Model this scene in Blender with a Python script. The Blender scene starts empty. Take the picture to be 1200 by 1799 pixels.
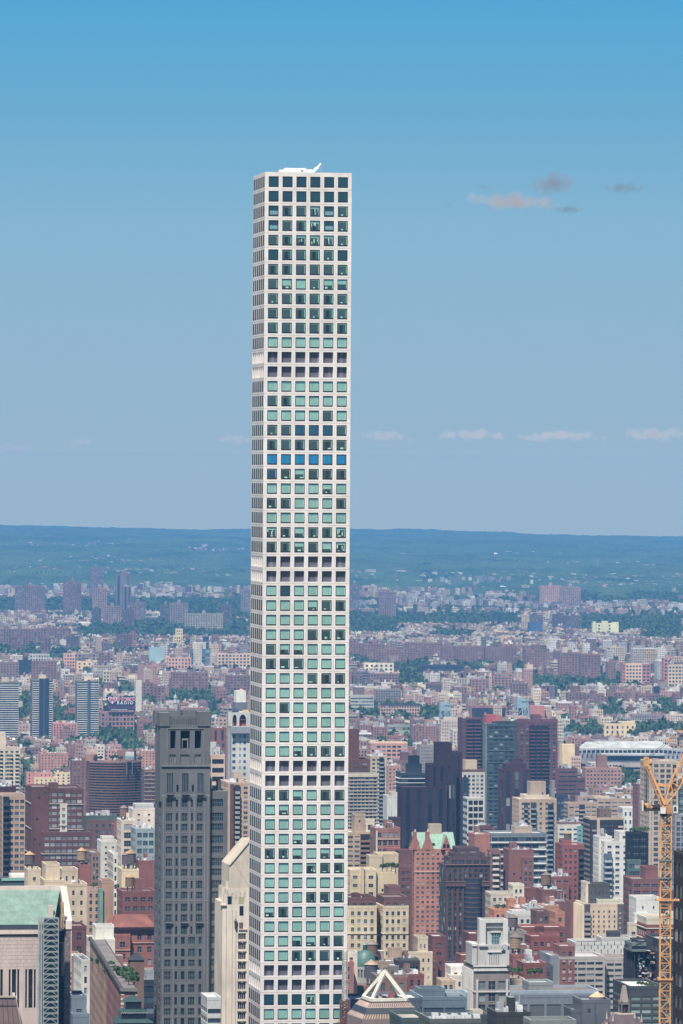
import bpy, math, random
import numpy as np
from mathutils import Vector, Matrix

C = bpy.context.scene.collection
S = bpy.context.scene
R0 = random.Random(432)

# ------------------------------------------------------------------ camera
CAM_Z = 328.0
FPX = 10150.0                       # focal length in photo pixels (photo 1200 px wide)
PITCH = math.atan(64.5 / FPX)
ROLL = math.radians(0.34)
RC = Matrix.Rotation(math.radians(90) - PITCH, 3, 'X') @ Matrix.Rotation(ROLL, 3, 'Z')
cam = bpy.data.cameras.new('camera')
cam.sensor_fit = 'HORIZONTAL'; cam.sensor_width = 36.0
cam.lens = 36.0 * FPX / 1200.0
cam.clip_start = 5.0; cam.clip_end = 250000.0
camo = bpy.data.objects.new('camera', cam); C.objects.link(camo)
camo.matrix_world = Matrix.Translation((0, 0, CAM_Z)) @ RC.to_4x4()
S.camera = camo

# ------------------------------------------------------------------ sun and sky
SUN_EL, SUN_AZ = math.radians(58), math.radians(21)       # azimuth: to the left of straight behind the camera
sd = Vector((-math.sin(SUN_AZ) * math.cos(SUN_EL), -math.cos(SUN_AZ) * math.cos(SUN_EL), math.sin(SUN_EL)))
sl = bpy.data.lights.new('sun', 'SUN'); sl.energy = 4.9; sl.angle = math.radians(0.5); sl.color = (1.0, 0.95, 0.88)
so = bpy.data.objects.new('sun', sl); C.objects.link(so)
so.rotation_euler = sd.to_track_quat('Z', 'Y').to_euler(); so.location = (0, -200, 900)

w = bpy.data.worlds.new('World'); S.world = w; w.use_nodes = True
nt = w.node_tree; nt.nodes.clear()
N = nt.nodes.new; L = nt.links.new
out = N('ShaderNodeOutputWorld'); bg = N('ShaderNodeBackground'); bg.inputs[1].default_value = 0.10
sky = N('ShaderNodeTexSky'); sky.sky_type = 'NISHITA'; sky.sun_disc = False
sky.sun_elevation = SUN_EL; sky.sun_rotation = math.pi + SUN_AZ; sky.altitude = 300; sky.air_density = 1.0; sky.dust_density = 0.6; sky.ozone_density = 2.0
tc = N('ShaderNodeTexCoord'); sx = N('ShaderNodeSeparateXYZ'); L(tc.outputs['Generated'], sx.inputs[0])
mr = N('ShaderNodeMapRange'); mr.inputs[1].default_value = -0.01; mr.inputs[2].default_value = 0.10; L(sx.outputs[2], mr.inputs[0])
cr = N('ShaderNodeValToRGB'); L(mr.outputs[0], cr.inputs[0])
EXPO = 0.60
HAZE_D = 4.0e-5                       # extinction of the air, per metre
HAZE_S = (0.120, 0.335, 0.640)        # what endless haze looks like on the display (linear)
def tolin(c): return [((v / 255) / 12.92 if v / 255 <= 0.04045 else ((v / 255 + 0.055) / 1.055) ** 2.4) for v in c]
# colour the sky has from the ground at a few heights (sine of elevation), air included
SKYSEEN = [(-0.0091, (152, 180, 202)), (0.0035, (151, 181, 203)), (0.0232, (145, 181, 206)), (0.0429, (134, 181, 209)), (0.0626, (109, 172, 208)), (0.0813, (86, 167, 212)), (0.11, (70, 150, 205))]
def skystop(z):
    for (z0, c0), (z1, c1) in zip(SKYSEEN, SKYSEEN[1:]):
        if z <= z1 or z1 == SKYSEEN[-1][0]: break
    f = max(0, min(1, (z - z0) / (z1 - z0))); c = [a_ + (b_ - a_) * f for a_, b_ in zip(tolin(c0), tolin(c1))]
    ln = min(38500.0, 124.0 / max(z, 1e-4)); T = math.exp(-HAZE_D * ln)
    return tuple(max(0.0, (v - h_ * (1 - T)) / T) / 2 ** EXPO for v, h_ in zip(c, HAZE_S))
zs_ = [-0.0091, 0.0030, 0.0036, 0.0045, 0.0055, 0.007, 0.009, 0.012, 0.016, 0.0232, 0.033, 0.0429, 0.0526, 0.0626, 0.072, 0.0813, 0.0999]
e = cr.color_ramp.elements
e[0].position, e[0].color = (zs_[0] + .01) / .11, (*skystop(zs_[0]), 1)
e[1].position, e[1].color = (zs_[-1] + .01) / .11, (*skystop(zs_[-1]), 1)
for z_ in zs_[1:-1]:
    x_ = e.new((z_ + .01) / .11); x_.color = (*skystop(z_), 1)
SKYGAIN = 10.0
vm = N('ShaderNodeVectorMath'); vm.operation = 'SCALE'; vm.inputs[3].default_value = SKYGAIN; L(cr.outputs[0], vm.inputs[0])
m2 = N('ShaderNodeMapRange'); m2.inputs[1].default_value = 0.10; m2.inputs[2].default_value = 0.30; L(sx.outputs[2], m2.inputs[0])
mx = N('ShaderNodeMix'); mx.data_type = 'RGBA'; L(m2.outputs[0], mx.inputs[0]); L(vm.outputs[0], mx.inputs[6]); L(sky.outputs[0], mx.inputs[7])
nsc = N('ShaderNodeVectorMath'); nsc.operation = 'SCALE'; nsc.inputs[3].default_value = 0.62; L(sky.outputs[0], nsc.inputs[0]); L(nsc.outputs[0], mx.inputs[7])
L(mx.outputs[2], bg.inputs[0]); L(bg.outputs[0], out.inputs[0])

S.view_settings.view_transform = 'Standard'; S.view_settings.look = 'None'
S.view_settings.exposure = EXPO; S.view_settings.gamma = 1.0; S.view_settings.use_curve_mapping = False
S.cycles.max_bounces = 4; S.cycles.volume_bounces = 0; S.cycles.use_denoising = True
S.cycles.transparent_max_bounces = 8

# ------------------------------------------------------------------ geometry of the view and the earth
RE2 = 2 * 7.4e6
def gz(d): return -d * d / RE2
def ray(X, Y):
    r = RC @ Vector(((X - 600.0) / FPX, -(Y - 899.5) / FPX, -1.0))
    return r / r.y
def at(X, Y, D):
    r = ray(X, Y) * D
    return Vector((r.x, r.y, r.z + CAM_Z))
def gdist(Y, X=600):
    """distance at which flat ground shows at picture row Y"""
    s = -ray(X, Y).z
    disc = s * s - 4 * CAM_Z / RE2
    if disc < 0: return 60000.0
    return (s - math.sqrt(disc)) * RE2 / 2
def hill(x, y):
    d = math.hypot(x, y); f = max(0.0, min(1.0, (d - 17000) / 14000)); f = f * f * (3 - 2 * f)
    ang = x / max(d, 1) * 17.0           # -1..1 over the view
    base = 46 - 24 * ang + 5 * math.sin(x * .0011 + 1.3) * 1.0 + 4 * math.sin(x * .0031 + d * .0002)
    roll = 7 * math.sin(x * .0023 + y * .0009) + 6 * math.sin(y * .0017 - x * .0006)
    g = max(0.0, min(1.0, (d - 13500) / 4000))
    return gz(d) + f * base + g * roll * (1 - .5 * f) * 1.0
def hdist(X, Y):
    """distance at which the land, hills included, shows at X, Y"""
    d = 9000.0
    while d < 34000:
        q = ray(X, Y) * d
        if q.z + CAM_Z <= hill(q.x, q.y): return d
        d += 50
    return d
TH = math.radians(8.7)
cT, sT = math.cos(TH), math.sin(TH)
def ulen(X0, X1, Y, D):
    p = at(X0, Y, D); t = ray(X1, Y).x
    return (t * D - p.x) / (cT - t * sT)
def uat(X, Y, p, v=0.0):
    """along-front coordinate u (and true distance) of picture column X on the plane v behind the front through p"""
    t = ray(X, Y).x
    u = (t * p.y - p.x + v * (sT + t * cT)) / (cT - t * sT)
    return u, p.y + u * sT + v * cT
def proj(x, y, z):
    v = RC.transposed() @ Vector((x, y, z - CAM_Z))
    return 600 + FPX * v.x / -v.z, 899.5 - FPX * v.y / -v.z

def lin(c):
    """photo colour (0-255 sRGB) to linear"""
    return tuple(((v / 255) / 12.92 if v / 255 <= 0.04045 else ((v / 255 + 0.055) / 1.055) ** 2.4) for v in c)
def alb(c, k=0.82, sat=0.68):
    r = lin(c); m_ = 0.3 * r[0] + 0.5 * r[1] + 0.2 * r[2]
    return tuple(max(0.004, min(0.85, (m_ + (v - m_) * sat) * k * t_)) for v, t_ in zip(r, (1.03, 1.0, 0.92)))
def dehaze(c, D):
    """surface colour of something seen through D metres of air"""
    T = math.exp(-HAZE_D * D); r = lin(c); v = [(x - h_ * (1 - T)) / T for x, h_ in zip(r, HAZE_S)]; m_ = max(v + [0.03])
    a_ = alb(c, 1.1)
    return tuple(min(0.85, (0.55 * y + 0.45 * max(x, 0.5 * m_)) * 0.86 * t_) for x, y, t_ in zip(v, a_, (1.05, 1.0, 0.86)))

# ------------------------------------------------------------------ materials
def newmat(name):
    m = bpy.data.materials.new(name); m.use_nodes = True
    n = m.node_tree; n.nodes.clear()
    o = n.nodes.new('ShaderNodeOutputMaterial'); b = n.nodes.new('ShaderNodeBsdfPrincipled')
    n.links.new(b.outputs[0], o.inputs[0])
    return m, n, b
def attr(n, name, col=True):
    a = n.nodes.new('ShaderNodeAttribute'); a.attribute_type = 'GEOMETRY'; a.attribute_name = name
    return a.outputs['Color'] if col else a.outputs['Fac']
def math_(n, op, a, b=None, c=None):
    m = n.nodes.new('ShaderNodeMath'); m.operation = op
    for i, v in enumerate((a, b, c)):
        if v is None: continue
        if isinstance(v, (int, float)): m.inputs[i].default_value = v
        else: n.links.new(v, m.inputs[i])
    return m.outputs[0]
def mixc(n, f, a, b, blend='MIX'):
    m = n.nodes.new('ShaderNodeMix'); m.data_type = 'RGBA'; m.blend_type = blend
    for i, v in ((0, f), (6, a), (7, b)):
        if isinstance(v, (int, float)): m.inputs[i].default_value = v
        elif isinstance(v, tuple): m.inputs[i].default_value = (*v, 1)
        else: n.links.new(v, m.inputs[i])
    return m.outputs[2]
def noise(n, scale, detail=3, vec=None, stretch=None):
    t = n.nodes.new('ShaderNodeTexNoise'); t.inputs['Scale'].default_value = scale; t.inputs['Detail'].default_value = detail
    if vec is None:
        g = n.nodes.new('ShaderNodeNewGeometry'); vec = g.outputs['Position']
    if stretch:
        mp = n.nodes.new('ShaderNodeMapping'); mp.inputs['Scale'].default_value = stretch; n.links.new(vec, mp.inputs[0]); vec = mp.outputs[0]
    n.links.new(vec, t.inputs['Vector'])
    return t.outputs['Fac']
def mrange(n, v, a, b, c, d):
    m = n.nodes.new('ShaderNodeMapRange'); n.links.new(v, m.inputs[0])
    for i, x in enumerate((a, b, c, d)): m.inputs[i + 1].default_value = x
    return m.outputs[0]
def weathered(n, colsock, lo=0.80, hi=1.12, s1=0.05, s2=0.9):
    """weathering: broad blotches, streaks running down, fine grain"""
    a = mrange(n, noise(n, s1, 4), 0.3, 0.7, lo, hi)
    b = mrange(n, noise(n, s2, 3, stretch=(1, 1, 0.2)), 0.3, 0.7, 0.45 + 0.55 * lo, 0.45 + 0.55 * hi)
    f = math_(n, 'MULTIPLY', a, b)
    v = n.nodes.new('ShaderNodeVectorMath'); v.operation = 'SCALE'
    n.links.new(colsock, v.inputs[0]); n.links.new(f, v.inputs[3])
    return v.outputs[0]

M = {}
# wall: colour from the face attribute, weathered
m, n, b = newmat('masonry'); n.links.new(weathered(n, attr(n, 'col')), b.inputs['Base Color']); b.inputs['Roughness'].default_value = 0.85; b.inputs['Specular IOR Level'].default_value = 0.25; M['wall'] = m
m, n, b = newmat('roofing'); n.links.new(weathered(n, attr(n, 'col'), 0.72, 1.2, 0.12, 0.5), b.inputs['Base Color']); b.inputs['Roughness'].default_value = 0.9; b.inputs['Specular IOR Level'].default_value = 0.2; M['roof'] = m
# metal paint
m, n, b = newmat('painted_metal'); n.links.new(weathered(n, attr(n, 'col'), 0.78, 1.1, 0.4, 3.0), b.inputs['Base Color']); b.inputs['Roughness'].default_value = 0.5; M['metal'] = m
# glass of single windows: tone from attribute rnd
def glass_colour(n, r):
    ramp = n.nodes.new('ShaderNodeValToRGB'); n.links.new(r, ramp.inputs[0]); el = ramp.color_ramp.elements
    el[0].position, el[0].color = 0.0, (0.008, 0.012, 0.022, 1)
    el[1].position, el[1].color = 1.0, (0.55, 0.56, 0.54, 1)
    for p_, c_ in ((0.35, (0.014, 0.022, 0.038)), (0.6, (0.035, 0.06, 0.075)), (0.8, (0.13, 0.18, 0.20)), (0.92, (0.30, 0.33, 0.33))):
        x_ = el.new(p_); x_.color = (*c_, 1)
    return ramp.outputs[0]
m, n, b = newmat('window_glass')
g = n.nodes.new('ShaderNodeMix'); g.data_type = 'RGBA'; g.blend_type = 'MIX'; g.inputs[0].default_value = 0.35
n.links.new(glass_colour(n, attr(n, 'rnd', False)), g.inputs[6]); n.links.new(attr(n, 'col'), g.inputs[7]); n.links.new(g.outputs[2], b.inputs['Base Color'])
b.inputs['Roughness'].default_value = 0.12; b.inputs['Specular IOR Level'].default_value = 0.6; M['glass'] = m
# panes with a colour of their own (blinds, drapes, rooms seen through the glass)
m, n, b = newmat('clear_pane'); n.links.new(weathered(n, attr(n, 'col'), 0.9, 1.08, 0.6, 2.5), b.inputs['Base Color']); b.inputs['Roughness'].default_value = 0.35; b.inputs['Coat Weight'].default_value = 0.35; b.inputs['Coat Roughness'].default_value = 0.05; M['pane'] = m
# far wall with its windows as a pattern: uv counts bays and floors, sty picks the kind
m, n, b = newmat('windowed_masonry')
uvn = n.nodes.new('ShaderNodeUVMap'); uvn.uv_map = 'UVMap'
sp = n.nodes.new('ShaderNodeSeparateXYZ'); n.links.new(uvn.outputs[0], sp.inputs[0])
U, V = sp.outputs[0], sp.outputs[1]
sty = attr(n, 'sty', False)
fu = math_(n, 'FRACT', U); fv = math_(n, 'FRACT', V)
def between(v, a, b_):
    return math_(n, 'MULTIPLY', math_(n, 'GREATER_THAN', v, a), math_(n, 'LESS_THAN', v, b_))
isband = between(sty, 1.5, 2.5); isstrip = between(sty, 2.5, 3.5); has = math_(n, 'GREATER_THAN', sty, 0.5)
mu = math_(n, 'MAXIMUM', between(fu, 0.26, 0.74), isband)
mv = math_(n, 'MAXIMUM', between(fv, 0.30, 0.78), isstrip)
mask = math_(n, 'MULTIPLY', math_(n, 'MULTIPLY', mu, mv), has)
wn = n.nodes.new('ShaderNodeTexWhiteNoise'); wn.noise_dimensions = '3D'
cmb = n.nodes.new('ShaderNodeCombineXYZ'); n.links.new(math_(n, 'FLOOR', U), cmb.inputs[0]); n.links.new(math_(n, 'FLOOR', V), cmb.inputs[1]); n.links.new(attr(n, 'rnd', False), cmb.inputs[2]); n.links.new(cmb.outputs[0], wn.inputs['Vector'])
tone = math_(n, 'POWER', wn.outputs['Value'], 1.9)
gc = glass_colour(n, tone)
wc = weathered(n, attr(n, 'col'))
bc_ = mixc(n, mask, wc, gc); n.links.new(bc_, b.inputs['Base Color'])
n.links.new(mrange(n, mask, 0, 1, 0.85, 0.25), b.inputs['Roughness']); b.inputs['Specular IOR Level'].default_value = 0.3
M['fac'] = m
# pale precast concrete of the slender tower with panel joints
m, n, b = newmat('pale_precast_concrete')
g_ = n.nodes.new('ShaderNodeTexCoord'); so_ = n.nodes.new('ShaderNodeSeparateXYZ'); n.links.new(g_.outputs['Object'], so_.inputs[0])
col = weathered(n, attr(n, 'col'), 0.88, 1.05, 0.03, 0.6)
n.links.new(weathered(n, col, 0.91, 1.04, 0.35, 2.2), b.inputs['Base Color']); b.inputs['Roughness'].default_value = 0.7; b.inputs['Specular IOR Level'].default_value = 0.3; M['conc'] = m
# foliage
m, n, b = newmat('foliage')
cN = mixc(n, mrange(n, noise(n, 0.02, 4), 0.35, 0.65, 0, 1), (0.022, 0.052, 0.020), (0.058, 0.096, 0.036))
rr = attr(n, 'rnd', False)
n.links.new(mixc(n, math_(n, 'MULTIPLY', rr, 0.6), cN, (0.085, 0.13, 0.045)), b.inputs['Base Color']); b.inputs['Roughness'].default_value = 0.8; b.inputs['Specular IOR Level'].default_value = 0.2; M['leaf'] = m
m, n, b = newmat('bark'); b.inputs['Base Color'].default_value = (0.09, 0.06, 0.045, 1); n.links.new(mixc(n, noise(n, 2.0, 3), (0.06, 0.045, 0.03), (0.12, 0.085, 0.06)), b.inputs['Base Color']); b.inputs['Roughness'].default_value = 0.9; M['bark'] = m
MATS = ['wall', 'roof', 'glass', 'fac', 'pane', 'conc', 'metal', 'leaf', 'bark']
MI = {k: i for i, k in enumerate(MATS)}

# ------------------------------------------------------------------ mesh builder
class MB:
    def __init__(s): s.q = []; s.meta = []; s.uv = []
    def add(s, q, mat='wall', col=(0.5, 0.5, 0.5), rnd=0.0, sty=0.0, uv=None):
        q = np.asarray(q, dtype=np.float64).reshape(-1, 4, 3); n_ = len(q)
        if n_ == 0: return
        me = np.zeros((n_, 7)); me[:, 0] = MI[mat]; me[:, 1:4] = col; me[:, 4] = rnd; me[:, 5] = sty; me[:, 6] = 0
        s.q.append(q); s.meta.append(me)
        s.uv.append(np.zeros((n_, 4, 2)) if uv is None else np.asarray(uv, dtype=np.float64).reshape(-1, 4, 2))
    def box(s, x0, x1, y0, y1, z0, z1, mat='wall', col=(0.5,) * 3, top=None, bottom=True, rnd=0.0):
        a = [(x0, y0, z0), (x1, y0, z0), (x1, y1, z0), (x0, y1, z0), (x0, y0, z1), (x1, y0, z1), (x1, y1, z1), (x0, y1, z1)]
        f = [(0, 1, 5, 4), (1, 2, 6, 5), (2, 3, 7, 6), (3, 0, 4, 7)]
        if bottom: f.append((3, 2, 1, 0))
        s.add([[a[i] for i in q] for q in f], mat, col, rnd)
        t = top or (mat, col); s.add([[a[i] for i in (4, 5, 6, 7)]], t[0], t[1], rnd)
    def frustum(s, cx, cy, r0, r1, z0, z1, n_=12, mat='wall', col=(0.5,) * 3, cap=True, sq=False, ph=0.0, rnd=0.0):
        A = np.arange(n_) * 2 * math.pi / n_ + ph; B = A + 2 * math.pi / n_
        r1 = max(r1, 1e-3)
        def P_(a, r, z): return np.stack([cx + r * np.cos(a), cy + r * np.sin(a), np.full(len(a), z)], 1)
        s.add(np.stack([P_(A, r0, z0), P_(B, r0, z0), P_(B, r1, z1), P_(A, r1, z1)], 1), mat, col, rnd)
        if cap and r1 > 0.01:
            c0 = np.tile([cx, cy, z1], (n_, 1)); s.add(np.stack([P_(A, r1, z1), P_(B, r1, z1), c0, c0], 1), mat, col, rnd)
    def beam(s, p, q, r, mat='metal', col=(0.5,) * 3):
        p = np.array(p, float); q = np.array(q, float); d = q - p; l_ = np.linalg.norm(d)
        if l_ < 1e-6: return
        d /= l_; up = np.array([0, 0, 1.0]) if abs(d[2]) < 0.95 else np.array([1.0, 0, 0])
        a = np.cross(d, up); a /= np.linalg.norm(a); b_ = np.cross(d, a)
        c_ = [(a + b_) * r, (a - b_) * r, (-a - b_) * r, (-a + b_) * r]
        s.add([[p + c_[i], p + c_[(i + 1) % 4], q + c_[(i + 1) % 4], q + c_[i]] for i in range(4)] + [[p + k for k in c_], [q + k for k in c_]], mat, col)
    def tri(s, t, mat, col, rnd=0.0):
        t = np.asarray(t, float).reshape(-1, 3, 3); s.add(np.concatenate([t, t[:, 2:3]], 1), mat, col, rnd)
    def empty(s): return not s.q
    def build(s, name, parent=None, merge=True, loc=None):
        q = np.concatenate(s.q); meta = np.concatenate(s.meta); uv = np.concatenate(s.uv)
        P_ = q.reshape(-1, 3)
        if merge:
            K = np.round(P_ * 500).astype(np.int64); K -= K.min(0)
            mxs = K.max(0) + 1
            key = (K[:, 0] * mxs[1] + K[:, 1]) * mxs[2] + K[:, 2]
            _, first, inv = np.unique(key, return_index=True, return_inverse=True)
            V_ = P_[first]; idx = inv.reshape(-1, 4)
        else:
            V_ = P_; idx = np.arange(len(P_)).reshape(-1, 4)
        # drop repeated corners (triangles), skip slivers
        dup = np.stack([idx[:, i] == idx[:, (i + 1) % 4] for i in range(4)], 1)
        nd = dup.sum(1); keep = (nd <= 1) & (idx[:, 0] != idx[:, 2]) & (idx[:, 1] != idx[:, 3])
        idx, meta, uv, dup = idx[keep], meta[keep], uv[keep], dup[keep]
        cm = ~dup; cnt = cm.sum(1); loops = idx[cm]; uvl = uv[cm]
        me = bpy.data.meshes.new(name)
        me.vertices.add(len(V_)); me.vertices.foreach_set('co', V_.astype(np.float32).ravel())
        me.loops.add(len(loops)); me.loops.foreach_set('vertex_index', loops.astype(np.int32))
        st = np.zeros(len(cnt), np.int32); st[1:] = np.cumsum(cnt)[:-1]
        me.polygons.add(len(cnt)); me.polygons.foreach_set('loop_start', st)
        used = sorted(set(meta[:, 0].astype(int))); rem = {u: i for i, u in enumerate(used)}
        for u in used: me.materials.append(M[MATS[u]])
        me.polygons.foreach_set('material_index', np.array([rem[int(k)] for k in meta[:, 0]], np.int32))
        a = me.attributes.new('col', 'FLOAT_COLOR', 'FACE'); a.data.foreach_set('color', np.concatenate([meta[:, 1:4], np.ones((len(meta), 1))], 1).astype(np.float32).ravel())
        a = me.attributes.new('rnd', 'FLOAT', 'FACE'); a.data.foreach_set('value', meta[:, 4].astype(np.float32))
        a = me.attributes.new('sty', 'FLOAT', 'FACE'); a.data.foreach_set('value', meta[:, 5].astype(np.float32))
        ul = me.uv_layers.new(name='UVMap'); ul.data.foreach_set('uv', uvl.astype(np.float32).ravel())
        me.polygons.foreach_set('use_smooth', np.zeros(len(cnt), bool))
        me.update(calc_edges=True)
        o = bpy.data.objects.new(name, me); C.objects.link(o)
        if parent is not None: o.parent = parent
        if loc is not None: o.location = loc
        return o

def tag(o, label=None, cat=None, group=None, kind=None):
    if label: o['label'] = label
    if cat: o['category'] = cat
    if group: o['group'] = group
    if kind: o['kind'] = kind
    return o
def thing(name, loc, label, cat=None, group=None, rz=TH):
    o = bpy.data.objects.new(name, None); C.objects.link(o); o.empty_display_size = 5
    o.location = loc; o.rotation_euler = (0, 0, rz)
    return tag(o, label, cat or name.replace('_', ' '), group, 'thing')
def local(p, o):
    """world point to local of a thing placed with rotation TH"""
    d = Vector(p) - Vector(o.location); a = o.rotation_euler[2]
    return Vector((d.x * math.cos(a) + d.y * math.sin(a), -d.x * math.sin(a) + d.y * math.cos(a), d.z))

# ------------------------------------------------------------------ facades
rng = np.random.RandomState(7)
def tones(k, hi=0.22):
    r = rng.rand(k) * 0.55; s_ = rng.rand(k); r[s_ < hi] = 0.62 + 0.38 * rng.rand((s_ < hi).sum()); return r
def cells(mb, o, du, ub, ul, ur, zb, zl, zr, rec, col, mat='wall', glass=True, gcol=(0.04, 0.06, 0.08), hi=0.2, gmat='glass', rcol=None, trim=None, bars=0):
    """grid of wall cells, each with one recessed window. ub: n+1 cell limits along the wall, ul/ur window limits; zb,zl,zr the same up the wall; rec depth (number or one per row)"""
    o = np.array([o[0], o[1], 0.0]); d = np.array([du[0], du[1], 0.0]); nn = np.array([du[1], -du[0], 0.0])
    ub, ul, ur, zb, zl, zr = map(lambda a: np.asarray(a, float), (ub, ul, ur, zb, zl, zr))
    nu, nz = len(ul), len(zl); rec = np.broadcast_to(np.asarray(rec, float), (nz,))
    I, J = np.meshgrid(np.arange(nu), np.arange(nz), indexing='ij'); I, J = I.ravel(), J.ravel()
    tone = (1 + (rng.rand(len(I)) - .5) * (.07 if mat == 'conc' else .16))[:, None]
    col = np.asarray(col)[None] * tone; rcol = None if rcol is None else np.asarray(rcol)[None] * tone
    def P_(u, z, dep=0.0):
        u = np.asarray(u); z = np.asarray(z); dep = np.broadcast_to(dep, u.shape)
        return o[None] + u[:, None] * d[None] + z[:, None] * np.array([[0, 0, 1.0]]) - dep[:, None] * nn[None]
    A = [P_(ub[I], zb[J]), P_(ub[I + 1], zb[J]), P_(ub[I + 1], zb[J + 1]), P_(ub[I], zb[J + 1])]
    B = [P_(ul[I], zl[J]), P_(ur[I], zl[J]), P_(ur[I], zr[J]), P_(ul[I], zr[J])]
    D_ = [P_(ul[I], zl[J], rec[J]), P_(ur[I], zl[J], rec[J]), P_(ur[I], zr[J], rec[J]), P_(ul[I], zr[J], rec[J])]
    for k in range(4):
        l_ = (k + 1) % 4
        mb.add(np.stack([A[k], A[l_], B[l_], B[k]], 1), mat, col)
        mb.add(np.stack([B[k], B[l_], D_[l_], D_[k]], 1), mat, col if rcol is None else rcol)
    if glass:
        mb.add(np.stack(D_, 1), gmat, gcol, rnd=tones(len(I), hi))
    if trim is not None:        # sills, and lintels a shade lighter than the wall
        e = .12; a_, b_ = ul[I] - e, ur[I] + e
        mb.add(np.stack([P_(a_, zl[J] - .22, -.10), P_(b_, zl[J] - .22, -.10), P_(b_, zl[J], -.10), P_(a_, zl[J], -.10)], 1), 'wall', trim)
        mb.add(np.stack([P_(a_, zl[J], -.10), P_(b_, zl[J], -.10), P_(b_, zl[J], 0.0), P_(a_, zl[J], 0.0)], 1), 'wall', trim)
    if bars:
        wd = ur[I] - ul[I]; dp = rec[J] - .04
        for q in range(1, bars):
            c_ = ul[I] + wd * q / bars; mb.add(np.stack([P_(c_ - .06, zl[J], dp), P_(c_ + .06, zl[J], dp), P_(c_ + .06, zr[J], dp), P_(c_ - .06, zr[J], dp)], 1), 'metal', (.22, .22, .24))
        zc_ = (zl[J] + zr[J]) / 2; mb.add(np.stack([P_(ul[I], zc_ - .05, dp), P_(ur[I], zc_ - .05, dp), P_(ur[I], zc_ + .05, dp), P_(ul[I], zc_ + .05, dp)], 1), 'metal', (.20, .20, .22))
    return
def plain(mb, o, du, W, z0, z1, mat, col, bay=3.0, fl=3.0, sty=0, rnd=0.0, off=0.0):
    if z1 - z0 < 0.01: return
    o = np.array([o[0] + du[0] * off, o[1] + du[1] * off, 0.0]); d = np.array([du[0], du[1], 0.0]); z = np.array([0, 0, 1.0])
    nb = max(1, round(W / bay)); nf = max(1, round((z1 - z0) / fl))
    mb.add([[o + z * z0, o + d * W + z * z0, o + d * W + z * z1, o + z * z1]], mat, col, rnd, sty, [[(0, 0), (nb, 0), (nb, nf), (0, nf)]])

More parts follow.
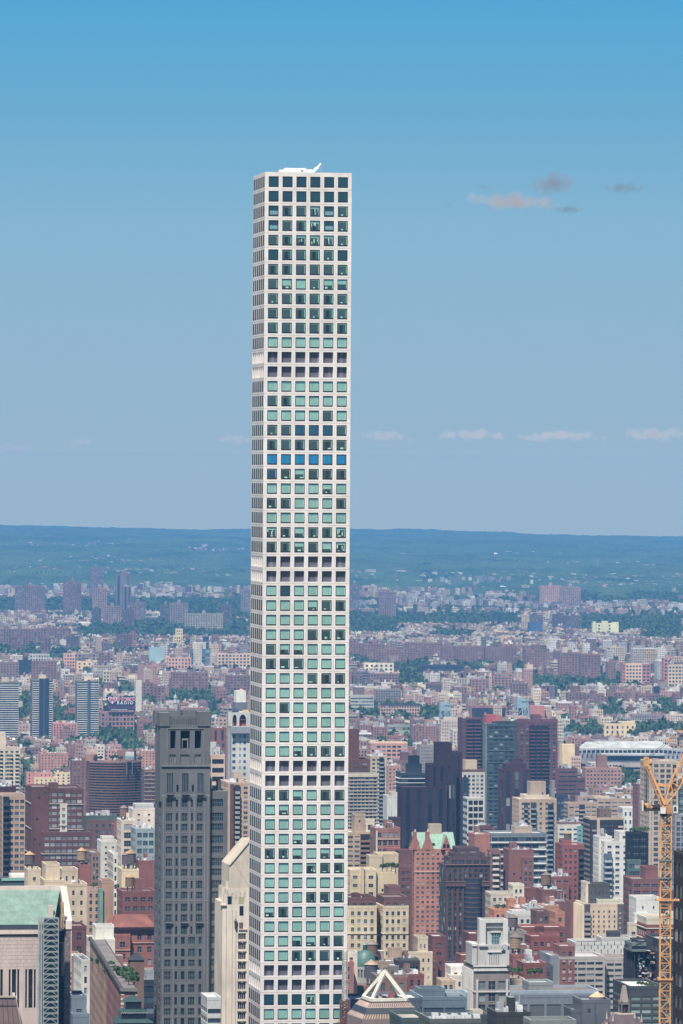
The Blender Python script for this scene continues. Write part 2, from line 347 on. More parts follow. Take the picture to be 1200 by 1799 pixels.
def wallface(mb, o, du, W, z0, z1, st, pxm, zcut):
    """one wall of a building. st: dict of style; pxm: photo pixels per metre across this wall"""
    k = st['k']; bay = st.get('bay', 3.2); fl = st.get('fl', 3.0); col = st['col']; r = st.get('rs', 0.3)
    sty = {'p': 1, 'b': 2, 'c': 2, 's': 3, 'g': 2, 'n': 0}[k]
    if k == 'n' or W < 2.0:
        plain(mb, o, du, W, z0, z1, 'wall', col)
        if pxm > 2.3 and W > 5 and z1 - z0 > 5:      # party walls: odd small windows, pipes, patched bands
            nn = (du[1], -du[0]); zlo = max(z0, zcut)
            def patch(u, z, wd, hh, c_, m_='wall', r_=0.0, e_=0.03):
                p = [(o[0] + du[0] * q + nn[0] * e_, o[1] + du[1] * q + nn[1] * e_) for q in (u, u + wd)]
                mb.add([[(*p[0], z), (*p[1], z), (*p[1], z + hh), (*p[0], z + hh)]], m_, c_, r_)
            for i in range(int(W * min(z1 - zlo, 60) / 70) + 1):
                u, z = rng.uniform(1, max(1.1, W - 2)), zlo + rng.rand() * max(1, z1 - zlo - 3)
                patch(u, z, 0.9, 1.3, (0.02, 0.025, 0.04), 'glass', rng.rand() * .7)
                patch(u - .1, z - .18, 1.1, .16, tuple(min(.8, v * 1.5 + .04) for v in col))
            for i in range(2): patch(rng.uniform(.3, W - .6), zlo, 0.22, (z1 - zlo) * rng.uniform(.4, .97), tuple(v * rng.uniform(.5, .8) for v in col), e_=.05)
            for i in range(3): patch(0.0, zlo + rng.rand() * (z1 - zlo - .5), W, .18, tuple(v * rng.choice([.75, 1.2]) for v in col), e_=.02)
        return
    top = z1 - st.get('topm', 1.4); zc = max(z0, zcut)
    nf = max(1, int((top - zc) / fl)); zc = top - nf * fl
    if pxm * bay < 3.0 or nf < 1 or zc < z0 - 0.01:
        plain(mb, o, du, W, z0, z1, 'fac', col, bay, fl, sty, r); return
    if k == 'p': bay *= .9
    nb = max(1, round(W / bay)); edge = st.get('edge', 0.6); bw = (W - 2 * edge) / nb
    wf, hf, sl = min(.8, st.get('wf', 0.5) * 1.2), min(.76, st.get('hf', 0.5) * 1.16), st.get('sl', 0.22)
    if 'sl' in st: hf = min(hf, .97 - sl)
    if k in 'bcg': wf, hf = st.get('wf', 0.94), st.get('hf', 0.55)
    if k == 's': wf, hf, sl = st.get('wf', 0.5), st.get('hf', 0.97), 0.015
    ub = edge + np.arange(nb + 1) * bw; zb = zc + np.arange(nf + 1) * fl
    ubl = ub[:-1] + bw * (1 - wf) / 2; ubr = ub[1:] - bw * (1 - wf) / 2
    if st.get('pair'):  # alternate wide and narrow windows
        a = np.arange(nb) % 2 == 1; ubl = np.where(a, ubl + bw * wf * 0.22, ubl); ubr = np.where(a, ubr - bw * wf * 0.22, ubr)
    cells(mb, o, du, ub, ubl, ubr, zb, zb[:-1] + sl * fl, zb[:-1] + (sl + hf) * fl, st.get('rec', 0.22), col, hi=st.get('hi', 0.32), gcol=st.get('gcol', (0.04, 0.06, 0.085)), rcol=st.get('rcol'), trim=(tuple(min(.75, v * 1.35 + .05) for v in col) if k == 'p' and pxm > 2.4 else None), bars=((max(2, int(round(bw * wf / 1.1))) if bw * wf > 1.3 else 1) if pxm > 2.7 and k in 'pg' else 0))
    for a, wd in ((0, edge), (W - edge, edge)): plain(mb, o, du, wd, zc, top, 'wall', col, off=a)
    plain(mb, o, du, W, top, z1, 'wall', col); 
    if zc > z0 + 0.01: plain(mb, o, du, W, z0, zc, 'fac', col, bay, fl, sty, r)
    # balconies or projecting slabs
    nn = (du[1], -du[0])
    def slab(u0, u1, za, zt, dep, c_):
        p = [(o[0] + du[0] * u + nn[0] * dd, o[1] + du[1] * u + nn[1] * dd) for u in (u0, u1) for dd in (0.0, dep)]
        (ax, ay), (bx, by), (cx, cy), (dx, dy) = p
        a = [(ax, ay, za), (cx, cy, za), (dx, dy, za), (bx, by, za)]; t = [(x, y, zt) for x, y, _ in a]
        mb.add([[a[0], a[1], a[2], a[3]], [t[0], t[1], t[2], t[3]], [a[3], a[2], t[2], t[3]], [a[0], a[3], t[3], t[0]], [a[1], a[2], t[2], t[1]]], 'wall', c_)
    sc = st.get('slab', col)
    if k == 'c':
        for (f0, f1) in st.get('bal', [(0, 1)]):
            for j in range(nf):
                z = zb[j]; slab(f0 * W, f1 * W, z - 0.15, z + st.get('bh', 0.95), st.get('bd', 1.3), sc)
    elif st.get('bal'):
        for (f0, f1) in st['bal']:
            plain_dark = st.get('baldark', True)
            for j in range(nf):
                z = zb[j]; slab(f0 * W, f1 * W, z - 0.15, z + st.get('bh', 0.9), st.get('bd', 1.2), sc)
    if st.get('ledge'):
        for j in range(0, nf + 1, st['ledge']): slab(0, W, zb[j] - 0.2, zb[j] + 0.15, 0.35, st.get('lcol', sc))
    if st.get('pier'):
        for x in ub[::st['pier']]:
            slab(x - 0.35, x + 0.35, zc, top, 0.5, st.get('pcol', sc))

TAR = [(0.10, 0.09, 0.10), (0.16, 0.15, 0.16), (0.30, 0.29, 0.28), (0.48, 0.47, 0.46), (0.22, 0.18, 0.16), (0.60, 0.60, 0.58)]
def water_tank(mb, cx, cy, z, s=1.0, col=(0.20, 0.13, 0.09), cone=(0.35, 0.22, 0.13)):
    r = 2.2 * s
    for a in range(4):
        x, y = cx + r * 0.7 * math.cos(a * math.pi / 2 + 0.78), cy + r * 0.7 * math.sin(a * math.pi / 2 + 0.78)
        mb.box(x - 0.15, x + 0.15, y - 0.15, y + 0.15, z, z + 2.4 * s, 'metal', (0.08, 0.08, 0.09))
    mb.box(cx - r * 0.9, cx + r * 0.9, cy - r * 0.9, cy + r * 0.9, z + 2.3 * s, z + 2.6 * s, 'metal', (0.1, 0.09, 0.08))
    for i in range(4):
        za = z + (2.6 + 1.0 * i) * s
        mb.frustum(cx, cy, r * 0.99, r * 0.97, za, za + 0.9 * s, 14, 'wall', col, cap=False)
        mb.frustum(cx, cy, r * 1.02, r * 1.02, za + 0.9 * s, za + 1.0 * s, 14, 'metal', tuple(c * 0.6 for c in col), cap=False)
    mb.frustum(cx, cy, r * 1.1, 0.05, z + 6.6 * s, z + 8.2 * s, 14, 'roof', cone)
def rooftop(mb, x0, x1, y0, y1, z, rnd, col, tar=None, bulk=True, small=False, heads=None):
    W, D_ = x1 - x0, y1 - y0; tar = tar or rnd.choice(TAR); t = min(0.4, W * 0.05)
    mb.box(x0 + t, x1 - t, y0 + t, y1 - t, z - 1.0, z - 0.75, 'roof', tar)
    lite = tuple(min(0.75, c * 1.5 + 0.05) for c in col)
    for a in ((x0 - .06, x1 + .06, y0 - 0.06, y0 + t), (x0 - .06, x1 + .06, y1 - t, y1 + 0.06), (x0 - .06, x0 + t, y0 + t, y1 - t), (x1 - t, x1 + .06, y0 + t, y1 - t)):
        mb.box(a[0], a[1], a[2], a[3], z - 1.0, z + 0.12, 'wall', col, top=('roof', lite))
    if bulk and W > 7 and D_ > 7:
        for i in range(rnd.randint(1, 2)):
            bw, bd, bh = W * rnd.uniform(.15, .34), D_ * rnd.uniform(.18, .35), rnd.uniform(2.4, 4.6)
            bx, by = rnd.uniform(x0 + 1, x1 - bw - 1), rnd.uniform(y0 + 1.5, y1 - bd - 1)
            c_ = rnd.choice([col, (0.35, 0.33, 0.31), (0.22, 0.13, 0.11), (0.5, 0.48, 0.45)])
            hm = mb if heads is None else MB()
            hm.box(bx, bx + bw, by, by + bd, z - 0.8, z + bh, 'wall', c_, top=('roof', rnd.choice(TAR)))
            if heads is not None: heads.append(hm)
            if not small: hm.box(bx + bw * .2, bx + bw * .45, by - 0.05, by, z - 0.7, z + 1.4, 'wall', (0.06, 0.06, 0.07))
        if not small:
            for i in range(rnd.randint(6, 14)):
                s_ = rnd.uniform(0.5, 1.6); bx, by = rnd.uniform(x0 + 1, x1 - 2.5), rnd.uniform(y0 + 1, y1 - 2.5)
                mb.box(bx, bx + s_ * 1.3, by, by + s_, z - 0.8, z + s_ * rnd.uniform(.3, 1.3), 'metal', rnd.choice([(0.55, 0.56, 0.57), (0.3, 0.31, 0.33), (0.7, 0.7, 0.68)]))
            for i in range(2):
                by = rnd.uniform(y0 + 1, y1 - 1.5); bx = rnd.uniform(x0 + .6, x0 + W * .4); mb.box(bx, bx + W * rnd.uniform(.2, .5), by, by + .7, z - .7, z + .1, 'metal', rnd.choice([(0.5, 0.5, 0.5), (0.25, 0.26, 0.28), (0.65, 0.65, 0.63)]))
            for i in range(rnd.randint(0, 3)):
                bx, by = rnd.uniform(x0 + 1, x1 - 1), rnd.uniform(y0 + 1, y1 - 1)
                mb.beam((bx, by, z - 0.8), (bx, by, z + rnd.uniform(1.5, 5)), 0.09, 'metal', (0.4, 0.4, 0.42))

RECTS = []       # (X0, X1, Y, D, thing or None, short) of everything placed by hand, in photo pixels
def bldg(name, X0, X1, Y, D, dep, col, k, label, cat=None, short=None, tiers=(), tank=0, tar=None, yb=1830, roofmb=True, bulk=True, group=None, side=None, k2=None, **st):
    """A building whose street front spans X0..X1 in the photo with its roof line at Y, its front at distance D, dep metres deep.
    tiers: further blocks (X0, X1, Y, setback m, depth m, overrides)"""
    p = at(X0, Y, D); g = gz(D) - 1.0
    root = thing(name, (p.x, p.y, g), label, cat, group)
    rnd = random.Random(hash((round(X0), round(Y), round(D))) & 0xffff)
    wall, rf, heads = MB(), MB(), []
    tone_ = (lambda c: dehaze(c, D)) if D > 5500 else alb
    a0 = tone_(col)
    if D > 8000: st['bay'] = st.get('bay', 3.2) * 1.35; st['fl'] = st.get('fl', 3.0) * 1.35
    blocks = [(X0, X1, Y, 0.0, dep, {})] + [tuple(t) + ({},) * (6 - len(t)) for t in tiers]
    for bi, (xa, xb, y, sb, dd, ov) in enumerate(blocks):
        u0, Dd = uat(xa, y, p, sb); z1 = at(xa, y, Dd).z - g
        Wd = uat(xb, y, p, sb)[0] - u0
        s2 = dict(st); s2['k'] = k; s2['col'] = a0; s2['rs'] = rnd.random(); s2.update(ov)
        if 'c' in ov: s2['col'] = tone_(ov['c'])
        if 'slab' in s2 and max(s2['slab']) > 1: s2['slab'] = alb(s2['slab'])
        if 'pcol' in s2 and max(s2['pcol']) > 1: s2['pcol'] = alb(s2['pcol'])
        if 'lcol' in s2 and max(s2['lcol']) > 1: s2['lcol'] = alb(s2['lcol'])
        if 'gcol' in s2 and max(s2['gcol']) > 1: s2['gcol'] = alb(s2['gcol'])
        y0_, y1_ = sb, sb + dd; x0_, x1_ = u0, u0 + Wd
        zb_ = ov.get('zb', 0.0)
        if 'yb' in ov: zb_ = at(xa, ov['yb'], Dd).z - g
        zcut = at(xa, min(ov.get('ycut', yb), 1830), Dd).z - g - 2
        px = FPX / D
        wallface(wall, (x0_, y0_), (1, 0), Wd, zb_, z1, s2, px, zcut)
        sd_ = dict(s2)
        if side: sd_['k'] = side
        if 'side' in ov: sd_['k'] = ov['side']
        wallface(wall, (x0_, y1_), (0, -1), dd, zb_, z1, sd_, px * (0.6 if D < 2600 else 0.25), zcut)
        sd_['bal'] = None
        wallface(wall, (x1_, y0_), (0, 1), dd, zb_, z1, sd_, 0, zcut)
        sd_['k'] = sd_['k'] if sd_['k'] != 'c' else 'b'
        wallface(wall, (x1_, y1_), (-1, 0), Wd, zb_, z1, sd_, 0, zcut)
        small = px * 3 < 2.0
        rooftop(rf, x0_, x1_, y0_, y1_, z1, rnd, s2['col'], ov.get('tar', tar), bulk and not ov.get('nobulk') and (bi > 0 or not any(t[3] < dep for t in tiers if len(t) > 3 and t[2] < Y)), small, heads if D < 5200 else None)
        RECTS.append((xa - 2, xb + 1, y, Dd, root, short if bi == 0 else None))
    wall.build('wall', root)
    ro_ = rf.build('roof', root)
    for hm in heads: hm.build('bulkhead', ro_)
    top = at(X0, Y, D).z - g; W0 = ulen(X0, X1, Y, D)
    for i in range(tank):
        t = MB(); cx = W0 * (0.25 + 0.5 * ((i * 0.618 + rnd.random() * .3) % 1)); water_tank(t, 0, 0, 0, rnd.uniform(.85, 1.15), rnd.choice([(0.20, 0.13, 0.09), (0.30, 0.20, 0.14), (0.12, 0.10, 0.10)]), rnd.choice([(0.40, 0.26, 0.15), (0.2, 0.16, 0.14)]))
        t.build('water_tank', root, loc=(cx, dep * (0.3 + 0.3 * rnd.random()), top - 0.75))
    return root
# ================================================================== the slender white tower
CW = alb((236, 230, 231), 0.84, 1.0)
DT = 1870.0
pT = at(465.7, 302.0, DT); gT = gz(DT) - 1
tower = thing('skyscraper', (pT.x, pT.y, gT), 'very tall slender white square tower with a grid of six windows per floor', 'skyscraper')
RECTS.append((441, 619, 302, DT, tower, 'slender white tower'))
HT = pT.z - gT; WT = 28.4; FL = 25.68 / 10150 * DT; NF = int((HT - 2) / FL)
mW, gW = 1.2, 1.24; wW = (WT - 2 * mW - 5 * gW) / 6
ul = mW + np.arange(6) * (wW + gW); ur = ul + wW
ub = np.concatenate([[0], (ur[:-1] + ul[1:]) / 2, [WT]])
topm = 1.35; wH = 3.52
# rows counted from the top
rows = ['nnnnnn', 'nnnnnn', 'sddtsd', 'sddtsd', 'ddtttd', 'nddddn', 'dddddd', 'dhgdhh', 'dddddd', 'dddddd', 'dddddd', 'gggggg', 'MMMMMM', 'MMMMMM',
        'gggggg', 'ddgggg', 'ggggdg', 'ddbbbd', 'dddddd', 'BBBBBB', 'edhddd', 'gggghg', 'ddgggd', 'gggggg', 'tdhddt', 'ddhdht', 'MMMMMM', 'MMMMMM',
        'gngggg', 'ggghdd', 'gggggg', 'gggddd', 'dhhggg', 'dddggg', 'gggddd', 'gggggg', 'gdgggg', 'gggggg', 'gggggg', 'gghddd', 'MMMMMM', 'MMMMMM',
        'ddhgdd', 'ghgggg', 'gggggg', 'gghhhh', 'ddhghh', 'gggtdd', 'gggggg', 'gggddd', 'hdgggg', 'gggggg', 'gghhdd', 'ggdddd', 'MMMMMM', 'MMMMMM', 'nnntnn', 'gggggg', 'gggggg', 'ggdggg', 'gggggg']
while len(rows) < NF: rows.append('gggggg')
rows = rows[:NF]
zr_ = HT - topm - np.arange(NF) * FL; zl_ = zr_ - wH          # top to bottom
zb_ = np.concatenate([[HT], (zl_[:-1] + zr_[1:]) / 2, [zl_[-1] - 0.6]])
order = slice(None, None, -1)
zbA, zlA, zrA = zb_[order], zl_[order], zr_[order]
rec = np.array([1.1 if r[0] == 'M' else 0.13 for r in rows])[order]
mb = MB(); gl = MB()
GC = {'g': (130, 174, 170), 'gt': (62, 116, 130), 'dark': (22, 52, 62), 'room': (44, 68, 74), 'line': (170, 212, 196), 'n': (18, 58, 72), 'b': (22, 78, 108), 'B': (10, 115, 165), 'fr': (10, 26, 36)}
GC = {k: alb(v, 0.95, 1.0) for k, v in GC.items()}
for fi, (o, du) in enumerate((((0, 0), (1, 0)), ((0, WT), (0, -1)), ((WT, 0), (0, 1)), ((WT, WT), (-1, 0)))):
    cells(mb, o, du, ub, ul, ur, zbA, zlA, zrA, rec, CW, 'conc', glass=False)
    plain(mb, o, du, WT, 0, zbA[0], 'conc', CW)
# dark boxes standing for the unlit inside of the open plant floors
for j, r in enumerate(rows):
    if r[0] != 'M': continue
    z0, z1 = zl_[j] - 0.3, zr_[j] + 0.3
    a, b_ = 1.09, WT - 1.09
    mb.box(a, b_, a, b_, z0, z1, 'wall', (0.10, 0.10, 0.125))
    for i in range(7):
        x = a + (b_ - a) * (i + .5) / 7
        if R0.random() < .6: mb.box(x - .5, x + .5, a - .05, a + 0.5, z0, z1, 'wall', (0.15, 0.15, 0.18))
# top deck inside the parapet
mb.box(0.5, WT - 0.5, 0.5, WT - 0.5, HT - 1.3, HT - 0.8, 'roof', (0.5, 0.5, 0.5))
for a in ((0, WT, 0, .5), (0, WT, WT - .5, WT), (0, .5, .5, WT - .5), (WT - .5, WT, .5, WT - .5)):
    mb.box(a[0], a[1], a[2], a[3], HT, HT + 0.05, 'conc', tuple(c * 0.8 for c in CW))
# thin joints between the cast panels
for j in range(NF):
    if HT - j * FL < 150: break
    z = zb_[j]
    if j: mb.box(-0.012, WT + .012, -0.012, 0, z - 0.08, z + 0.08, 'conc', tuple(c * 0.66 for c in CW))
    if j: mb.box(-0.012, 0, 0, WT, z - 0.08, z + 0.08, 'conc', tuple(c * 0.66 for c in CW))
    for x in ub[1:-1]:
        mb.box(x - 0.06, x + 0.06, -0.010, 0, zl_[j] - 0.0, zr_[j] + 0.0, 'conc', tuple(c * 0.80 for c in CW))
mb.build('concrete_grid', tower)

def pane_mesh(mb, kind, w_, h_, rnd, o=(0, 0, 0), dx=(1, 0), shade=1.0):
    """one big square window: dark frame, glass set back, what shows behind it"""
    def P_(u, z, v): return (o[0] + dx[0] * u - dx[1] * v * -1 * 0 + (-dx[1]) * v * 1.0, o[1] + dx[1] * u + dx[0] * v, o[2] + z)
    def quad(u0, u1, z0, z1, v, c, mat='pane'):
        c = tuple(k * shade for k in c)
        mb.add([[P_(u0, z0, v), P_(u1, z0, v), P_(u1, z1, v), P_(u0, z1, v)]], mat, c)
    fl_, fr_, ft, fb = 0.20, 0.20, 0.22, 0.46
    F = GC['fr']
    quad(0, w_, 0, fb, 0, F); quad(0, w_, h_ - ft, h_, 0, F); quad(0, fl_, fb, h_ - ft, 0, F); quad(w_ - fr_, w_, fb, h_ - ft, 0, F)
    a, b_, c, d = fl_, w_ - fr_, fb, h_ - ft
    for (u, v_) in (((a, a), (c, d)), ((b_, b_), (c, d))):
        mb.add([[P_(u[0], v_[0], 0), P_(u[0], v_[0], .1), P_(u[0], v_[1], .1), P_(u[0], v_[1], 0)]], 'pane', F)
    mb.add([[P_(a, d, 0), P_(b_, d, 0), P_(b_, d, .1), P_(a, d, .1)]], 'pane', F)
    V0 = 0.10
    if kind == 'g':
        k = rnd.uniform(.80, 1.05) * (1 + .06 * math.sin(o[2] * .07 + o[0] * .3)); m_ = d - (d - c) * rnd.choice([.12, .16, .2, .16])
        quad(a, b_, c, m_, V0, tuple(x * k for x in GC['g'])); quad(a, b_, m_, d, V0, GC['gt'])
        quad(b_ - .16, b_ - .03, c, m_, V0 - .02, GC['line']); quad(a + .03, b_ - .03, c, c + .13, V0 - .022, tuple(x * .8 for x in GC['line']))
    elif kind in 'bB':
        base = GC[kind]
        for i in range(5):
            u0 = a + (b_ - a) * i / 5; quad(u0, u0 + (b_ - a) / 5, c, d, V0, tuple(x * rnd.uniform(.75, 1.2) for x in base))
    elif kind == 'n':
        quad(a, b_, c, d, V0, tuple(x * rnd.uniform(.8, 1.2) for x in GC['n']))
    elif kind == 's':
        quad(a, b_, c, d, V0, GC['n']); quad(a + .3, b_ - .1, c + .15, c + (d - c) * .48, V0 - .02, alb((105, 175, 200), .8))
        for i in range(4): u0 = a + .6 + i * .6; quad(u0, u0 + .08, c + .15, c + (d - c) * .48, V0 - .03, GC['fr'])
    else:
        k = rnd.uniform(.7, 1.3)
        quad(a, b_, c, d, V0, tuple(x * k for x in GC['room']))
        quad(b_ - .26, b_ - .08, c + .05, d - .1, V0 - .02, tuple(x * rnd.uniform(.6, 1) for x in GC['line']))
        quad(a + .12, b_ - .26, d - .26, d - .12, V0 - .02, tuple(x * .55 for x in GC['line']))
        if rnd.random() < .6: u0 = rnd.uniform(a + .3, b_ - 1.6); quad(u0, u0 + rnd.uniform(.5, 1.2), c + .1, d - .4, V0 - .02, GC['fr'])
        if rnd.random() < .5: u0 = rnd.uniform(a + .2, b_ - 1.4); quad(u0, u0 + rnd.uniform(.4, 1.3), c + .05, c + rnd.uniform(.25, .6), V0 - .03, GC['line'])
        if kind in 'ht':
            f = rnd.uniform(.45, .75) if kind == 'h' else .25
            quad(a, b_ - .04, d - (d - c) * f, d - .4, V0 - .04, GC['g']); quad(a, b_ - .04, d - .4, d, V0 - .045, GC['gt'])
        if kind == 't':
            for i in range(3): u0 = rnd.uniform(a, b_ - .7); z0 = rnd.uniform(c, d - 1.2); quad(u0, u0 + rnd.uniform(.1, .4), z0, z0 + rnd.uniform(.6, 1.2), V0 - .05, GC['line'])
        if kind == 'e': quad(a + .1, b_ - .3, c + .3, d - .3, V0 - .025, tuple(x * .7 for x in GC['b']))
cnt = 0; variants = {}
rest = MB()
for j, r in enumerate(rows):
    if r[0] == 'M': continue
    z = zl_[j]
    if z < 135: break
    for i in range(6):
        k = r[i]
        if cnt < 100:
            v = R0.randint(0, 3); key = (k, v)
            if key not in variants:
                t = MB(); pane_mesh(t, k, wW, wH, R0); wo = t.build('window', tower); variants[key] = wo.data
            else:
                wo = bpy.data.objects.new('window', variants[key]); C.objects.link(wo); wo.parent = tower
            wo.location = (ul[i], 0.13, z); cnt += 1
        else: pane_mesh(rest, k, wW, wH, R0, (ul[i], 0.13, z))
    for i in range(6):      # the west face
        rest.add([[(.02, WT - ul[i], z), (.02, WT - ur[i], z), (.02, WT - ur[i], z + wH), (.02, WT - ul[i], z + wH)]], 'wall', tuple(x * R0.uniform(.5, 1.25) for x in alb((62, 92, 98)))); rest.add([[(.01, WT - ul[i], z), (.01, WT - ur[i], z), (.01, WT - ur[i], z + .4), (.01, WT - ul[i], z + .4)], [(.01, WT - ur[i] + .9, z), (.01, WT - ur[i], z), (.01, WT - ur[i], z + wH), (.01, WT - ur[i] + .9, z + wH)]], 'wall', GC['fr'])
for j, r in enumerate(rows):    # plain panes on the two hidden faces and low floors
    if r[0] == 'M': continue
    z = zl_[j]
    for i in range(6):
        u0, u1 = ul[i], ur[i]
        rest.add([[(WT - .13, u0, z), (WT - .13, u1, z), (WT - .13, u1, z + wH), (WT - .13, u0, z + wH)], [(u0, WT - .13, z), (u1, WT - .13, z), (u1, WT - .13, z + wH), (u0, WT - .13, z + wH)]], 'pane', GC['n'])
        if z < 135: rest.add([[(u0, .13, z), (u1, .13, z), (u1, .13, z + wH), (u0, .13, z + wH)], [(.13, WT - u0, z), (.13, WT - u1, z), (.13, WT - u1, z + wH), (.13, WT - u0, z + wH)]], 'pane', GC['g'])
ro = rest.build('window', tower, merge=False); ro['kind'] = 'stuff'

# roof cleaning crane folded on the top
p = at(490, 302, DT + 8); cr_ = thing('roof_crane', (p.x, p.y, gT + HT - 0.8), 'white window cleaning crane folded on top of the slender white tower', 'crane')
def rx(X): return (X - 490) / 5.40
t = MB(); wh = (0.82, 0.82, 0.83)
t.box(rx(491), rx(524), 0, 2.2, 0.3, 2.0, 'metal', wh); t.box(rx(500), rx(538), .2, 2, 2.0, 2.6, 'metal', wh); t.build('boom', cr_)
t = MB(); t.box(rx(524), rx(548), -.3, 3, 0.2, 2.2, 'metal', wh); t.box(rx(529), rx(533), -.36, -.3, 1.5, 1.9, 'wall', (.08, .08, .09)); t.box(rx(540), rx(552), 0, 2.6, 0.6, 1.5, 'metal', wh)
for X in (538, 543, 549, 553): t.box(rx(X), rx(X) + .5, -.4, .2, 0.0, .5, 'wall', (.1, .1, .11))
t.build('machine_house', cr_)
t = MB(); t.beam((rx(548), 1, 1.2), (rx(560), 1, 3.0), .45, 'metal', wh); t.beam((rx(557), 1, 2.3), (rx(565), 1, 4.3), .28, 'metal', wh); t.beam((rx(553), 1, 2.6), (rx(563), 1, 3.4), .2, 'metal', (.6, .6, .6)); t.beam((rx(565), 1, 4.2), (rx(565), 1, 0), .05, 'metal', (.4, .4, .4)); t.build('jib', cr_)
t = MB(); t.box(rx(497), rx(556), .4, .8, -0.05, .3, 'metal', (.5, .5, .5)); t.box(rx(497), rx(556), 2, 2.4, -0.05, .3, 'metal', (.5, .5, .5)); t.build('rail', cr_)

# rusty hoist standing at the east foot of the tower
p = at(606, 1799, DT - 8)
ho = thing('construction_hoist', (p.x, p.y, gT), 'rusty brown lattice hoist with grey mast climbing the foot of the slender white tower', 'hoist')
def lattice(mb, x0, x1, y0, y1, z0, z1, step, r, col, rd=None, xx=True):
    rd = rd or r * .6; n_ = max(1, round((z1 - z0) / step)); h = (z1 - z0) / n_
    cs = [(x0, y0), (x1, y0), (x1, y1), (x0, y1)]
    for x, y in cs: mb.beam((x, y, z0), (x, y, z1), r, 'metal', col)
    for i in range(n_):
        za, zc = z0 + i * h, z0 + (i + 1) * h
        for k in range(4):
            (ax, ay), (bx, by) = cs[k], cs[(k + 1) % 4]
            mb.beam((ax, ay, za), (bx, by, za), rd, 'metal', col)
            if i % 2 == 0 or xx == 2: mb.beam((ax, ay, za), (bx, by, zc), rd, 'metal', col)
            if i % 2 == 1 or xx == 2: mb.beam((bx, by, za), (ax, ay, zc), rd, 'metal', col)
hz = lambda Y: at(606, Y, DT - 8).z - gT
t = MB(); lattice(t, -.7, .7, 0, 1.4, 0, hz(1670), 1.5, .14, alb((175, 168, 165)), .09); t.build('mast', ho)
t = MB(); lattice(t, -1.6, 1.0, -1.8, -.2, hz(1799) - 6, hz(1756), 1.4, .18, alb((120, 70, 60)), .13, 2); t.build('cage', ho)
t = MB(); t.box(-2.6, 1.8, -2.6, .3, hz(1797), hz(1796), 'metal', alb((130, 80, 65)))
for i in range(8): t.box(-2.6 + i * .6, -2.5 + i * .6, -2.65, -2.55, hz(1796), hz(1790), 'metal', alb((140, 95, 80)))
t.box(-2.6, 1.8, -2.66, -2.56, hz(1790.6), hz(1790), 'metal', alb((140, 95, 80))); t.build('platform', ho)

# ================================================================== grey stone tower in painted shade (west of it)
GD = 2000.0
GS = (98, 103, 112)
pG = at(285, 1258, GD); gG = gz(GD) - 1
gt = thing('stone_tower', (pG.x, pG.y, gG), 'grey stone skyscraper coloured as in shade, with three square openings under its notched crown', 'office tower')
RECTS.append((273, 401, 1250, GD, gt, 'shade-toned grey stone tower'))
def gu(X): return uat(X, 1500, pG)[0]
def gzz(Y): return at(330, Y, GD).z - gG
cG = alb((102, 106, 115), .84); cG2 = alb((122, 126, 134), .84); cGd = alb((78, 82, 92), .8)  # shade over the whole tower is put into these dark greys
t = MB(); wn_ = []
WG = gu(368.5); dG = 20.0
# main shaft front: column limits and windows
def shaft(t, x0, W, wins, rowsY, ztop, zbot, dep_rec=.35):
    """wins: [(Xa, Xb)], rowsY: [(Ytop, Ybot)] windows; leaves holes, returns window rects"""
    ul_ = np.array([gu(a) - x0 for a, b in wins]); ur_ = np.array([gu(b) - x0 for a, b in wins])
    ub_ = np.concatenate([[0], (ur_[:-1] + ul_[1:]) / 2, [W]])
    zt_ = np.array([gzz(a) for a, b in rowsY])[::-1]; zl__ = np.array([gzz(b) for a, b in rowsY])[::-1]
    zb__ = np.concatenate([[zbot], (zt_[:-1] + zl__[1:]) / 2, [ztop]])
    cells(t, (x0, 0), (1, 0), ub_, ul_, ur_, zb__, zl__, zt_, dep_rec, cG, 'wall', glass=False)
    return [(x0 + a, x0 + b, c, d) for a, b in zip(ul_, ur_) for c, d in zip(zl__, zt_)]
rowsY = [(1405, 1418), (1429, 1443), (1448, 1459.5), (1469, 1482), (1488, 1499.5), (1508.5, 1522), (1527.5, 1539), (1548, 1561.5), (1567.5, 1579), (1588, 1601.5), (1607, 1619), (1628, 1641.5)]
low = [(1647, 1659), (1667.5, 1681), (1686.5, 1698.5), (1707, 1721), (1730, 1744), (1752.5, 1766), (1772, 1783.5), (1789.5, 1801), (1809, 1822), (1829, 1841)]
winsA = [(291.7, 302.2), (308.7, 312.3), (318.7, 329.2), (335.5, 338.6), (345.3, 355.7)]
winsB = [(290, 301), (308, 312.5), (319, 325.5), (332, 343), (350, 355)]
zmid = gzz(1644)
wr = shaft(t, 0, WG, winsA, rowsY, gzz(1399), zmid)
wr += shaft(t, 0, WG, winsB, low, zmid, gzz(1846))
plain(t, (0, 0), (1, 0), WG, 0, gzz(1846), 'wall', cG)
# tall windows under the crown
wt_ = shaft(t, 0, WG, [(293, 303.3), (319.5, 330.5), (346.5, 357)], [(1359, 1391)], gzz(1353), gzz(1396)); wr += wt_
plain(t, (0, 0), (1, 0), WG, gzz(1399), gzz(1396), 'wall', cG2)
for a, b in ((309.3, 313), (336, 339.8)): t.box(gu(a), gu(b), -0.02, 0, gzz(1391), gzz(1379), 'glass', (.01, .012, .02))
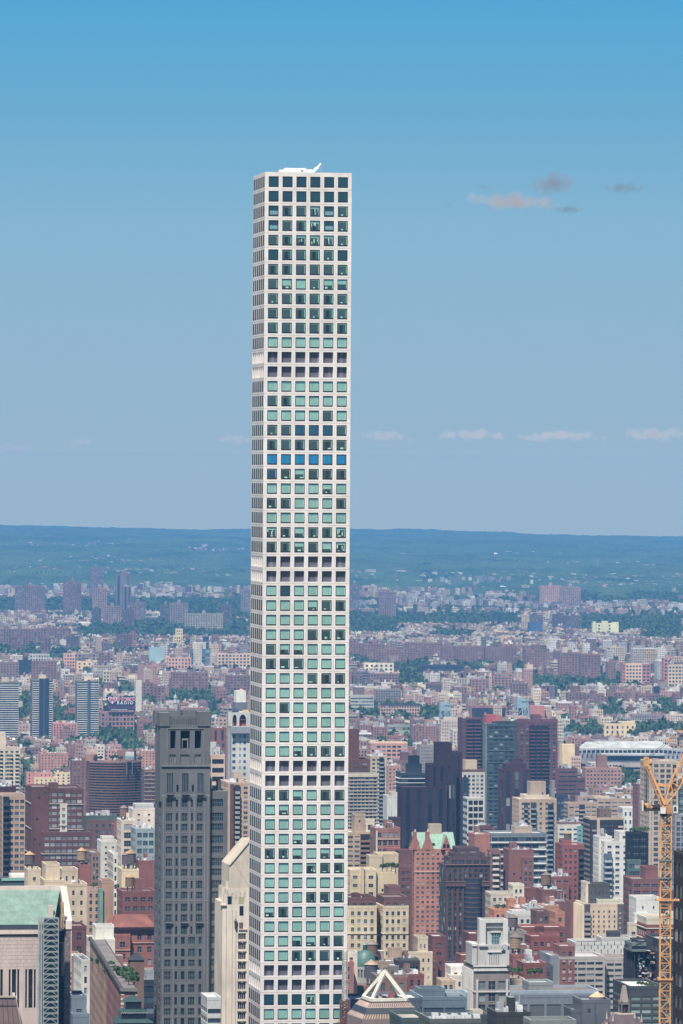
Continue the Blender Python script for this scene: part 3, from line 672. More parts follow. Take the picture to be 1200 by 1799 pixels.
# cornice, blind panels, three open loggia bays
plain(t, (0, 0), (1, 0), WG, gzz(1353), gzz(1345), 'wall', cG)
t.box(-.3, WG + .3, -.5, 0, gzz(1347), gzz(1345), 'wall', cG2)
shaft(t, 0, WG, [(297, 308), (316, 332), (341, 352)], [(1326, 1342)], gzz(1322), gzz(1345), .5)
t.box(gu(290), gu(358), .45, .5, gzz(1344), gzz(1323), 'wall', cG2)
for X in (299.5, 303, 318.5, 322, 325.5, 329, 343.5, 347): t.box(gu(X), gu(X + 1), .2, .46, gzz(1342), gzz(1326), 'wall', cG)
shaft(t, 0, WG, [(298, 307.5), (316, 332.5), (341, 352.5)], [(1284, 1315.5)], gzz(1276), gzz(1322), 9.0)
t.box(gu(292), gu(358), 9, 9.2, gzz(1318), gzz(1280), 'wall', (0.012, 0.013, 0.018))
for a, b, c_, d_ in ((318.5, 320.5, 1300, 1315), (328.5, 330.5, 1300, 1315), (318.5, 330.5, 1298, 1301)): t.box(gu(a), gu(b), 1.2, 1.8, gzz(d_), gzz(c_), 'wall', cG2)
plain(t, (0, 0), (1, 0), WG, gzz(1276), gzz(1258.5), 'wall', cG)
t.box(gu(292), gu(358), -.25, 0, gzz(1281), gzz(1279.5), 'wall', cG2); t.box(gu(292), gu(293.5), -.25, 0, gzz(1345), gzz(1281), 'wall', cG2); t.box(gu(356.5), gu(358), -.25, 0, gzz(1345), gzz(1281), 'wall', cG2)
for i in range(12): X = 300 + i * 4.2; t.box(gu(X), gu(X) + .25, -.12, 0, gzz(1272), gzz(1262), 'wall', cGd)
for i in range(26): X = 288 + i * 3.0; t.box(gu(X), gu(X) + .2, -.1, 0, gzz(1351), gzz(1346.5), 'wall', cGd)
# crown piers and roof
t.box(-1, gu(297), -.35, 7, gzz(1276), gzz(1252.5), 'wall', cG, top=('roof', cG2)); t.box(gu(346), WG + .3, -.35, 7, gzz(1276), gzz(1250.5), 'wall', cG, top=('roof', cG2))
t.box(gu(297) + .01, gu(346) - .01, .02, .9, gzz(1276), gzz(1257.5), 'wall', cG, top=('roof', cG2))
t.box(-.9, 8, dG - 6, dG, gzz(1276), gzz(1252), 'wall', cG); t.box(WG - 8, WG, dG - 6, dG, gzz(1276), gzz(1251), 'wall', cG)
t.box(.5, WG - .5, 1, dG - .5, gzz(1264), gzz(1263), 'roof', (.2, .2, .2))
# other walls
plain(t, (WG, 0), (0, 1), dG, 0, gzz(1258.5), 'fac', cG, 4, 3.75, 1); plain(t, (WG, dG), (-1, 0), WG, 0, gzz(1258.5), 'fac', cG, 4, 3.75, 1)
Lz = [gzz(1846) + i * 3.75 for i in range(int((gzz(1400) - gzz(1846)) / 3.75) + 1)]
cells(t, (0, dG), (0, -1), [0, 10, dG], [3, 13], [6, 17], Lz, [z + .9 for z in Lz[:-1]], [z + 2.9 for z in Lz[:-1]], .3, cG)
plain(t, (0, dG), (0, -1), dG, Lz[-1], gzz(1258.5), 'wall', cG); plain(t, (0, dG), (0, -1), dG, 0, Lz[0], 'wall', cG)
t.box(-.6, 0, 0, 8, Lz[-1], gzz(1276), 'wall', cG)
# pilasters and string courses
for X, yb_ in ((286.5, 1846), (304.6, 1846), (314.3, 1644), (331.4, 1644), (341, 1644), (358.5, 1846), (364.5, 1846)): t.box(gu(X), gu(X + 1.7), -.14, 0, gzz(yb_), gzz(1399), 'wall', cG2)
for Y in (1424, 1463, 1503, 1543, 1583, 1623, 1644, 1702, 1746, 1787): t.box(-.06, WG + .06, -.08, 0, gzz(Y) - .1, gzz(Y) + .1, 'wall', cG2)
t.build('wall', gt)
# the lower wing to the east
tw = MB(); x0 = WG + .02; x1 = gu(401)
wy = [(1405, 1418), (1429, 1443), (1448, 1459.5), (1469, 1482), (1488, 1499.5), (1508.5, 1522), (1527.5, 1539), (1548, 1561.5), (1567.5, 1579), (1588, 1601.5), (1607, 1619), (1628, 1641.5), (1647, 1659), (1667.5, 1681), (1686.5, 1698.5), (1707, 1721), (1730, 1744)]
ul_ = np.array([gu(371.7) - x0]); ur_ = np.array([gu(393) - x0])
zt_ = np.array([gzz(a) for a, b in wy])[::-1]; zl__ = np.array([gzz(b) for a, b in wy])[::-1]
zb__ = np.concatenate([[gzz(1748)], (zt_[:-1] + zl__[1:]) / 2, [gzz(1391)]])
cells(tw, (x0, 2), (1, 0), [0, x1 - x0], ul_, ur_, zb__, zl__, zt_, .35, cG, 'wall', glass=False)
wr2 = [(x0 + ul_[0], x0 + ur_[0], a, b) for a, b in zip(zl__, zt_)]
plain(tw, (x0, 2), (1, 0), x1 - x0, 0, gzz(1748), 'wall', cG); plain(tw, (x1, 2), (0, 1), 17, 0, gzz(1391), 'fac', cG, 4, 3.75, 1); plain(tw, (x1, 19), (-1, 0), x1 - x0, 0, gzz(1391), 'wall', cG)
tw.box(x0, x1 - .1, 2.1, 18.9, gzz(1393), gzz(1391), 'roof', (.2, .2, .2))
tw.box(gu(385), gu(392), 6, 9, gzz(1391), gzz(1373), 'wall', cGd)
tw.box(x0, gu(374), 4, 8, gzz(1391), gzz(1369), 'wall', cG); tw.build('wing', gt)
# balconies
for (a, b) in ((291, 305), (317.5, 332.5), (344.5, 358.5)):
    t = MB(); t.box(gu(a), gu(b), -1.3, -.02, gzz(1396), gzz(1395), 'wall', cG2); n_ = 9
    for i in range(n_ + 1): x = gu(a) + (gu(b) - gu(a)) * i / n_; t.box(x - .06, x + .06, -1.25, -1.15, gzz(1395), gzz(1391), 'metal', (.03, .03, .035))
    t.box(gu(a), gu(b), -1.27, -1.13, gzz(1391.3), gzz(1390.8), 'metal', (.03, .03, .035))
    for x in (gu(a), gu(b) - .4): t.box(x, x + .4, -.9, 0, gzz(1401), gzz(1396), 'wall', cG2)
    t.build('balcony', gt)
for (a, b) in ((290.5, 303.5), (317.5, 330.5), (344, 357)):
    t = MB(); t.box(gu(a), gu(b), -.9, -.02, gzz(1622), gzz(1620.8), 'wall', cG2)
    for i in range(8): x = gu(a) + (gu(b) - gu(a)) * i / 7; t.box(x - .05, x + .05, -.85, -.78, gzz(1620.8), gzz(1617), 'metal', (.03, .03, .035))
    t.build('balcony', gt)
# windows, each a part: glass with white bars
def barred(name, par, x0, x1, z0, z1, y, rnd, nx, nz, barc, tone=None, gcol=(0.012, .035, .05), r=.055):
    t = MB(); t.add([[(x0, y, z0), (x1, y, z0), (x1, y, z1), (x0, y, z1)]], 'glass', gcol, rnd=(rnd.random() * .45 if tone is None else tone))
    for i in range(1, nx):
        x = x0 + (x1 - x0) * i / nx; t.box(x - r, x + r, y - .12, y - .03, z0, z1, 'metal', barc)
    for i in range(1, nz):
        z = z0 + (z1 - z0) * i / nz; t.box(x0, x1, y - .10, y - .03, z - r * .8, z + r * .8, 'metal', barc)
    for a in ((x0, x0 + r), (x1 - r, x1)): t.box(a[0], a[1], y - .12, y - .03, z0, z1, 'metal', barc)
    return t.build(name, par)
bar = alb((112, 130, 140), .8)
rr_ = random.Random(5)
for (a, b, c_, d_) in wr[:98]:
    wdt = b - a
    if wdt > 1.6: barred('window', gt, a, b, c_, d_, .33, rr_, 3 if d_ - c_ > 5 else 4, 4 if d_ - c_ > 5 else 2, bar)
    else: barred('window', gt, a, b, c_, d_, .33, rr_, 1, 1, alb((70, 78, 86)))
t = MB()
for (a, b, c_, d_) in wr[98:]:
    t.add([[(a, .33, c_), (b, .33, c_), (b, .33, d_), (a, .33, d_)]], 'glass', (.03, .06, .08), rnd=rr_.random() * .6)
    if b - a > 1.6:
        for i in (1, 2, 3): x = a + (b - a) * i / 4; t.box(x - .08, x + .08, .2, .3, c_, d_, 'metal', bar)
o_ = t.build('window', gt); o_['kind'] = 'stuff'
wing = [o for o in gt.children if o.name.startswith('wing')][0]
for (a, b, c_, d_) in wr2: barred('window', wing, a, b, c_, d_, 2.33, rr_, 7, 2, bar)

# ================================================================== cream stone hotel tower beside it
CD = 1985.0; pC = at(391, 1565, CD); gC = gz(CD) - 1
ct = thing('hotel_tower', (pC.x, pC.y, gC), 'cream stone tower with sloping shoulder and one column of dark windows beside the white tower', 'tower')
RECTS.append((386, 440, 1490, CD, ct, 'cream stone tower'))
def cu(X, v=0): return uat(X, 1650, pC, v)[0]
def cz(Y): return at(415, Y, CD).z - gC
cc = alb((230, 216, 198), .88); cc2 = alb((238, 224, 204), .86); ccd = alb((196, 172, 148), .8)
t = MB(); Wc = cu(452); zs = cz(1634)
# lower shaft: column limits
rw = [(1640 + i * 17.55, 1650.5 + i * 17.55) for i in range(12)]
zt_ = np.array([cz(a) for a, b in rw])[::-1]; zl__ = np.array([cz(b) for a, b in rw])[::-1]
zb__ = np.concatenate([[cz(1848)], (zt_[:-1] + zl__[1:]) / 2, [zs]])
xa = cu(415)
ulc = np.array([cu(418.5), cu(440.5)]) - xa; urc = np.array([cu(432), cu(449)]) - xa
cells(t, (xa, 0), (1, 0), [0, (urc[0] + ulc[1]) / 2, Wc - xa], ulc, urc, zb__, zl__, zt_, .4, cc, glass=False)
wC = [(xa + ulc[k], xa + urc[k], a, b) for k in range(2) for a, b in zip(zl__, zt_)]
plain(t, (0, 0), (1, 0), xa, 0, cz(1586), 'wall', cc); plain(t, (xa, 0), (1, 0), Wc - xa, 0, cz(1848), 'wall', cc)
plain(t, (xa, 0), (1, 0), Wc - xa, zs, cz(1586), 'wall', cc)
# stone ledges between the windows
for a, b in rw:
    z = cz(b + 4.2)
    for (u0, u1) in ((417.5, 424.5), (426, 433)): t.box(cu(u0), cu(u1), -.25, 0, z - .12, z + .12, 'wall', alb((120, 92, 78)))
    t.box(cu(424.8), cu(425.6), -.2, 0, z - .7, z - .2, 'wall', alb((110, 85, 75)))
for X in (397, 407.5, 414): t.box(cu(X), cu(X) + .22, -.02, 0, cz(1848), cz(1600), 'wall', ccd)
for X0_, X1_, Y0_, Y1_ in ((399.5, 406.5, 1575, 1589), (420.5, 427.5, 1592, 1609)): t.box(cu(X0_), cu(X1_), -.04, 0, cz(Y1_), cz(Y0_), 'glass', (.02, .025, .05), rnd=.1)
t.box(cu(419), cu(434), -.35, 0, cz(1634.5), cz(1632.8), 'wall', ccd)
t.box(cu(419), cu(428), -.04, 0, cz(1588.5), cz(1576), 'wall', alb((190, 180, 130))); t.box(cu(420), cu(427), -.05, 0, cz(1632), cz(1621), 'wall', alb((110, 95, 95)))
for i in range(30): X = 398 + (i * 7.3) % 36; Y = 1566 + (i * 5.1) % 16; t.box(cu(X), cu(X) + .25, -.02, 0, cz(Y + 2), cz(Y), 'wall', ccd)
t.box(.02, Wc, .9, 30, 0, cz(1586) - .02, 'wall', cc); plain(t, (0, 30), (0, -1), 30, 0, cz(1586), 'wall', cc)
# tall upper body with the slope that climbs to the east
ta, tb = cu(402), Wc
zA, zB = cz(1586), cz(1520)
t.box(cu(397), Wc, .05, 24, zA, cz(1562), 'wall', cc, top=('roof', ccd))
t.box(ta, tb, .6, 20, cz(1562), zB, 'wall', alb((218, 202, 182), .86))
za1, za2 = cz(1520), cz(1478)
sl_ = [[(ta, .6, za1), (tb, .6, za1), (tb, .6, za2), (cu(437), .6, za2)], [(ta, .6, za1), (cu(437), .6, za2), (cu(437), 20, za2), (ta, 20, za1)], [(tb, 20, za1), (ta, 20, za1), (cu(437), 20, za2), (tb, 20, za2)], [(cu(437), .6, za2), (tb, .6, za2), (tb, 20, za2), (cu(437), 20, za2)]]
t.add(sl_, 'wall', alb((214, 198, 178), .84))
t.beam((ta, .45, za1), (cu(437), .45, za2), .25, 'wall', cc)
for i in range(24): X = 410 + (i * 5.7) % 27; Y = 1518 + (i * 9.1) % 44; t.box(cu(X, .6), cu(X, .6) + .3, .57, .6, cz(Y + 1.2), cz(Y), 'wall', ccd)
t.build('wall', ct)
t = MB()  # stepped top pinnacles and urns
for X, Y in ((392, 1558), (395, 1570), (399, 1548)):
    t.box(cu(X) - .5, cu(X) + .5, .5, 1.5, cz(1590), cz(Y), 'wall', cc2); t.frustum(cu(X), 1, .6, .05, cz(Y), cz(Y - 6), 6, 'wall', alb((150, 165, 140)))
t.box(-.5, cu(397), -.6, 3, cz(1591), cz(1589), 'wall', cc2); t.build('parapet', ct)
t = MB(); t.box(cu(412), cu(415.2), -.9, -.05, cz(1630), cz(1618), 'metal', alb((70, 55, 55))); t.frustum(cu(413.6), -.5, .7, .05, cz(1618), cz(1613), 6, 'metal', alb((95, 130, 105))); t.build('lantern', ct)
for (a, b, c_, d_) in wC:
    o_ = barred('window', ct, a, b, c_, d_, .38, rr_, 4, 1, alb((175, 150, 135)), tone=.25, gcol=(.02, .02, .035), r=.13)

# ================================================================== granite building with the green gable roof
SD = 1800.0; pS = at(-60, 1634, SD); gS = gz(SD) - 1
st_ = thing('granite_building', (pS.x, pS.y, gS), 'pink granite office building with broad pale green copper roof behind scaffolding', 'office building')
RECTS.append((-60, 126, 1565, SD, st_, 'green roofed granite building'))
def su(X, v=0, Y=1700): return uat(X, Y, pS, v)[0]
def sz(Y, D=SD): return at(40, Y, D).z - gS
pk = alb((205, 182, 178), .86); pk2 = alb((222, 200, 190), .86); cop = alb((163, 197, 186), .50, 1.0)
t = MB()
x1 = su(101); ztop = sz(1634)
strips = [(-40, -34), (-30, -8), (-4, -1), (0.5, 5.2), (15.5, 18.8), (21, 28.5), (30.5, 34), (44.5, 47.7), (50.2, 57.5), (59.8, 63)]
ua = np.array([su(a) for a, b in strips]); ubb = np.array([su(b) for a, b in strips])
cells(t, (0, 0), (1, 0), np.concatenate([[0], (ubb[:-1] + ua[1:]) / 2, [su(68)]]), ua, ubb, [sz(1777), sz(1700)], [sz(1772.5)], [sz(1704)], .8, pk, glass=False)
plain(t, (0, 0), (1, 0), su(68), 0, sz(1777), 'wall', pk); plain(t, (0, 0), (1, 0), su(68), sz(1700), ztop, 'wall', pk)
plain(t, (su(68), 0), (1, 0), x1 - su(68), 0, ztop, 'wall', alb((90, 95, 105)))
j = 0  # granite block joints
z = sz(1700)
while z < ztop - .3:
    t.box(0, su(66), -.02, 0, z, z + .05, 'wall', alb((150, 125, 122))); k = (j % 2) * .9
    x = k
    while x < su(66): t.box(x, x + .06, -.022, -.0, z + .05, min(z + 1.15, ztop), 'wall', alb((165, 140, 137))); x += 1.8
    z += 1.17; j += 1
t.box(-.2, x1, -.6, 0, sz(1642), sz(1635), 'wall', pk2); t.box(-.2, x1, -.3, 0, sz(1645), sz(1642.2), 'wall', alb((90, 70, 72)))
# recess, its shade put into a dark wall colour, and east pier
dS = 33.0
xr0, xr1, xp0, xp1 = su(101), su(113.5), su(113.5), su(125.5)
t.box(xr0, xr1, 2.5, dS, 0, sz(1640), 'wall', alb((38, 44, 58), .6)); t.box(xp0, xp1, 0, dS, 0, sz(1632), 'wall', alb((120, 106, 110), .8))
t.box(xp1 - .25, xp1, -.03, 0, 0, sz(1632), 'wall', pk2)
for i in range(60):
    x = xp0 + R0.random() * (xp1 - xp0 - .6); zz = sz(1799) + R0.random() * (sz(1635) - sz(1799)); t.box(x, x + .3, -.02, 0, zz, zz + .3, 'wall', alb((165, 150, 150)))
plain(t, (0, dS), (0, -1), dS, 0, ztop, 'wall', pk)
plain(t, (xp1, dS), (-1, 0), xp1, 0, ztop, 'wall', pk)
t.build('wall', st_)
# roof: a copper slope rising away from the street to the ridge, granite gable rim around it
t = MB(); zr0, rdep = sz(1626), 16.0
ridge = at(40, 1565, SD + rdep).z - gS
xe0, xe1 = su(94.5, 0, 1625), su(105, rdep, 1565)
for i in range(22):
    for j in range(5):
        f0, f1, g0_, g1_ = i / 22, (i + 1) / 22, j / 5, (j + 1) / 5; pt_ = lambda f, g: (f * (xe0 + (xe1 - xe0) * g), .5 + (rdep - .5) * g, zr0 + (ridge - zr0) * g)
        k_ = R0.uniform(.90, 1.05); t.add([[pt_(f0, g0_), pt_(f1, g0_), pt_(f1, g1_), pt_(f0, g1_)]], 'metal', tuple(v * k_ for v in cop))
t.add([[(0, rdep, ridge), (xe1, rdep, ridge), (xe0, dS, zr0), (0, dS, zr0)]], 'metal', cop)
for i in range(22):
    f = (i + .5) / 22; a = (xe0 * f, .5, zr0 + .03); b = (xe1 * f, rdep, ridge + .03); t.beam(a, b, .05, 'metal', alb((172, 204, 194), .52, 1.0))
t.box(0, xe0, -.2, .48, sz(1634), sz(1627), 'metal', alb((60, 72, 88)))
t.build('roof', st_)
t = MB()   # rim
def slopebox(xa, xb, h): 
    return [[(xa, -.3, sz(1634)), (xb, -.3, sz(1634)), (xb, -.3, zr0 + h), (xa, -.3, zr0 + h)], [(xa, -.3, zr0 + h), (xb, -.3, zr0 + h), (xb, rdep, ridge + h), (xa, rdep, ridge + h)], [(xa, -.3, zr0), (xa, rdep, ridge - 2), (xa, rdep, ridge + h), (xa, -.3, zr0 + h)], [(xb, -.3, zr0), (xb, rdep, ridge - 2), (xb, rdep, ridge + h), (xb, -.3, zr0 + h)], [(xa, rdep, ridge + h), (xb, rdep, ridge + h), (xb, dS, zr0 + h), (xa, dS, zr0 + h)]]
xg1 = su(126, 0, 1634); 
t.add(slopebox(xg1 - 2.0, xg1, 1.2), 'wall', pk2); t.box(0, xg1, rdep, rdep + 1.2, ridge - 1, ridge + 1.3, 'wall', pk2)
t.build('gable_rim', st_)
t = MB()   # well between roof and rim, shadow put into its slope colours, stone pier inside
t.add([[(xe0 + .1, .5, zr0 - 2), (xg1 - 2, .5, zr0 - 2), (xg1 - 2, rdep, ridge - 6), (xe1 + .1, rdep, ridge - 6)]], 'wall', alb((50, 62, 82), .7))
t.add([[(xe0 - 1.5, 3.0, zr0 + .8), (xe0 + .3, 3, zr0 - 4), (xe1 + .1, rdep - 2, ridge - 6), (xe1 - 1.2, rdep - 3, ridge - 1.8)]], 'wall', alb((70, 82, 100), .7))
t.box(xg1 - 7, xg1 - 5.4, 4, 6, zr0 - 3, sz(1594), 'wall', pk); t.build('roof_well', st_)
for k in range(len(strips)):
    a, b = ua[k], ubb[k]; 
    if b < 2: continue
    t = MB(); z0, z1 = sz(1772.5), sz(1704)
    t.add([[(a, .78, z0), (b, .78, z0), (b, .78, z1), (a, .78, z1)]], 'glass', (.008, .012, .02), rnd=.05)
    for f in (.45, .78): t.box(a, b, .7, .77, z1 - (z1 - z0) * f - 1.1, z1 - (z1 - z0) * f + .3, 'metal', alb((20, 50, 68), .6))
    t.build('window', st_)
# scaffold tower on its front
p = at(66, 1799, SD - 4); sc_ = thing('scaffold_tower', (p.x, p.y, gS), 'silver lattice scaffold hoist standing against the green roofed granite building', 'scaffold')
RECTS.append((65, 102, 1610, SD - 5, sc_, 'silver scaffold hoist'))
svc = alb((176, 182, 188), .8)
def kz(Y): return at(80, Y, SD - 4).z - gS
kx = lambda X: (X - 66) / FPX * (SD - 4)
t = MB()
lattice(t, 0, kx(71.5), -2.2, -.8, kz(1812), kz(1609), 1.15, .11, svc, .075, 2); t.build('mast', sc_)
t = MB()
for X in (74.5, 100.5):
    for y in (-2.4, -.6): t.beam((kx(X), y, kz(1812)), (kx(X), y, kz(1612)), .10, 'metal', svc)
ys = list(np.arange(1612, 1812, 9.8))
for i, Y in enumerate(ys[:-1]):
    for y in (-2.4, -.6): t.beam((kx(74.5), y, kz(Y)), (kx(100.5), y, kz(Y)), .09, 'metal', svc); t.beam((kx(74.5), y, kz(Y + 1.6)), (kx(100.5), y, kz(Y + 1.6)), .05, 'metal', svc)
    t.beam((kx(74.5), -2.4, kz(Y + 9.8)), (kx(87.5), -2.4, kz(Y)), .07, 'metal', svc); t.beam((kx(87.5), -2.4, kz(Y)), (kx(100.5), -2.4, kz(Y + 9.8)), .07, 'metal', svc)
t.build('frame', sc_)
t = MB()
for i, Y in enumerate(ys[:-1]):
    if 1: t.box(kx(75), kx(100), -.9, -.7, kz(Y + 9), kz(Y + 1), 'metal', alb((36, 92, 92), .7) if i % 3 else alb((30, 60, 75), .7))
t.build('net', sc_)
t = MB(); lattice(t, kx(110.5), kx(114.5), 6, 7, kz(1634), kz(1588), 1.3, .1, alb((215, 160, 60)), .07); t.build('yellow_ladder', sc_)

# dark brown copper roof in the corner
p = at(-30, 1753, 1500); b_ = thing('copper_roofed_building', (p.x, p.y, -2), 'dark brown sloping metal roof with pale coping in the corner below the granite building', 'building')
t = MB(); D = 1500; q = lambda X, Y, DD=D: local(at(X, Y, DD), b_)
brn = alb((112, 84, 84), .85)
a, b2, c2, d2 = q(-30, 1830, D - 2), q(42, 1830, D - 2), q(27, 1752), q(-30, 1750)
t.add([[tuple(a), tuple(b2), tuple(c2), tuple(d2)]], 'metal', brn); e2 = q(27, 1752, D + 25); f2 = q(48, 1830, D + 25)
t.add([[tuple(b2), tuple(f2), tuple(e2), tuple(c2)], [tuple(d2), tuple(c2), tuple(e2), tuple(q(-30, 1750, D + 25))]], 'metal', tuple(x * .9 for x in brn))
for X in (-20, -12, -4, 4, 12, 20): t.beam(q(X, 1752.5, D - .1), q(X + 4 + X * .1, 1830, D - 2.1), .06, 'metal', alb((90, 66, 68)))
t.beam(q(-30, 1766, D - .6), q(30, 1766, D - .6), .07, 'metal', alb((90, 66, 68)))
t.build('roof', b_); t = MB(); t.beam(q(-30, 1751, D - .2), q(27.5, 1751, D - .2), .22, 'wall', alb((190, 180, 150))); t.beam(q(27.5, 1751.5, D - .2), q(43, 1830, D - 2.2), .12, 'wall', alb((165, 150, 135))); t.build('coping', b_)
t = MB(); x_, z_ = q(30, 1830, D), 0; t.box(0, x_.x + 2, 1, 25, 0, x_.z, 'fac', alb((120, 100, 100))); t.build('wall', b_)
t = MB(); c_ = q(24.5, 1748, D); t.box(c_.x - .3, c_.x + .3, -.5, 0, c_.z - .6, c_.z + .5, 'metal', (.75, .75, .75)); t.box(c_.x - .1, c_.x + .9, -.4, 0, c_.z - 1.2, c_.z - .4, 'metal', (.7, .7, .7)); t.build('roof_lamp', b_)
# ================================================================== orange tower crane
KD = 1100.0; p = at(1170, 1432, KD); gK = gz(KD) - 1
cb = thing('tower_crane', (p.x, p.y, gK), 'orange lattice tower crane with raised boom and white cab, tallest thing by the east edge', 'crane', rz=0)
org = alb((222, 152, 62), .95); orgd = alb((190, 120, 60), .95)
K = lambda X, Y, dy=0.0: tuple(Vector(at(X, Y, KD + dy)) - Vector(cb.location))
hw = (1179 - 1161) / 2 / FPX * KD
kz_ = lambda Y: K(1170, Y)[2]
def slat(mb, za, zc, step):
    """mast section following true vertical"""
    lattice(mb, -hw, hw, -hw, hw, za, zc, step, .115, org, .075)
t = MB(); slat(t, 0, kz_(1433), 1.75)
for Y, r_ in ((1511, 1.5), (1542, 1.5)): t.box(-hw * r_, hw * r_, -hw * 1.3, hw * 1.3, kz_(Y + 1.5), kz_(Y - 1), 'metal', alb((120, 130, 135)))
for Y in range(1450, 1850, 23): t.box(-hw - .12, hw + .12, -hw - .12, -hw + .1, kz_(Y + .6), kz_(Y - .6), 'metal', orgd)
lattice(t, -.35, .35, -.35, .35, 0, kz_(1433), 1.1, .05, alb((150, 155, 160)), .04)
t.build('mast', cb)
for Y in (1581, 1720):
    t = MB(); w_ = hw * (2.0 if Y == 1581 else 1.5)
    t.box(-w_, w_ * (1.35 if Y == 1581 else 1), -hw * 1.4, hw * 1.4, kz_(Y + 1.2), kz_(Y - 1.2), 'metal', org)
    for x in (-w_, w_ - .15): t.box(x, x + .15, -hw * 1.4, -hw * 1.4 + .15, kz_(Y), kz_(Y - 5), 'metal', org)
    t.build('collar', cb)
t = MB(); t.frustum(0, 0, hw * 1.25, hw * 1.15, kz_(1434), kz_(1429), 16, 'metal', alb((70, 55, 50))); t.box(-hw * 1.0, hw * 1.1, -hw, hw, kz_(1429), kz_(1414), 'metal', orgd)
t.beam(K(1164, 1413), K(1178, 1428), .3, 'metal', org); t.beam(K(1168, 1411), K(1176, 1430), .22, 'metal', org); t.build('slewing_platform', cb)
t = MB(); a, b2 = K(1127, 1424), K(1162, 1421)
t.box(a[0], b2[0], -1.1, 1.1, kz_(1424.5), kz_(1421.5), 'metal', alb((45, 48, 60)))
for X in range(1130, 1162, 4): x = K(X, 1420)[0]; t.box(x, x + .08, -1.15, -1.05, kz_(1421.5), kz_(1415), 'metal', alb((60, 60, 70)))
t.box(a[0], b2[0], -1.16, -1.04, kz_(1415.6), kz_(1415), 'metal', alb((60, 60, 70)))
for X, Y, c_ in ((1131, 1413, (70, 50, 60)), (1136, 1411, org), (1144, 1416, org), (1149, 1414, (60, 55, 65)), (1155, 1413, (90, 60, 50))):
    x, _, z = K(X, Y); cc_ = c_ if max(c_) < 1 else alb(c_); t.frustum(x, 0, .55, .5, kz_(1421.5), z, 10, 'metal', cc_); t.box(x - .2, x + .5, -.8, -.3, kz_(1421.5), z - .3, 'metal', cc_)
t.build('counter_jib', cb)
t = MB(); x = K(1127, 1407)[0]; t.box(x, x + .35, -1.2, 1.2, kz_(1424.5), kz_(1407), 'metal', alb((205, 205, 205))); t.build('counterweight', cb)
t = MB(); x0, x1_ = K(1159.5, 1417)[0], K(1168.7, 1417)[0]; t.box(x0, x1_, -hw - 1.0, -hw - .02, kz_(1428.5), kz_(1417.3), 'metal', alb((222, 224, 222))); t.box(x0 + .1, x1_ - .1, -hw - 1.02, -hw - 1, kz_(1418.3), kz_(1417.6), 'metal', (.3, .3, .3)); t.build('electrical_cabinet', cb)
t = MB(); x0, x1_ = K(1182.5, 1417)[0], K(1188.5, 1417)[0]
t.box(x0 - .05, x1_ + .25, -1.1, .8, kz_(1427.5), kz_(1415.5), 'metal', alb((215, 215, 215))); t.add([[(x0 + .05, -1.13, kz_(1425)), (x1_, -1.13, kz_(1424)), (x1_ - .1, -1.13, kz_(1416.5)), (x0 + .15, -1.13, kz_(1417))]], 'glass', (.02, .02, .05), rnd=.1); t.box(x0 - .8, x1_ + 1.6, -.9, .9, kz_(1430.5), kz_(1429.8), 'metal', alb((170, 172, 175))); t.build('cab', cb)
# back mast (A-frame) and boom
def truss(mb, p0, p1, hw_, hd, step, r, col, taper=1.0):
    p0, p1 = np.array(p0, float), np.array(p1, float); d = p1 - p0; l_ = np.linalg.norm(d); d /= l_
    s_ = np.array([0, 1.0, 0]); u = np.cross(s_, d); u /= np.linalg.norm(u); n_ = max(2, round(l_ / step))
    def c(i, k):
        f = i / n_; w_ = min(1.0, .18 + f * 5) * (1 if f < .9 else taper); a = (u * hw_ * w_, s_ * hd)
        return p0 + d * l_ * f + a[0] * (1, 1, -1, -1)[k] + a[1] * (1, -1, -1, 1)[k]
    for k in range(4):
        for i in range(n_):
            mb.beam(c(i, k), c(i + 1, k), r, 'metal', col); k2 = (k + 1) % 4
            mb.beam(c(i, k), c(i, k2), r * .55, 'metal', col)
            if i % 2: mb.beam(c(i, k), c(i + 1, k2), r * .6, 'metal', col)
            else: mb.beam(c(i, k2), c(i + 1, k), r * .6, 'metal', col)
t = MB()
for dy in (-1.0, 1.0):
    a, b2 = K(1168, 1413), K(1138, 1343); t.beam((a[0], dy, a[2]), (b2[0], dy * .4, b2[2]), .20, 'metal', org)
    a, b2 = K(1163, 1413), K(1137, 1345); t.beam((a[0] - .2, dy, a[2]), (b2[0] - .3, dy * .4, b2[2]), .13, 'metal', orgd)
for f in (.15, .3, .45, .6, .75, .9): x = [a_ + (b_2 - a_) * f for a_, b_2 in zip(K(1168, 1413), K(1138, 1343))]; t.beam((x[0], -.8, x[2]), (x[0], .8, x[2]), .09, 'metal', org); t.beam((x[0], 0, x[2]), (x[0] - .6, 0, x[2] - .5), .09, 'metal', orgd)
t.beam(K(1153, 1378), K(1184, 1382), .24, 'metal', org)
t.build('back_mast', cb)
t = MB(); a, b2 = K(1134, 1331), K(1137, 1345); t.beam(a, K(1134, 1346), .34, 'metal', org); t.beam(K(1136, 1332), K(1141, 1342), .42, 'metal', org); t.frustum(K(1136, 1333)[0], 0, .5, .5, kz_(1334), kz_(1330), 10, 'metal', org); t.beam(K(1138, 1340), K(1145, 1344), .2, 'metal', alb((80, 70, 70))); t.build('mast_head', cb)
tip = K(1262, 1222)
t = MB(); truss(t, K(1169, 1412), tip, 1.0, .9, 2.0, .13, org, .5); t.beam(K(1176, 1390), K(1186, 1374), .3, 'metal', orgd); t.box(K(1183, 1375)[0], K(1188, 1370)[0], -.6, .6, kz_(1376), kz_(1370), 'metal', alb((80, 70, 60))); t.build('boom', cb)
t = MB()
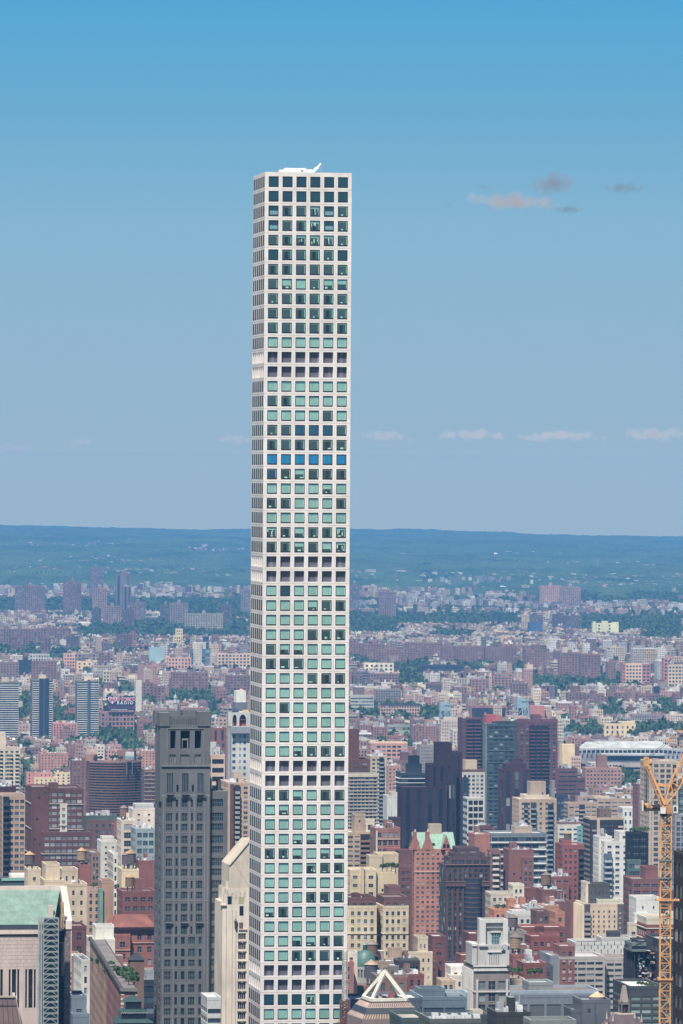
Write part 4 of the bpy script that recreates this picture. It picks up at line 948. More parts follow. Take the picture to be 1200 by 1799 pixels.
for dd in (-.35, .35):
    a = K(1137 + dd * 4, 1333 + dd * 3); c_ = K(1176 + dd * 4, 1301 + dd * 3); t.beam((a[0], dd, a[2]), (c_[0], dd, c_[2]), .045, 'metal', (.05, .05, .07)); t.beam((c_[0], dd, c_[2]), tip, .04, 'metal', (.05, .05, .07))
for X, X2, r_ in ((1135.5, 1135, .06), (1137.5, 1136, .07), (1133, 1133, .03)): a, c_ = K(X, 1340), K(X2, 1415); t.beam(a, c_, r_, 'metal', (.05, .05, .08))
t.beam(K(1140, 1420), K(1160, 1380), .06, 'metal', alb((110, 120, 135))); t.build('rope', cb)
for X, Y, s_ in ((1176, 1300, .4), (1194, 1284.5, .35)):
    t = MB(); x, _, z = K(X, Y); t.box(x - s_, x + s_, -.6, .6, z - s_ * .6, z + s_ * .5, 'metal', org); t.frustum(x + s_ * .6, 0, s_ * .5, s_ * .5, z, z + s_, 8, 'metal', orgd); t.build('pulley_block', cb)

# ================================================================== stone pyramid-topped building
PD = 1600.0; p = at(615, 1790, PD); gP = gz(PD) - 1
py = thing('pyramid_topped_building', (p.x, p.y, gP), 'pinkish mansard roofed tower carrying an open white triangular pyramid frame', 'tower', rz=math.radians(14))
RECTS.append((612, 745, 1712, PD, py, 'open pyramid roof'))
Pl = lambda X, Y, D=PD: local(at(X, Y, D), py)
prs = [(634, 727, 1763), (628, 736, 1773), (618.5, 746, 1784), (613, 753, 1792), (613, 753, 1830)]
def ring(X0, X1, Y, inset):
    a = Pl(X0 + (X1 - X0) * .17, Y); b2 = Pl(X1, Y); W = b2.x - a.x; z = a.z
    return a.x, b2.x, inset, inset + W * .95, z
base = Pl(613 + 140 * .17, 1830); cxp = (Pl(613 + 140 * .17, 1800).x + Pl(753, 1800).x) / 2; cyp = (Pl(753, 1800).x - Pl(637, 1800).x) / 2
def half(X0, X1): return (Pl(X1, 1780).x - Pl(X0 + (X1 - X0) * .17, 1780).x) / 2
hz_ = [(half(613, 750), Pl(650, 1830).z), (half(613, 750), Pl(650, 1792).z), (half(613, 750) , Pl(650, 1791).z), (half(620, 743), Pl(650, 1784).z), (half(627, 736), Pl(650, 1773).z), (half(629, 733), Pl(650, 1771.5).z), (half(636, 727), Pl(650, 1765).z), (half(636, 727), Pl(650, 1763).z)]
cols_ = [tuple(v * .62 for v in c_) for c_ in [alb((178, 148, 146)), alb((215, 190, 180)), alb((160, 128, 120)), alb((72, 82, 96), .8), alb((215, 185, 170)), alb((168, 136, 128)), alb((120, 100, 100))]]
t = MB()
R2 = math.sqrt(2)
for (h0, z0), (h1, z1), c_ in zip(hz_, hz_[1:], cols_): t.frustum(cxp, cyp, h0 * R2, h1 * R2, z0, z1, 4, 'metal' if c_[2] > c_[0] else 'wall', c_, cap=True, ph=math.pi / 4)
for k in range(22):       # standing seams
    f = -1 + 2 * (k + .5) / 22
    for (ha, za), (hb, zb2) in ((hz_[2], hz_[3]), (hz_[5], hz_[6])):
        t.beam((cxp + f * ha, cyp - ha - .03, za), (cxp + f * hb, cyp - hb - .03, zb2), .05, 'wall', alb((225, 195, 180))); t.beam((cxp - ha - .03, cyp + f * ha, za), (cxp - hb - .03, cyp + f * hb, zb2), .05, 'wall', alb((225, 195, 180)))
t.build('mansard_roof', py)
t = MB(); h = hz_[0][0]; zt = hz_[0][1] + .1
plain(t, (cxp - h, cyp - h), (1, 0), 2 * h, 0, zt, 'fac', cols_[0], 3, 3.6, 1); plain(t, (cxp - h, cyp + h), (0, -1), 2 * h, 0, zt, 'fac', cols_[0], 3, 3.6, 1); plain(t, (cxp + h, cyp - h), (0, 1), 2 * h, 0, zt, 'fac', cols_[0], 3, 3.6, 1); plain(t, (cxp + h, cyp + h), (-1, 0), 2 * h, 0, zt, 'fac', cols_[0], 3, 3.6, 1); t.build('wall', py)
t = MB(); hp = half(643, 722); zb3 = Pl(650, 1760).z; za3 = Pl(683, 1713).z; wp = alb((226, 222, 212), .9)
cs = [(cxp - hp, cyp - hp, zb3), (cxp + hp, cyp - hp, zb3), (cxp + hp, cyp + hp, zb3), (cxp - hp, cyp + hp, zb3)]
for i in range(4): t.beam(cs[i], cs[(i + 1) % 4], .42, 'wall', wp); t.beam(cs[i], (cxp, cyp, za3), .40, 'wall', wp)
for i in range(4): t.beam(tuple(np.array(cs[i]) + (0, 0, .7)), (cxp, cyp, za3 + .75), .1, 'wall', alb((190, 180, 160)))
t.build('pyramid_frame', py)
for i in range(16):
    t = MB(); x = cxp + R0.uniform(-hp, hp) * .8; y = cyp + R0.uniform(-hp, hp) * .8; t.box(x, x + R0.uniform(.3, 1.2), y, y + .6, hz_[-1][1], hz_[-1][1] + R0.uniform(.3, 1.4), 'metal', R0.choice([(.4, .1, .09), (.4, .4, .4), (.7, .7, .68), (.15, .15, .16)])); t.build('air_unit', py)
t = MB(); t.box(cxp + hp * .25, cxp + hp * .45, cyp - 1, cyp, hz_[-1][1], hz_[-1][1] + 2.2, 'metal', (.35, .08, .08)); t.build('red_tank', py)

# ================================================================== domed church
DD = 2300.0; p = at(641, 1722, DD); gD = gz(DD) - 1
dc = thing('domed_church', (p.x, p.y, gD), 'church with round green copper dome and slim lantern close to the white tower', 'church')
RECTS.append((620, 662, 1655, DD, dc, 'green dome church'))
dz = lambda Y: at(641, Y, DD).z - gD
pm = FPX / DD; cu_ = alb((72, 128, 122), .8); stn = alb((170, 168, 160), .8)
t = MB(); rr0 = 18.0 / pm; pts = [(1.0, 1697.5), (1.0, 1693), (.97, 1688), (.90, 1683), (.78, 1678), (.60, 1673.5), (.38, 1670.3), (.16, 1668.8)]
for (r0_, Y0_), (r1_, Y1_) in zip(pts, pts[1:]): t.frustum(0, 0, rr0 * r0_, rr0 * r1_, dz(Y0_), dz(Y1_), 28, 'metal', cu_, cap=False)
for k in range(14):
    a = k * 2 * math.pi / 14
    for (r0_, Y0_), (r1_, Y1_) in zip(pts, pts[1:]): t.beam((rr0 * r0_ * math.cos(a), rr0 * r0_ * math.sin(a), dz(Y0_)), (rr0 * r1_ * math.cos(a), rr0 * r1_ * math.sin(a), dz(Y1_)), .1, 'metal', alb((95, 150, 142), .8))
t.build('dome', dc)
t = MB(); t.frustum(0, 0, .95, .85, dz(1669), dz(1660), 8, 'wall', alb((60, 85, 90))); t.frustum(0, 0, 1.1, .08, dz(1660), dz(1655), 8, 'metal', alb((110, 165, 150))); t.beam((0, 0, dz(1655)), (0, 0, dz(1640)), .09, 'metal', (.5, .5, .5)); t.beam((-.9, 0, dz(1646)), (.9, 0, dz(1646)), .09, 'metal', (.5, .5, .5)); t.build('lantern', dc)
t = MB(); t.frustum(0, 0, rr0 * 1.1, rr0 * 1.06, dz(1702), dz(1697.5), 28, 'wall', stn); t.frustum(0, 0, rr0 * .98, rr0 * .98, dz(1716), dz(1702), 20, 'wall', alb((90, 100, 112)))
for k in range(20): a = k * 2 * math.pi / 20; x, y = rr0 * 1.02 * math.cos(a), rr0 * 1.02 * math.sin(a); t.box(x - .3, x + .3, y - .3, y + .3, dz(1716), dz(1702), 'wall', stn)
t.frustum(0, 0, rr0 * 1.12, rr0 * 1.1, dz(1724), dz(1716), 28, 'wall', stn); t.build('drum', dc)
t = MB(); t.box(-9, 14, -5, 26, 0, dz(1724), 'wall', stn, top=('roof', (.35, .34, .33))); t.box(-10, -4, -9, 22, 0, dz(1738), 'wall', stn, top=('roof', (.3, .3, .3))); t.build('nave', dc)
p = at(652, 1722, DD - 20); tk = thing('water_tank', (p.x, p.y, 0), 'old grey wooden water tank with pointed lid in front of the green dome church', 'water tank')
t = MB(); water_tank(t, 0, 0, at(652, 1722, DD - 20).z - 2, 1.25, (.10, .10, .12), (.38, .27, .19)); t.build('barrel', tk)
t = MB(); t.box(-6, 8, -3, 9, gz(DD), at(652, 1722, DD - 20).z - 2, 'wall', alb((150, 110, 98))); t.build('tank_house', tk)

# ================================================================== pale stepped limestone tower
LD = 1900.0
limc = (142, 130, 130)
lt = bldg('limestone_tower', 833, 896, 1697, LD, 20, limc, 'p', 'pale grey limestone tower with stepped crown and one tall window near the top', 'office tower', 'stepped limestone tower', bay=5.3, fl=20.6 / FPX * LD, wf=.56, hf=.62, sl=.14, edge=1.0, rec=.3, hi=.5, topm=4.5, bulk=False, ledge=2, lcol=(205, 205, 206), pier=3, pcol=(200, 200, 202), rcol=alb((110, 105, 110)),
          tiers=[(840, 895, 1660, 1.0, 13, {'k': 'n', 'nobulk': 1, 'c': (190, 190, 192)}), (848, 892, 1617, 1.8, 10, {'k': 'n', 'nobulk': 1, 'c': (192, 192, 194)})])
Ll = lambda X, Y: local(at(X, Y, LD), lt)
t = MB(); lc = alb((205, 205, 206), .88); ld = alb((150, 152, 158), .8)
def lb(X0, X1, Y0, Y1, v0, v1, c, mat='wall'):
    a, b2 = Ll(X0, Y1), Ll(X1, Y0); t.box(a.x, b2.x, v0, v1, a.z, b2.z, mat, c)
lb(832, 897, 1702, 1706, -.5, -.02, lc); lb(831.5, 897.5, 1696.5, 1698.5, -.6, .3, lc)
for Y in (1741, 1779): lb(833, 897, Y, Y + 2.5, -.4, 0, lc)
for X in (833, 840.5): pass
lb(843, 855, 1616.5, 1660, .7, 1.75, lc); lb(886, 895, 1616.5, 1660, .7, 1.75, lc); lb(844, 894, 1616.5, 1622, .9, 1.75, lc)
lb(842, 858, 1660, 1663, .3, .98, lc); lb(884, 896, 1660, 1663, .3, .98, lc)
lb(831, 840, 1663, 1696, 2.0, 14, alb((185, 186, 190), .85)); lb(831, 840, 1659, 1663, 1.6, 14.2, lc)
for X in (861, 865, 869, 873, 877): lb(X, X + 1.2, 1677, 1700, .8, .98, ld)
lb(858, 882, 1672, 1674, .6, .98, lc); lb(852, 887, 1629, 1631.5, 1.2, 1.78, ld)
lb(864, 882, 1637, 1639.5, 1.3, 1.78, lc)
t.build('trim', lt)
a, b2 = Ll(866, 1664), Ll(880, 1641); barred('window', lt, a.x, b2.x, a.z, b2.z, 1.74, rr_, 3, 4, alb((120, 170, 175), .8), tone=.7, gcol=alb((60, 110, 120)), r=.12)
t = MB(); sd2 = MB()
Wl = 20; zt0 = Ll(833, 1702).z
for i in range(10):       # pilasters on the shaded west side
    y = 1 + i * 2.05; t.box(-.5, -.02, y, y + .6, Ll(833, 1799).z - 8, zt0 - .5, 'wall', lc)
t.build('pilaster', lt)
p = at(886, 1665, LD - 2); dsh = thing('satellite_dish', (p.x, p.y, p.z), 'small grey satellite dish on the upper ledge of the stepped limestone tower', 'satellite dish')
t = MB(); t.frustum(0, 0, .1, 1.1, 0, .5, 14, 'metal', (.35, .35, .36)); o_ = t.build('reflector', dsh); o_.rotation_euler = (math.radians(65), 0, .5); t = MB(); t.beam((0, 0, -1.5), (0, 0, 0), .1); t.build('pole', dsh)

# ================================================================== brick tower with green gables
VD = 3300.0
bt = bldg('gabled_brick_tower', 728, 785, 1492, VD, 20, (200, 124, 100), 'p', 'tall orange red brick tower whose green copper roof has pointed brick gables', 'apartment tower', 'green gabled brick tower', bay=3.6, fl=8.45 / FPX * VD, wf=.40, hf=.42, hi=.55, rec=.2, bulk=False, yb=1670,
          tiers=[(785, 803, 1498, 3, 17), (783, 790, 1494, -1.5, 16)])
Bl = lambda X, Y: local(at(X, Y, VD), bt)
t = MB(); g1 = alb((135, 182, 160), .85)
def gable_roof(X0, X1, Yr, Ye, v0, v1):
    a, b2 = Bl(X0, Ye), Bl(X1, Ye); zr = Bl(X0, Yr).z; m_ = (v0 + v1) / 2
    t.add([[(a.x, v0, a.z), (b2.x, v0, a.z), (b2.x, m_, zr), (a.x, m_, zr)], [(a.x, v1, a.z), (b2.x, v1, a.z), (b2.x, m_, zr), (a.x, m_, zr)]], 'metal', g1)
    for i in range(14): x = a.x + (b2.x - a.x) * (i + .5) / 14; t.beam((x, v0, a.z + .05), (x, m_, zr + .05), .05, 'metal', alb((110, 160, 140), .85))
gable_roof(728, 803, 1464, 1492, .3, 20)
t.build('roof', bt)
for X0_, X1_, Xm in ((727, 731, 729), (749, 755, 752), (776, 793, 784.5)):
    t = MB(); a, b2 = Bl(X0_ - 1, 1493), Bl(X1_ + 1, 1493); zr = Bl(Xm, 1462 if X0_ < 776 else 1467).z; mx_ = (a.x + b2.x) / 2
    w_ = 3 if X0_ < 760 else 4
    if X0_ < 760:
        t.box(mx_ - 1.0, mx_ + 1.0, -.4, 3, a.z, zr + .4, 'wall', alb((190, 105, 88))); t.tri([[(a.x - 2.5, -.2, a.z), (b2.x + 2.5, -.2, a.z), (mx_, -.2, zr)]], 'wall', alb((196, 120, 98)))
    else: t.tri([[(a.x, -1.8, a.z), (b2.x, -1.8, a.z), (mx_, -1.8, zr)]], 'wall', alb((178, 98, 84))); t.box(mx_ - 1.8, mx_ - .3, -1.86, -1.8, a.z + 1, a.z + 3.2, 'glass', (.02, .02, .03)); t.box(mx_ + .3, mx_ + 1.8, -1.86, -1.8, a.z + 1, a.z + 3.2, 'glass', (.02, .02, .03)); t.add([[(a.x, -1.8, a.z), (mx_, -1.8, zr), (mx_, 9, zr), (a.x, 2, a.z)], [(b2.x, -1.8, a.z), (mx_, -1.8, zr), (mx_, 9, zr), (b2.x, 2, a.z)]], 'metal', g1)
    t.beam((mx_, -.4, zr), (mx_, -.4, zr + 1.6), .35, 'wall', alb((235, 230, 220))); t.build('gable', bt)
t = MB(); a, b2 = Bl(756, 1489), Bl(766, 1482); t.box(a.x, b2.x, 2.2, 3, a.z, b2.z, 'wall', (.01, .012, .02)); t.build('roof_opening', bt)
t = MB(); a, b2 = Bl(760, 1466), Bl(782, 1450); t.box(a.x, b2.x, 9, 15, a.z - 3, b2.z, 'wall', alb((196, 178, 150))); t.build('roof_house', bt)
t = MB()
for Y in (1531,): a, b2 = Bl(727, Y), Bl(786, Y); t.box(a.x, b2.x, -.35, 0, a.z - .5, a.z + .2, 'wall', alb((225, 170, 150)))
for X in (727.5, 733): pass
t.build('string_course', bt)

# ================================================================== rounded brown tower
RD = 3000.0
rt = bldg('rounded_brown_tower', 784, 861, 1520, RD, 22, (98, 72, 78), 's', 'rounded dark brown glass and brick tower with drum top beside the green gabled brick tower', 'apartment tower', 'rounded brown tower', bay=3.0, fl=8.4 / FPX * RD, wf=.55, hf=.7, sl=.1, gcol=(52, 72, 92), hi=.3, bulk=False, yb=1720, k2=None,
          tiers=[(790, 858, 1506, 2, 18, {'k': 'p', 'bay': 5}), (797, 852, 1499, 3, 16, {'k': 'p', 'bay': 5}), (803, 842, 1489, 4, 14, {'k': 'p', 'bay': 6, 'wf': .5, 'hf': .7})])
t = MB(); q0 = lambda X, Y: local(at(X, Y, RD), rt)
for Y in (1519, 1549, 1553, 1556, 1690, 1694): a, b2 = q0(783, Y), q0(862, Y); t.box(a.x, b2.x, -.7, 0, a.z - .25, a.z + .25, 'wall', alb((140, 100, 100)))
for i in range(9):
    X = 788 + i * 8.6; a = q0(X, 1799); b2 = q0(X + 2.2, 1521); t.box(a.x, b2.x, -.6, 0, a.z - 5, b2.z, 'wall', alb((110, 78, 82)))
t.build('trim', rt)
t = MB(); a, b2 = q0(820, 1689), q0(845, 1689); cxr = (a.x + b2.x) / 2
for j in range(17):
    z0 = q0(820, 1689).z + j * 2.52 * 1.0
    t.frustum(cxr, 0.6, 4.5, 4.5, z0, z0 + .75, 16, 'wall', alb((105, 76, 82)), cap=False); t.frustum(cxr, 0.6, 4.3, 4.3, z0 + .75, z0 + 2.52, 16, 'glass', alb((62, 84, 104)), cap=False, rnd=.4)
t.build('bow_window', rt)

# ================================================================== curved brown slab with bands
OD = 4200.0; p = at(158, 1338, OD); gO = gz(OD) - 1
cv = thing('curved_apartment_building', (p.x, p.y, gO), 'brown curved apartment slab wrapped in thin horizontal bands with a planted roof', 'apartment building')
RECTS.append((156, 251, 1337, OD, cv, 'curved brown slab'))
oz = lambda Y: at(200, Y, OD).z - gO
Wo = uat(250, 1380, p)[0]; t = MB(); nA = 26
def arc(k, rad=0.0):
    f = k / nA; x = Wo * f; bulge = 9.0 * math.sin(math.pi * f) + 0.0
    return x, 6 - bulge - rad
zt1, zb1 = oz(1341), gO * 0; fl = 4.72 / FPX * OD
brs = alb((128, 88, 88), .85); wnd = alb((38, 36, 58), .6)
nf_ = 22
for k in range(nA):
    (xa, ya), (xb, yb_) = arc(k), arc(k + 1); (xc, yc), (xd, yd) = arc(k, .7), arc(k + 1, .7)
    t.add([[(xa, ya, 0), (xb, yb_, 0), (xb, yb_, zt1 - nf_ * fl), (xa, ya, zt1 - nf_ * fl)]], 'wall', brs)
    for j in range(nf_):
        z0 = zt1 - (j + 1) * fl
        t.add([[(xa, ya, z0), (xb, yb_, z0), (xb, yb_, z0 + fl), (xa, ya, z0 + fl)]], 'glass', wnd, rnd=R0.random() * .5 + (.3 if R0.random() < .15 else 0))
        t.add([[(xc, yc, z0), (xd, yd, z0), (xd, yd, z0 + .85), (xc, yc, z0 + .85)], [(xc, yc, z0 + .85), (xd, yd, z0 + .85), (xb, yb_, z0 + .85), (xa, ya, z0 + .85)]], 'wall', brs)
        if k % 4 == 0: t.add([[(xa, ya - .03, z0), (xa + .5, ya - .03, z0), (xa + .5, ya - .03, z0 + fl), (xa, ya - .03, z0 + fl)]], 'wall', brs)
    t.add([[(xa, ya - .75, zt1), (xb, yb_ - .75, zt1), (xb, yb_ - .75, zt1 + 1.3), (xa, ya - .75, zt1 + 1.3)], [(xa, ya - .75, zt1 + 1.3), (xb, yb_ - .75, zt1 + 1.3), (xb, 22, zt1 + 1.3), (xa, 22, zt1 + 1.3)]], 'wall', alb((150, 112, 108)))
t.add([[(0, 6, 0), (0, 22, 0), (0, 22, zt1 + 1.3), (0, 6, zt1 + 1.3)], [(Wo, 6, 0), (Wo, 22, 0), (Wo, 22, zt1 + 1.3), (Wo, 6, zt1 + 1.3)], [(0, 22, 0), (Wo, 22, 0), (Wo, 22, zt1 + 1.3), (0, 22, zt1 + 1.3)]], 'wall', brs)
t.build('wall', cv)
t = MB(); t.frustum(Wo * .73, 10, 7, 7, zt1 + 1.3, zt1 + 9, 16, 'wall', alb((150, 108, 98)), rnd=0); t.build('roof_drum', cv); t = MB(); t.frustum(Wo * -.02 + 3, 11, 4.5, 4.5, zt1 + 1.3, zt1 + 6, 14, 'wall', alb((165, 118, 104))); t.build('roof_drum', cv)
def sx(n_): return n_
# small printed billboard on its roof
p2 = at(220, 1332, OD - 1); bb = thing('billboard', (p2.x, p2.y, 0), 'small white billboard with faded grey lettering above the curved brown slab', 'billboard')
def text_obj(s_, size, par, x, y, z, col, name='lettering', bold=0.0, space=1.0):
    cu__ = bpy.data.curves.new(name, 'FONT'); cu__.body = s_; cu__.size = size; cu__.extrude = 0.02; cu__.offset = bold; cu__.align_x = 'LEFT'
    o = bpy.data.objects.new(name, cu__); C.objects.link(o); o.parent = par; o.location = (x, y, z); o.rotation_euler = (math.radians(90), 0, 0)
    key = 'ink_%d_%d_%d' % tuple(int(v * 99) for v in col)
    if key not in M:
        m, n, b = newmat(key); n.links.new(weathered(n, mixc(n, 0.0, tuple(col), (0, 0, 0))), b.inputs['Base Color']); b.inputs['Roughness'].default_value = .6; M[key] = m
    cu__.materials.append(M[key]); cu__.space_character = space
    bpy.context.view_layer.update()
    me = bpy.data.meshes.new_from_object(o.evaluated_get(bpy.context.evaluated_depsgraph_get())); q_ = bpy.data.objects.new(name, me); C.objects.link(q_); q_.parent = par; q_.location = o.location; q_.rotation_euler = o.rotation_euler
    bpy.data.objects.remove(o); return q_
k_ = (OD - 1) / FPX
zc = p2.z
t = MB(); t.box(0, 15.5 * k_, 0, .4, zc - 3.2 * k_, zc + 11.5 * k_, 'metal', (.25, .27, .3)); t.box(.3, 15.2 * k_, -.03, 0, zc + 3.6 * k_, zc + 11.2 * k_, 'wall', alb((232, 232, 228), .9)); t.box(.3, 15.2 * k_, -.03, 0, zc - 0 * k_, zc + 3.2 * k_, 'wall', alb((110, 170, 195), .9))
t.box(1, 1.4, .4, 1, gO * 0 + zc - 12, zc, 'metal', (.2, .2, .2)); t.box(5, 5.4, .4, 1, zc - 12, zc, 'metal', (.2, .2, .2)); t.build('board', bb)
t = MB()
for row, (zo, hh_) in enumerate(((7.9, 2.4), (4.3, 2.9))):
    x = .9 * k_
    while x < 13.5 * k_:
        w_ = R0.uniform(.35, .8) * k_; t.box(x, x + w_ * .4, -.06, -.03, zc + zo * k_, zc + (zo + hh_ * R0.uniform(.7, 1)) * k_, 'metal', alb((125, 128, 134))); t.box(x, x + w_, -.06, -.03, zc + (zo + hh_ * R0.choice([0, .45, .7])) * k_, zc + (zo + hh_ * .85) * k_, 'metal', alb((140, 143, 150))); x += w_ + .45 * k_
t.build('lettering', bb)

# ================================================================== radio billboard on its brick building
ID = 7300.0
ib = bldg('warehouse', 177, 236, 1251, ID, 25, (158, 120, 122), 'p', 'pinkish brick warehouse with paired windows carrying the heart logo billboard', 'warehouse', 'billboard warehouse', bay=5.2, fl=5.4, wf=.55, hf=.55, bulk=False, yb=1287)
p2 = at(190, 1250, ID - 2); bb = thing('billboard', (p2.x, p2.y, 0), 'dark rooftop billboard with a pink heart and radio lettering', 'billboard')
k_ = (ID - 2) / FPX; zc = p2.z
t = MB(); t.box(0, 48 * k_, .3, 1.2, zc + 2 * k_, zc + 27.5 * k_, 'metal', alb((52, 48, 84), .6)); t.box(0, 48 * k_, .2, .3, zc + 4 * k_, zc + 9.5 * k_, 'metal', alb((88, 60, 104), .7)); t.box(5 * k_, 34 * k_, .1, .2, zc + 2.6 * k_, zc + 3.4 * k_, 'metal', (.8, .8, .8))
for i in range(9): t.box(i * 5.8 * k_, i * 5.8 * k_ + .5, .6, 1.1, zc - 3 * k_, zc + 2 * k_, 'metal', (.06, .06, .08))
t.build('board', bb)
pinkc = alb((215, 40, 95), .9); whc = (.85, .85, .85)
def heart(name, cx, cz_, s, col, y, rings=False):
    t = MB(); P_ = []
    for i in range(40):
        a = i * 2 * math.pi / 40; P_.append((16 * math.sin(a) ** 3, 13 * math.cos(a) - 5 * math.cos(2 * a) - 2 * math.cos(3 * a) - math.cos(4 * a)))
    def poly(f, y_, c):
        for i in range(40):
            (a, b_1), (c_1, d_1) = P_[i], P_[(i + 1) % 40]; t.tri([[(cx + a * s * f, y_, cz_ + b_1 * s * f), (cx + c_1 * s * f, y_, cz_ + d_1 * s * f), (cx, y_, cz_)]], 'metal', c)
    if rings: poly(1.16, y + .03, whc)
    poly(1.0, y, col)
    if rings:
        for f in (.72, .45):
            for sgn in (-1, 1):
                for i in range(8):
                    a0, a1 = [(-.25 + 1.5 * q / 8) for q in (i, i + 1)]
                    t.beam((cx + sgn * 13 * s * f * math.cos(a0), y - .1, cz_ + (3 + 11 * math.sin(a0) * f) * s), (cx + sgn * 13 * s * f * math.cos(a1), y - .1, cz_ + (3 + 11 * math.sin(a1) * f) * s), .28, 'metal', whc)
        t.beam((cx, y - .1, cz_ - 16 * s), (cx, y - .1, cz_ - 4 * s), .5, 'metal', whc)
    return t.build(name, bb)
heart('heart_logo', 7.3 * k_, zc + 20.5 * k_, .42 * k_, pinkc, .12, True)
heart('heart_symbol', 3.5 * k_, zc + 7.2 * k_, .16 * k_, alb((150, 25, 90)), .12); heart('heart_symbol', 45 * k_, zc + 7.2 * k_, .16 * k_, alb((150, 25, 90)), .12)
text_obj('iHeart', 12.6 * k_, bb, 14.5 * k_, .22, zc + 18.6 * k_, whc, bold=.42)
text_obj('iHeart', 12.6 * k_, bb, 14.5 * k_, .05, zc + 18.6 * k_, pinkc, bold=.10)
tx = text_obj('RADIO', 7.2 * k_, bb, 15.5 * k_, .05, zc + 12.8 * k_, whc, bold=.08, space=1.45)

# ================================================================== lift bridge towers and truss
bl = alb((150, 190, 205), .8)
for X0_, X1_, Yt, Yb, lab in ((774, 792, 1234, 1284, 'pale blue steel lift bridge tower rising behind brown housing slabs'), (909.5, 928.5, 1226, 1268, 'pale blue steel lift bridge tower half hidden by the broad balcony tower')):
    D = 7500.0; p = at(X0_, Yb, D); r_ = thing('bridge_tower', (p.x, p.y, gz(D)), lab, 'bridge tower', 'lift bridge towers'); s_ = D / FPX; W = (X1_ - X0_) * s_; H = at(X0_, Yt, D).z - gz(D)
    t = MB(); lattice(t, W * .45, W, 0, 8, 0, H * .70, 9, .9, bl, .55, 2); lattice(t, 0, W * .45, 0, 8, 0, H * .70, 9, .8, bl, .4); t.build('lattice_leg', r_)
    t = MB(); t.box(-1, W, -.5, 9, H * .70, H * .97, 'metal', bl); t.box(1, W * .7, 1, 7, H * .97, H, 'metal', bl); t.box(W * .35, W + 1, -1, 9, H * .9, H * .97, 'metal', tuple(x * 1.15 for x in bl))
    for f in (.45, .7): t.box(W * f, W * f + 1.6, -.6, -.5, H * .86, H * .89, 'wall', (.03, .03, .05))
    t.build('machinery_house', r_)
D = 6900.0; p = at(984, 1300, D); r_ = thing('truss_bridge', (p.x, p.y, gz(D)), 'pale blue steel truss bridge leading to a long grey deck by the river', 'bridge'); s_ = D / FPX; dk = at(984, 1300, D).z - gz(D)
t = MB(); n_ = 8; W = 37 * s_
for y in (0, 10):
    for i in range(n_):
        x0, x1_ = W * i / n_, W * (i + 1) / n_; hh = lambda x: dk + (8.5 * math.sin(math.pi * (.12 + .76 * x / W)) + .5)
        t.beam((x0, y, hh(x0)), (x1_, y, hh(x1_)), .5, 'metal', bl); t.beam((x0, y, dk if i % 2 else hh(x0)), (x1_, y, hh(x1_) if i % 2 else dk), .4, 'metal', bl)
t.build('truss', r_)
t = MB(); t.box(-40 * s_, 160 * s_, 0, 10, dk - 1.6, dk, 'wall', alb((150, 165, 178))); t.box(-40 * s_, 160 * s_, -.2, 0, dk, dk + 1, 'wall', alb((175, 185, 190))); t.build('deck', r_)
for i in range(12):
    t = MB(); x = W + 4 + i * 9 * s_; t.box(x, x + 1.6, 2, 8, 0, dk - 1.6, 'wall', alb((140, 145, 150))); t.build('pier', r_)

# ================================================================== unfinished tower with pointed arches
AD = 3700.0; p = at(408, 1252, AD); gA = gz(AD) - 1
ut = thing('unfinished_tower', (p.x, p.y, gA), 'grey tower under construction with two pointed arches showing orange inside its top', 'tower')  # orange inside the arches is plain wall colour
RECTS.append((400, 440, 1250, AD, ut, 'pointed arch tower')); ax = lambda X: uat(X, 1280, p)[0]; az = lambda Y: at(420, Y, AD).z - gA
gc_ = alb((205, 203, 200), .85)
t = MB(); WA = ax(440)
def arch_wall(t, Xa, Xb, Yb, Ys, Yap, zt):
    """wall strip Xa..Xb with a pointed opening"""
    n_ = 8; m_ = (Xa + Xb) / 2; P_ = []
    for i in range(n_ + 1):
        f = i / n_; P_.append((Xa + (m_ - Xa) * (1 - math.cos(f * math.pi / 2)), Ys + (Yap - Ys) * math.sin(f * math.pi / 2)))
    pr = P_ + [(2 * m_ - x, y) for x, y in P_[::-1][1:]]
    for (x0, y0), (x1_, y1_) in zip(pr, pr[1:]):
        t.add([[(ax(x0), 0, az(y0)), (ax(x1_), 0, az(y1_)), (ax(x1_), 0, zt), (ax(x0), 0, zt)], [(ax(x0), 0, az(y0)), (ax(x1_), 0, az(y1_)), (ax(x1_), 1.2, az(y1_)), (ax(x0), 1.2, az(y0))]], 'wall', gc_)
zt = az(1251.5)
for a, b2 in ((408, 408.3), (416, 420.5), (432.5, 440)): t.box(ax(a), ax(b2), 0, 1.2, az(1276), zt, 'wall', gc_)
arch_wall(t, 408.3, 416, 1276, 1266, 1255.5, zt); arch_wall(t, 420.5, 432.5, 1276, 1266, 1255.3, zt)
for i, (a, b2) in enumerate(((1.5, 4), (7, 9.5), (12.5, 15))): t.box(-1.2, 0, a - .8, b2 - 2.4, az(1276), zt, 'wall', gc_)
t.box(0, 1, 1.2, 18, az(1276), zt, 'wall', gc_); t.box(0, WA, 17, 18, az(1276), zt, 'wall', gc_)
for a, b2 in ((az(1251.5) - 1, az(1251.5)),): t.box(0, WA, 1.2, 17, a, b2, 'wall', gc_)
t.box(-.2, WA, 0, 18, 0, az(1276), 'wall', gc_); t.build('wall', ut)
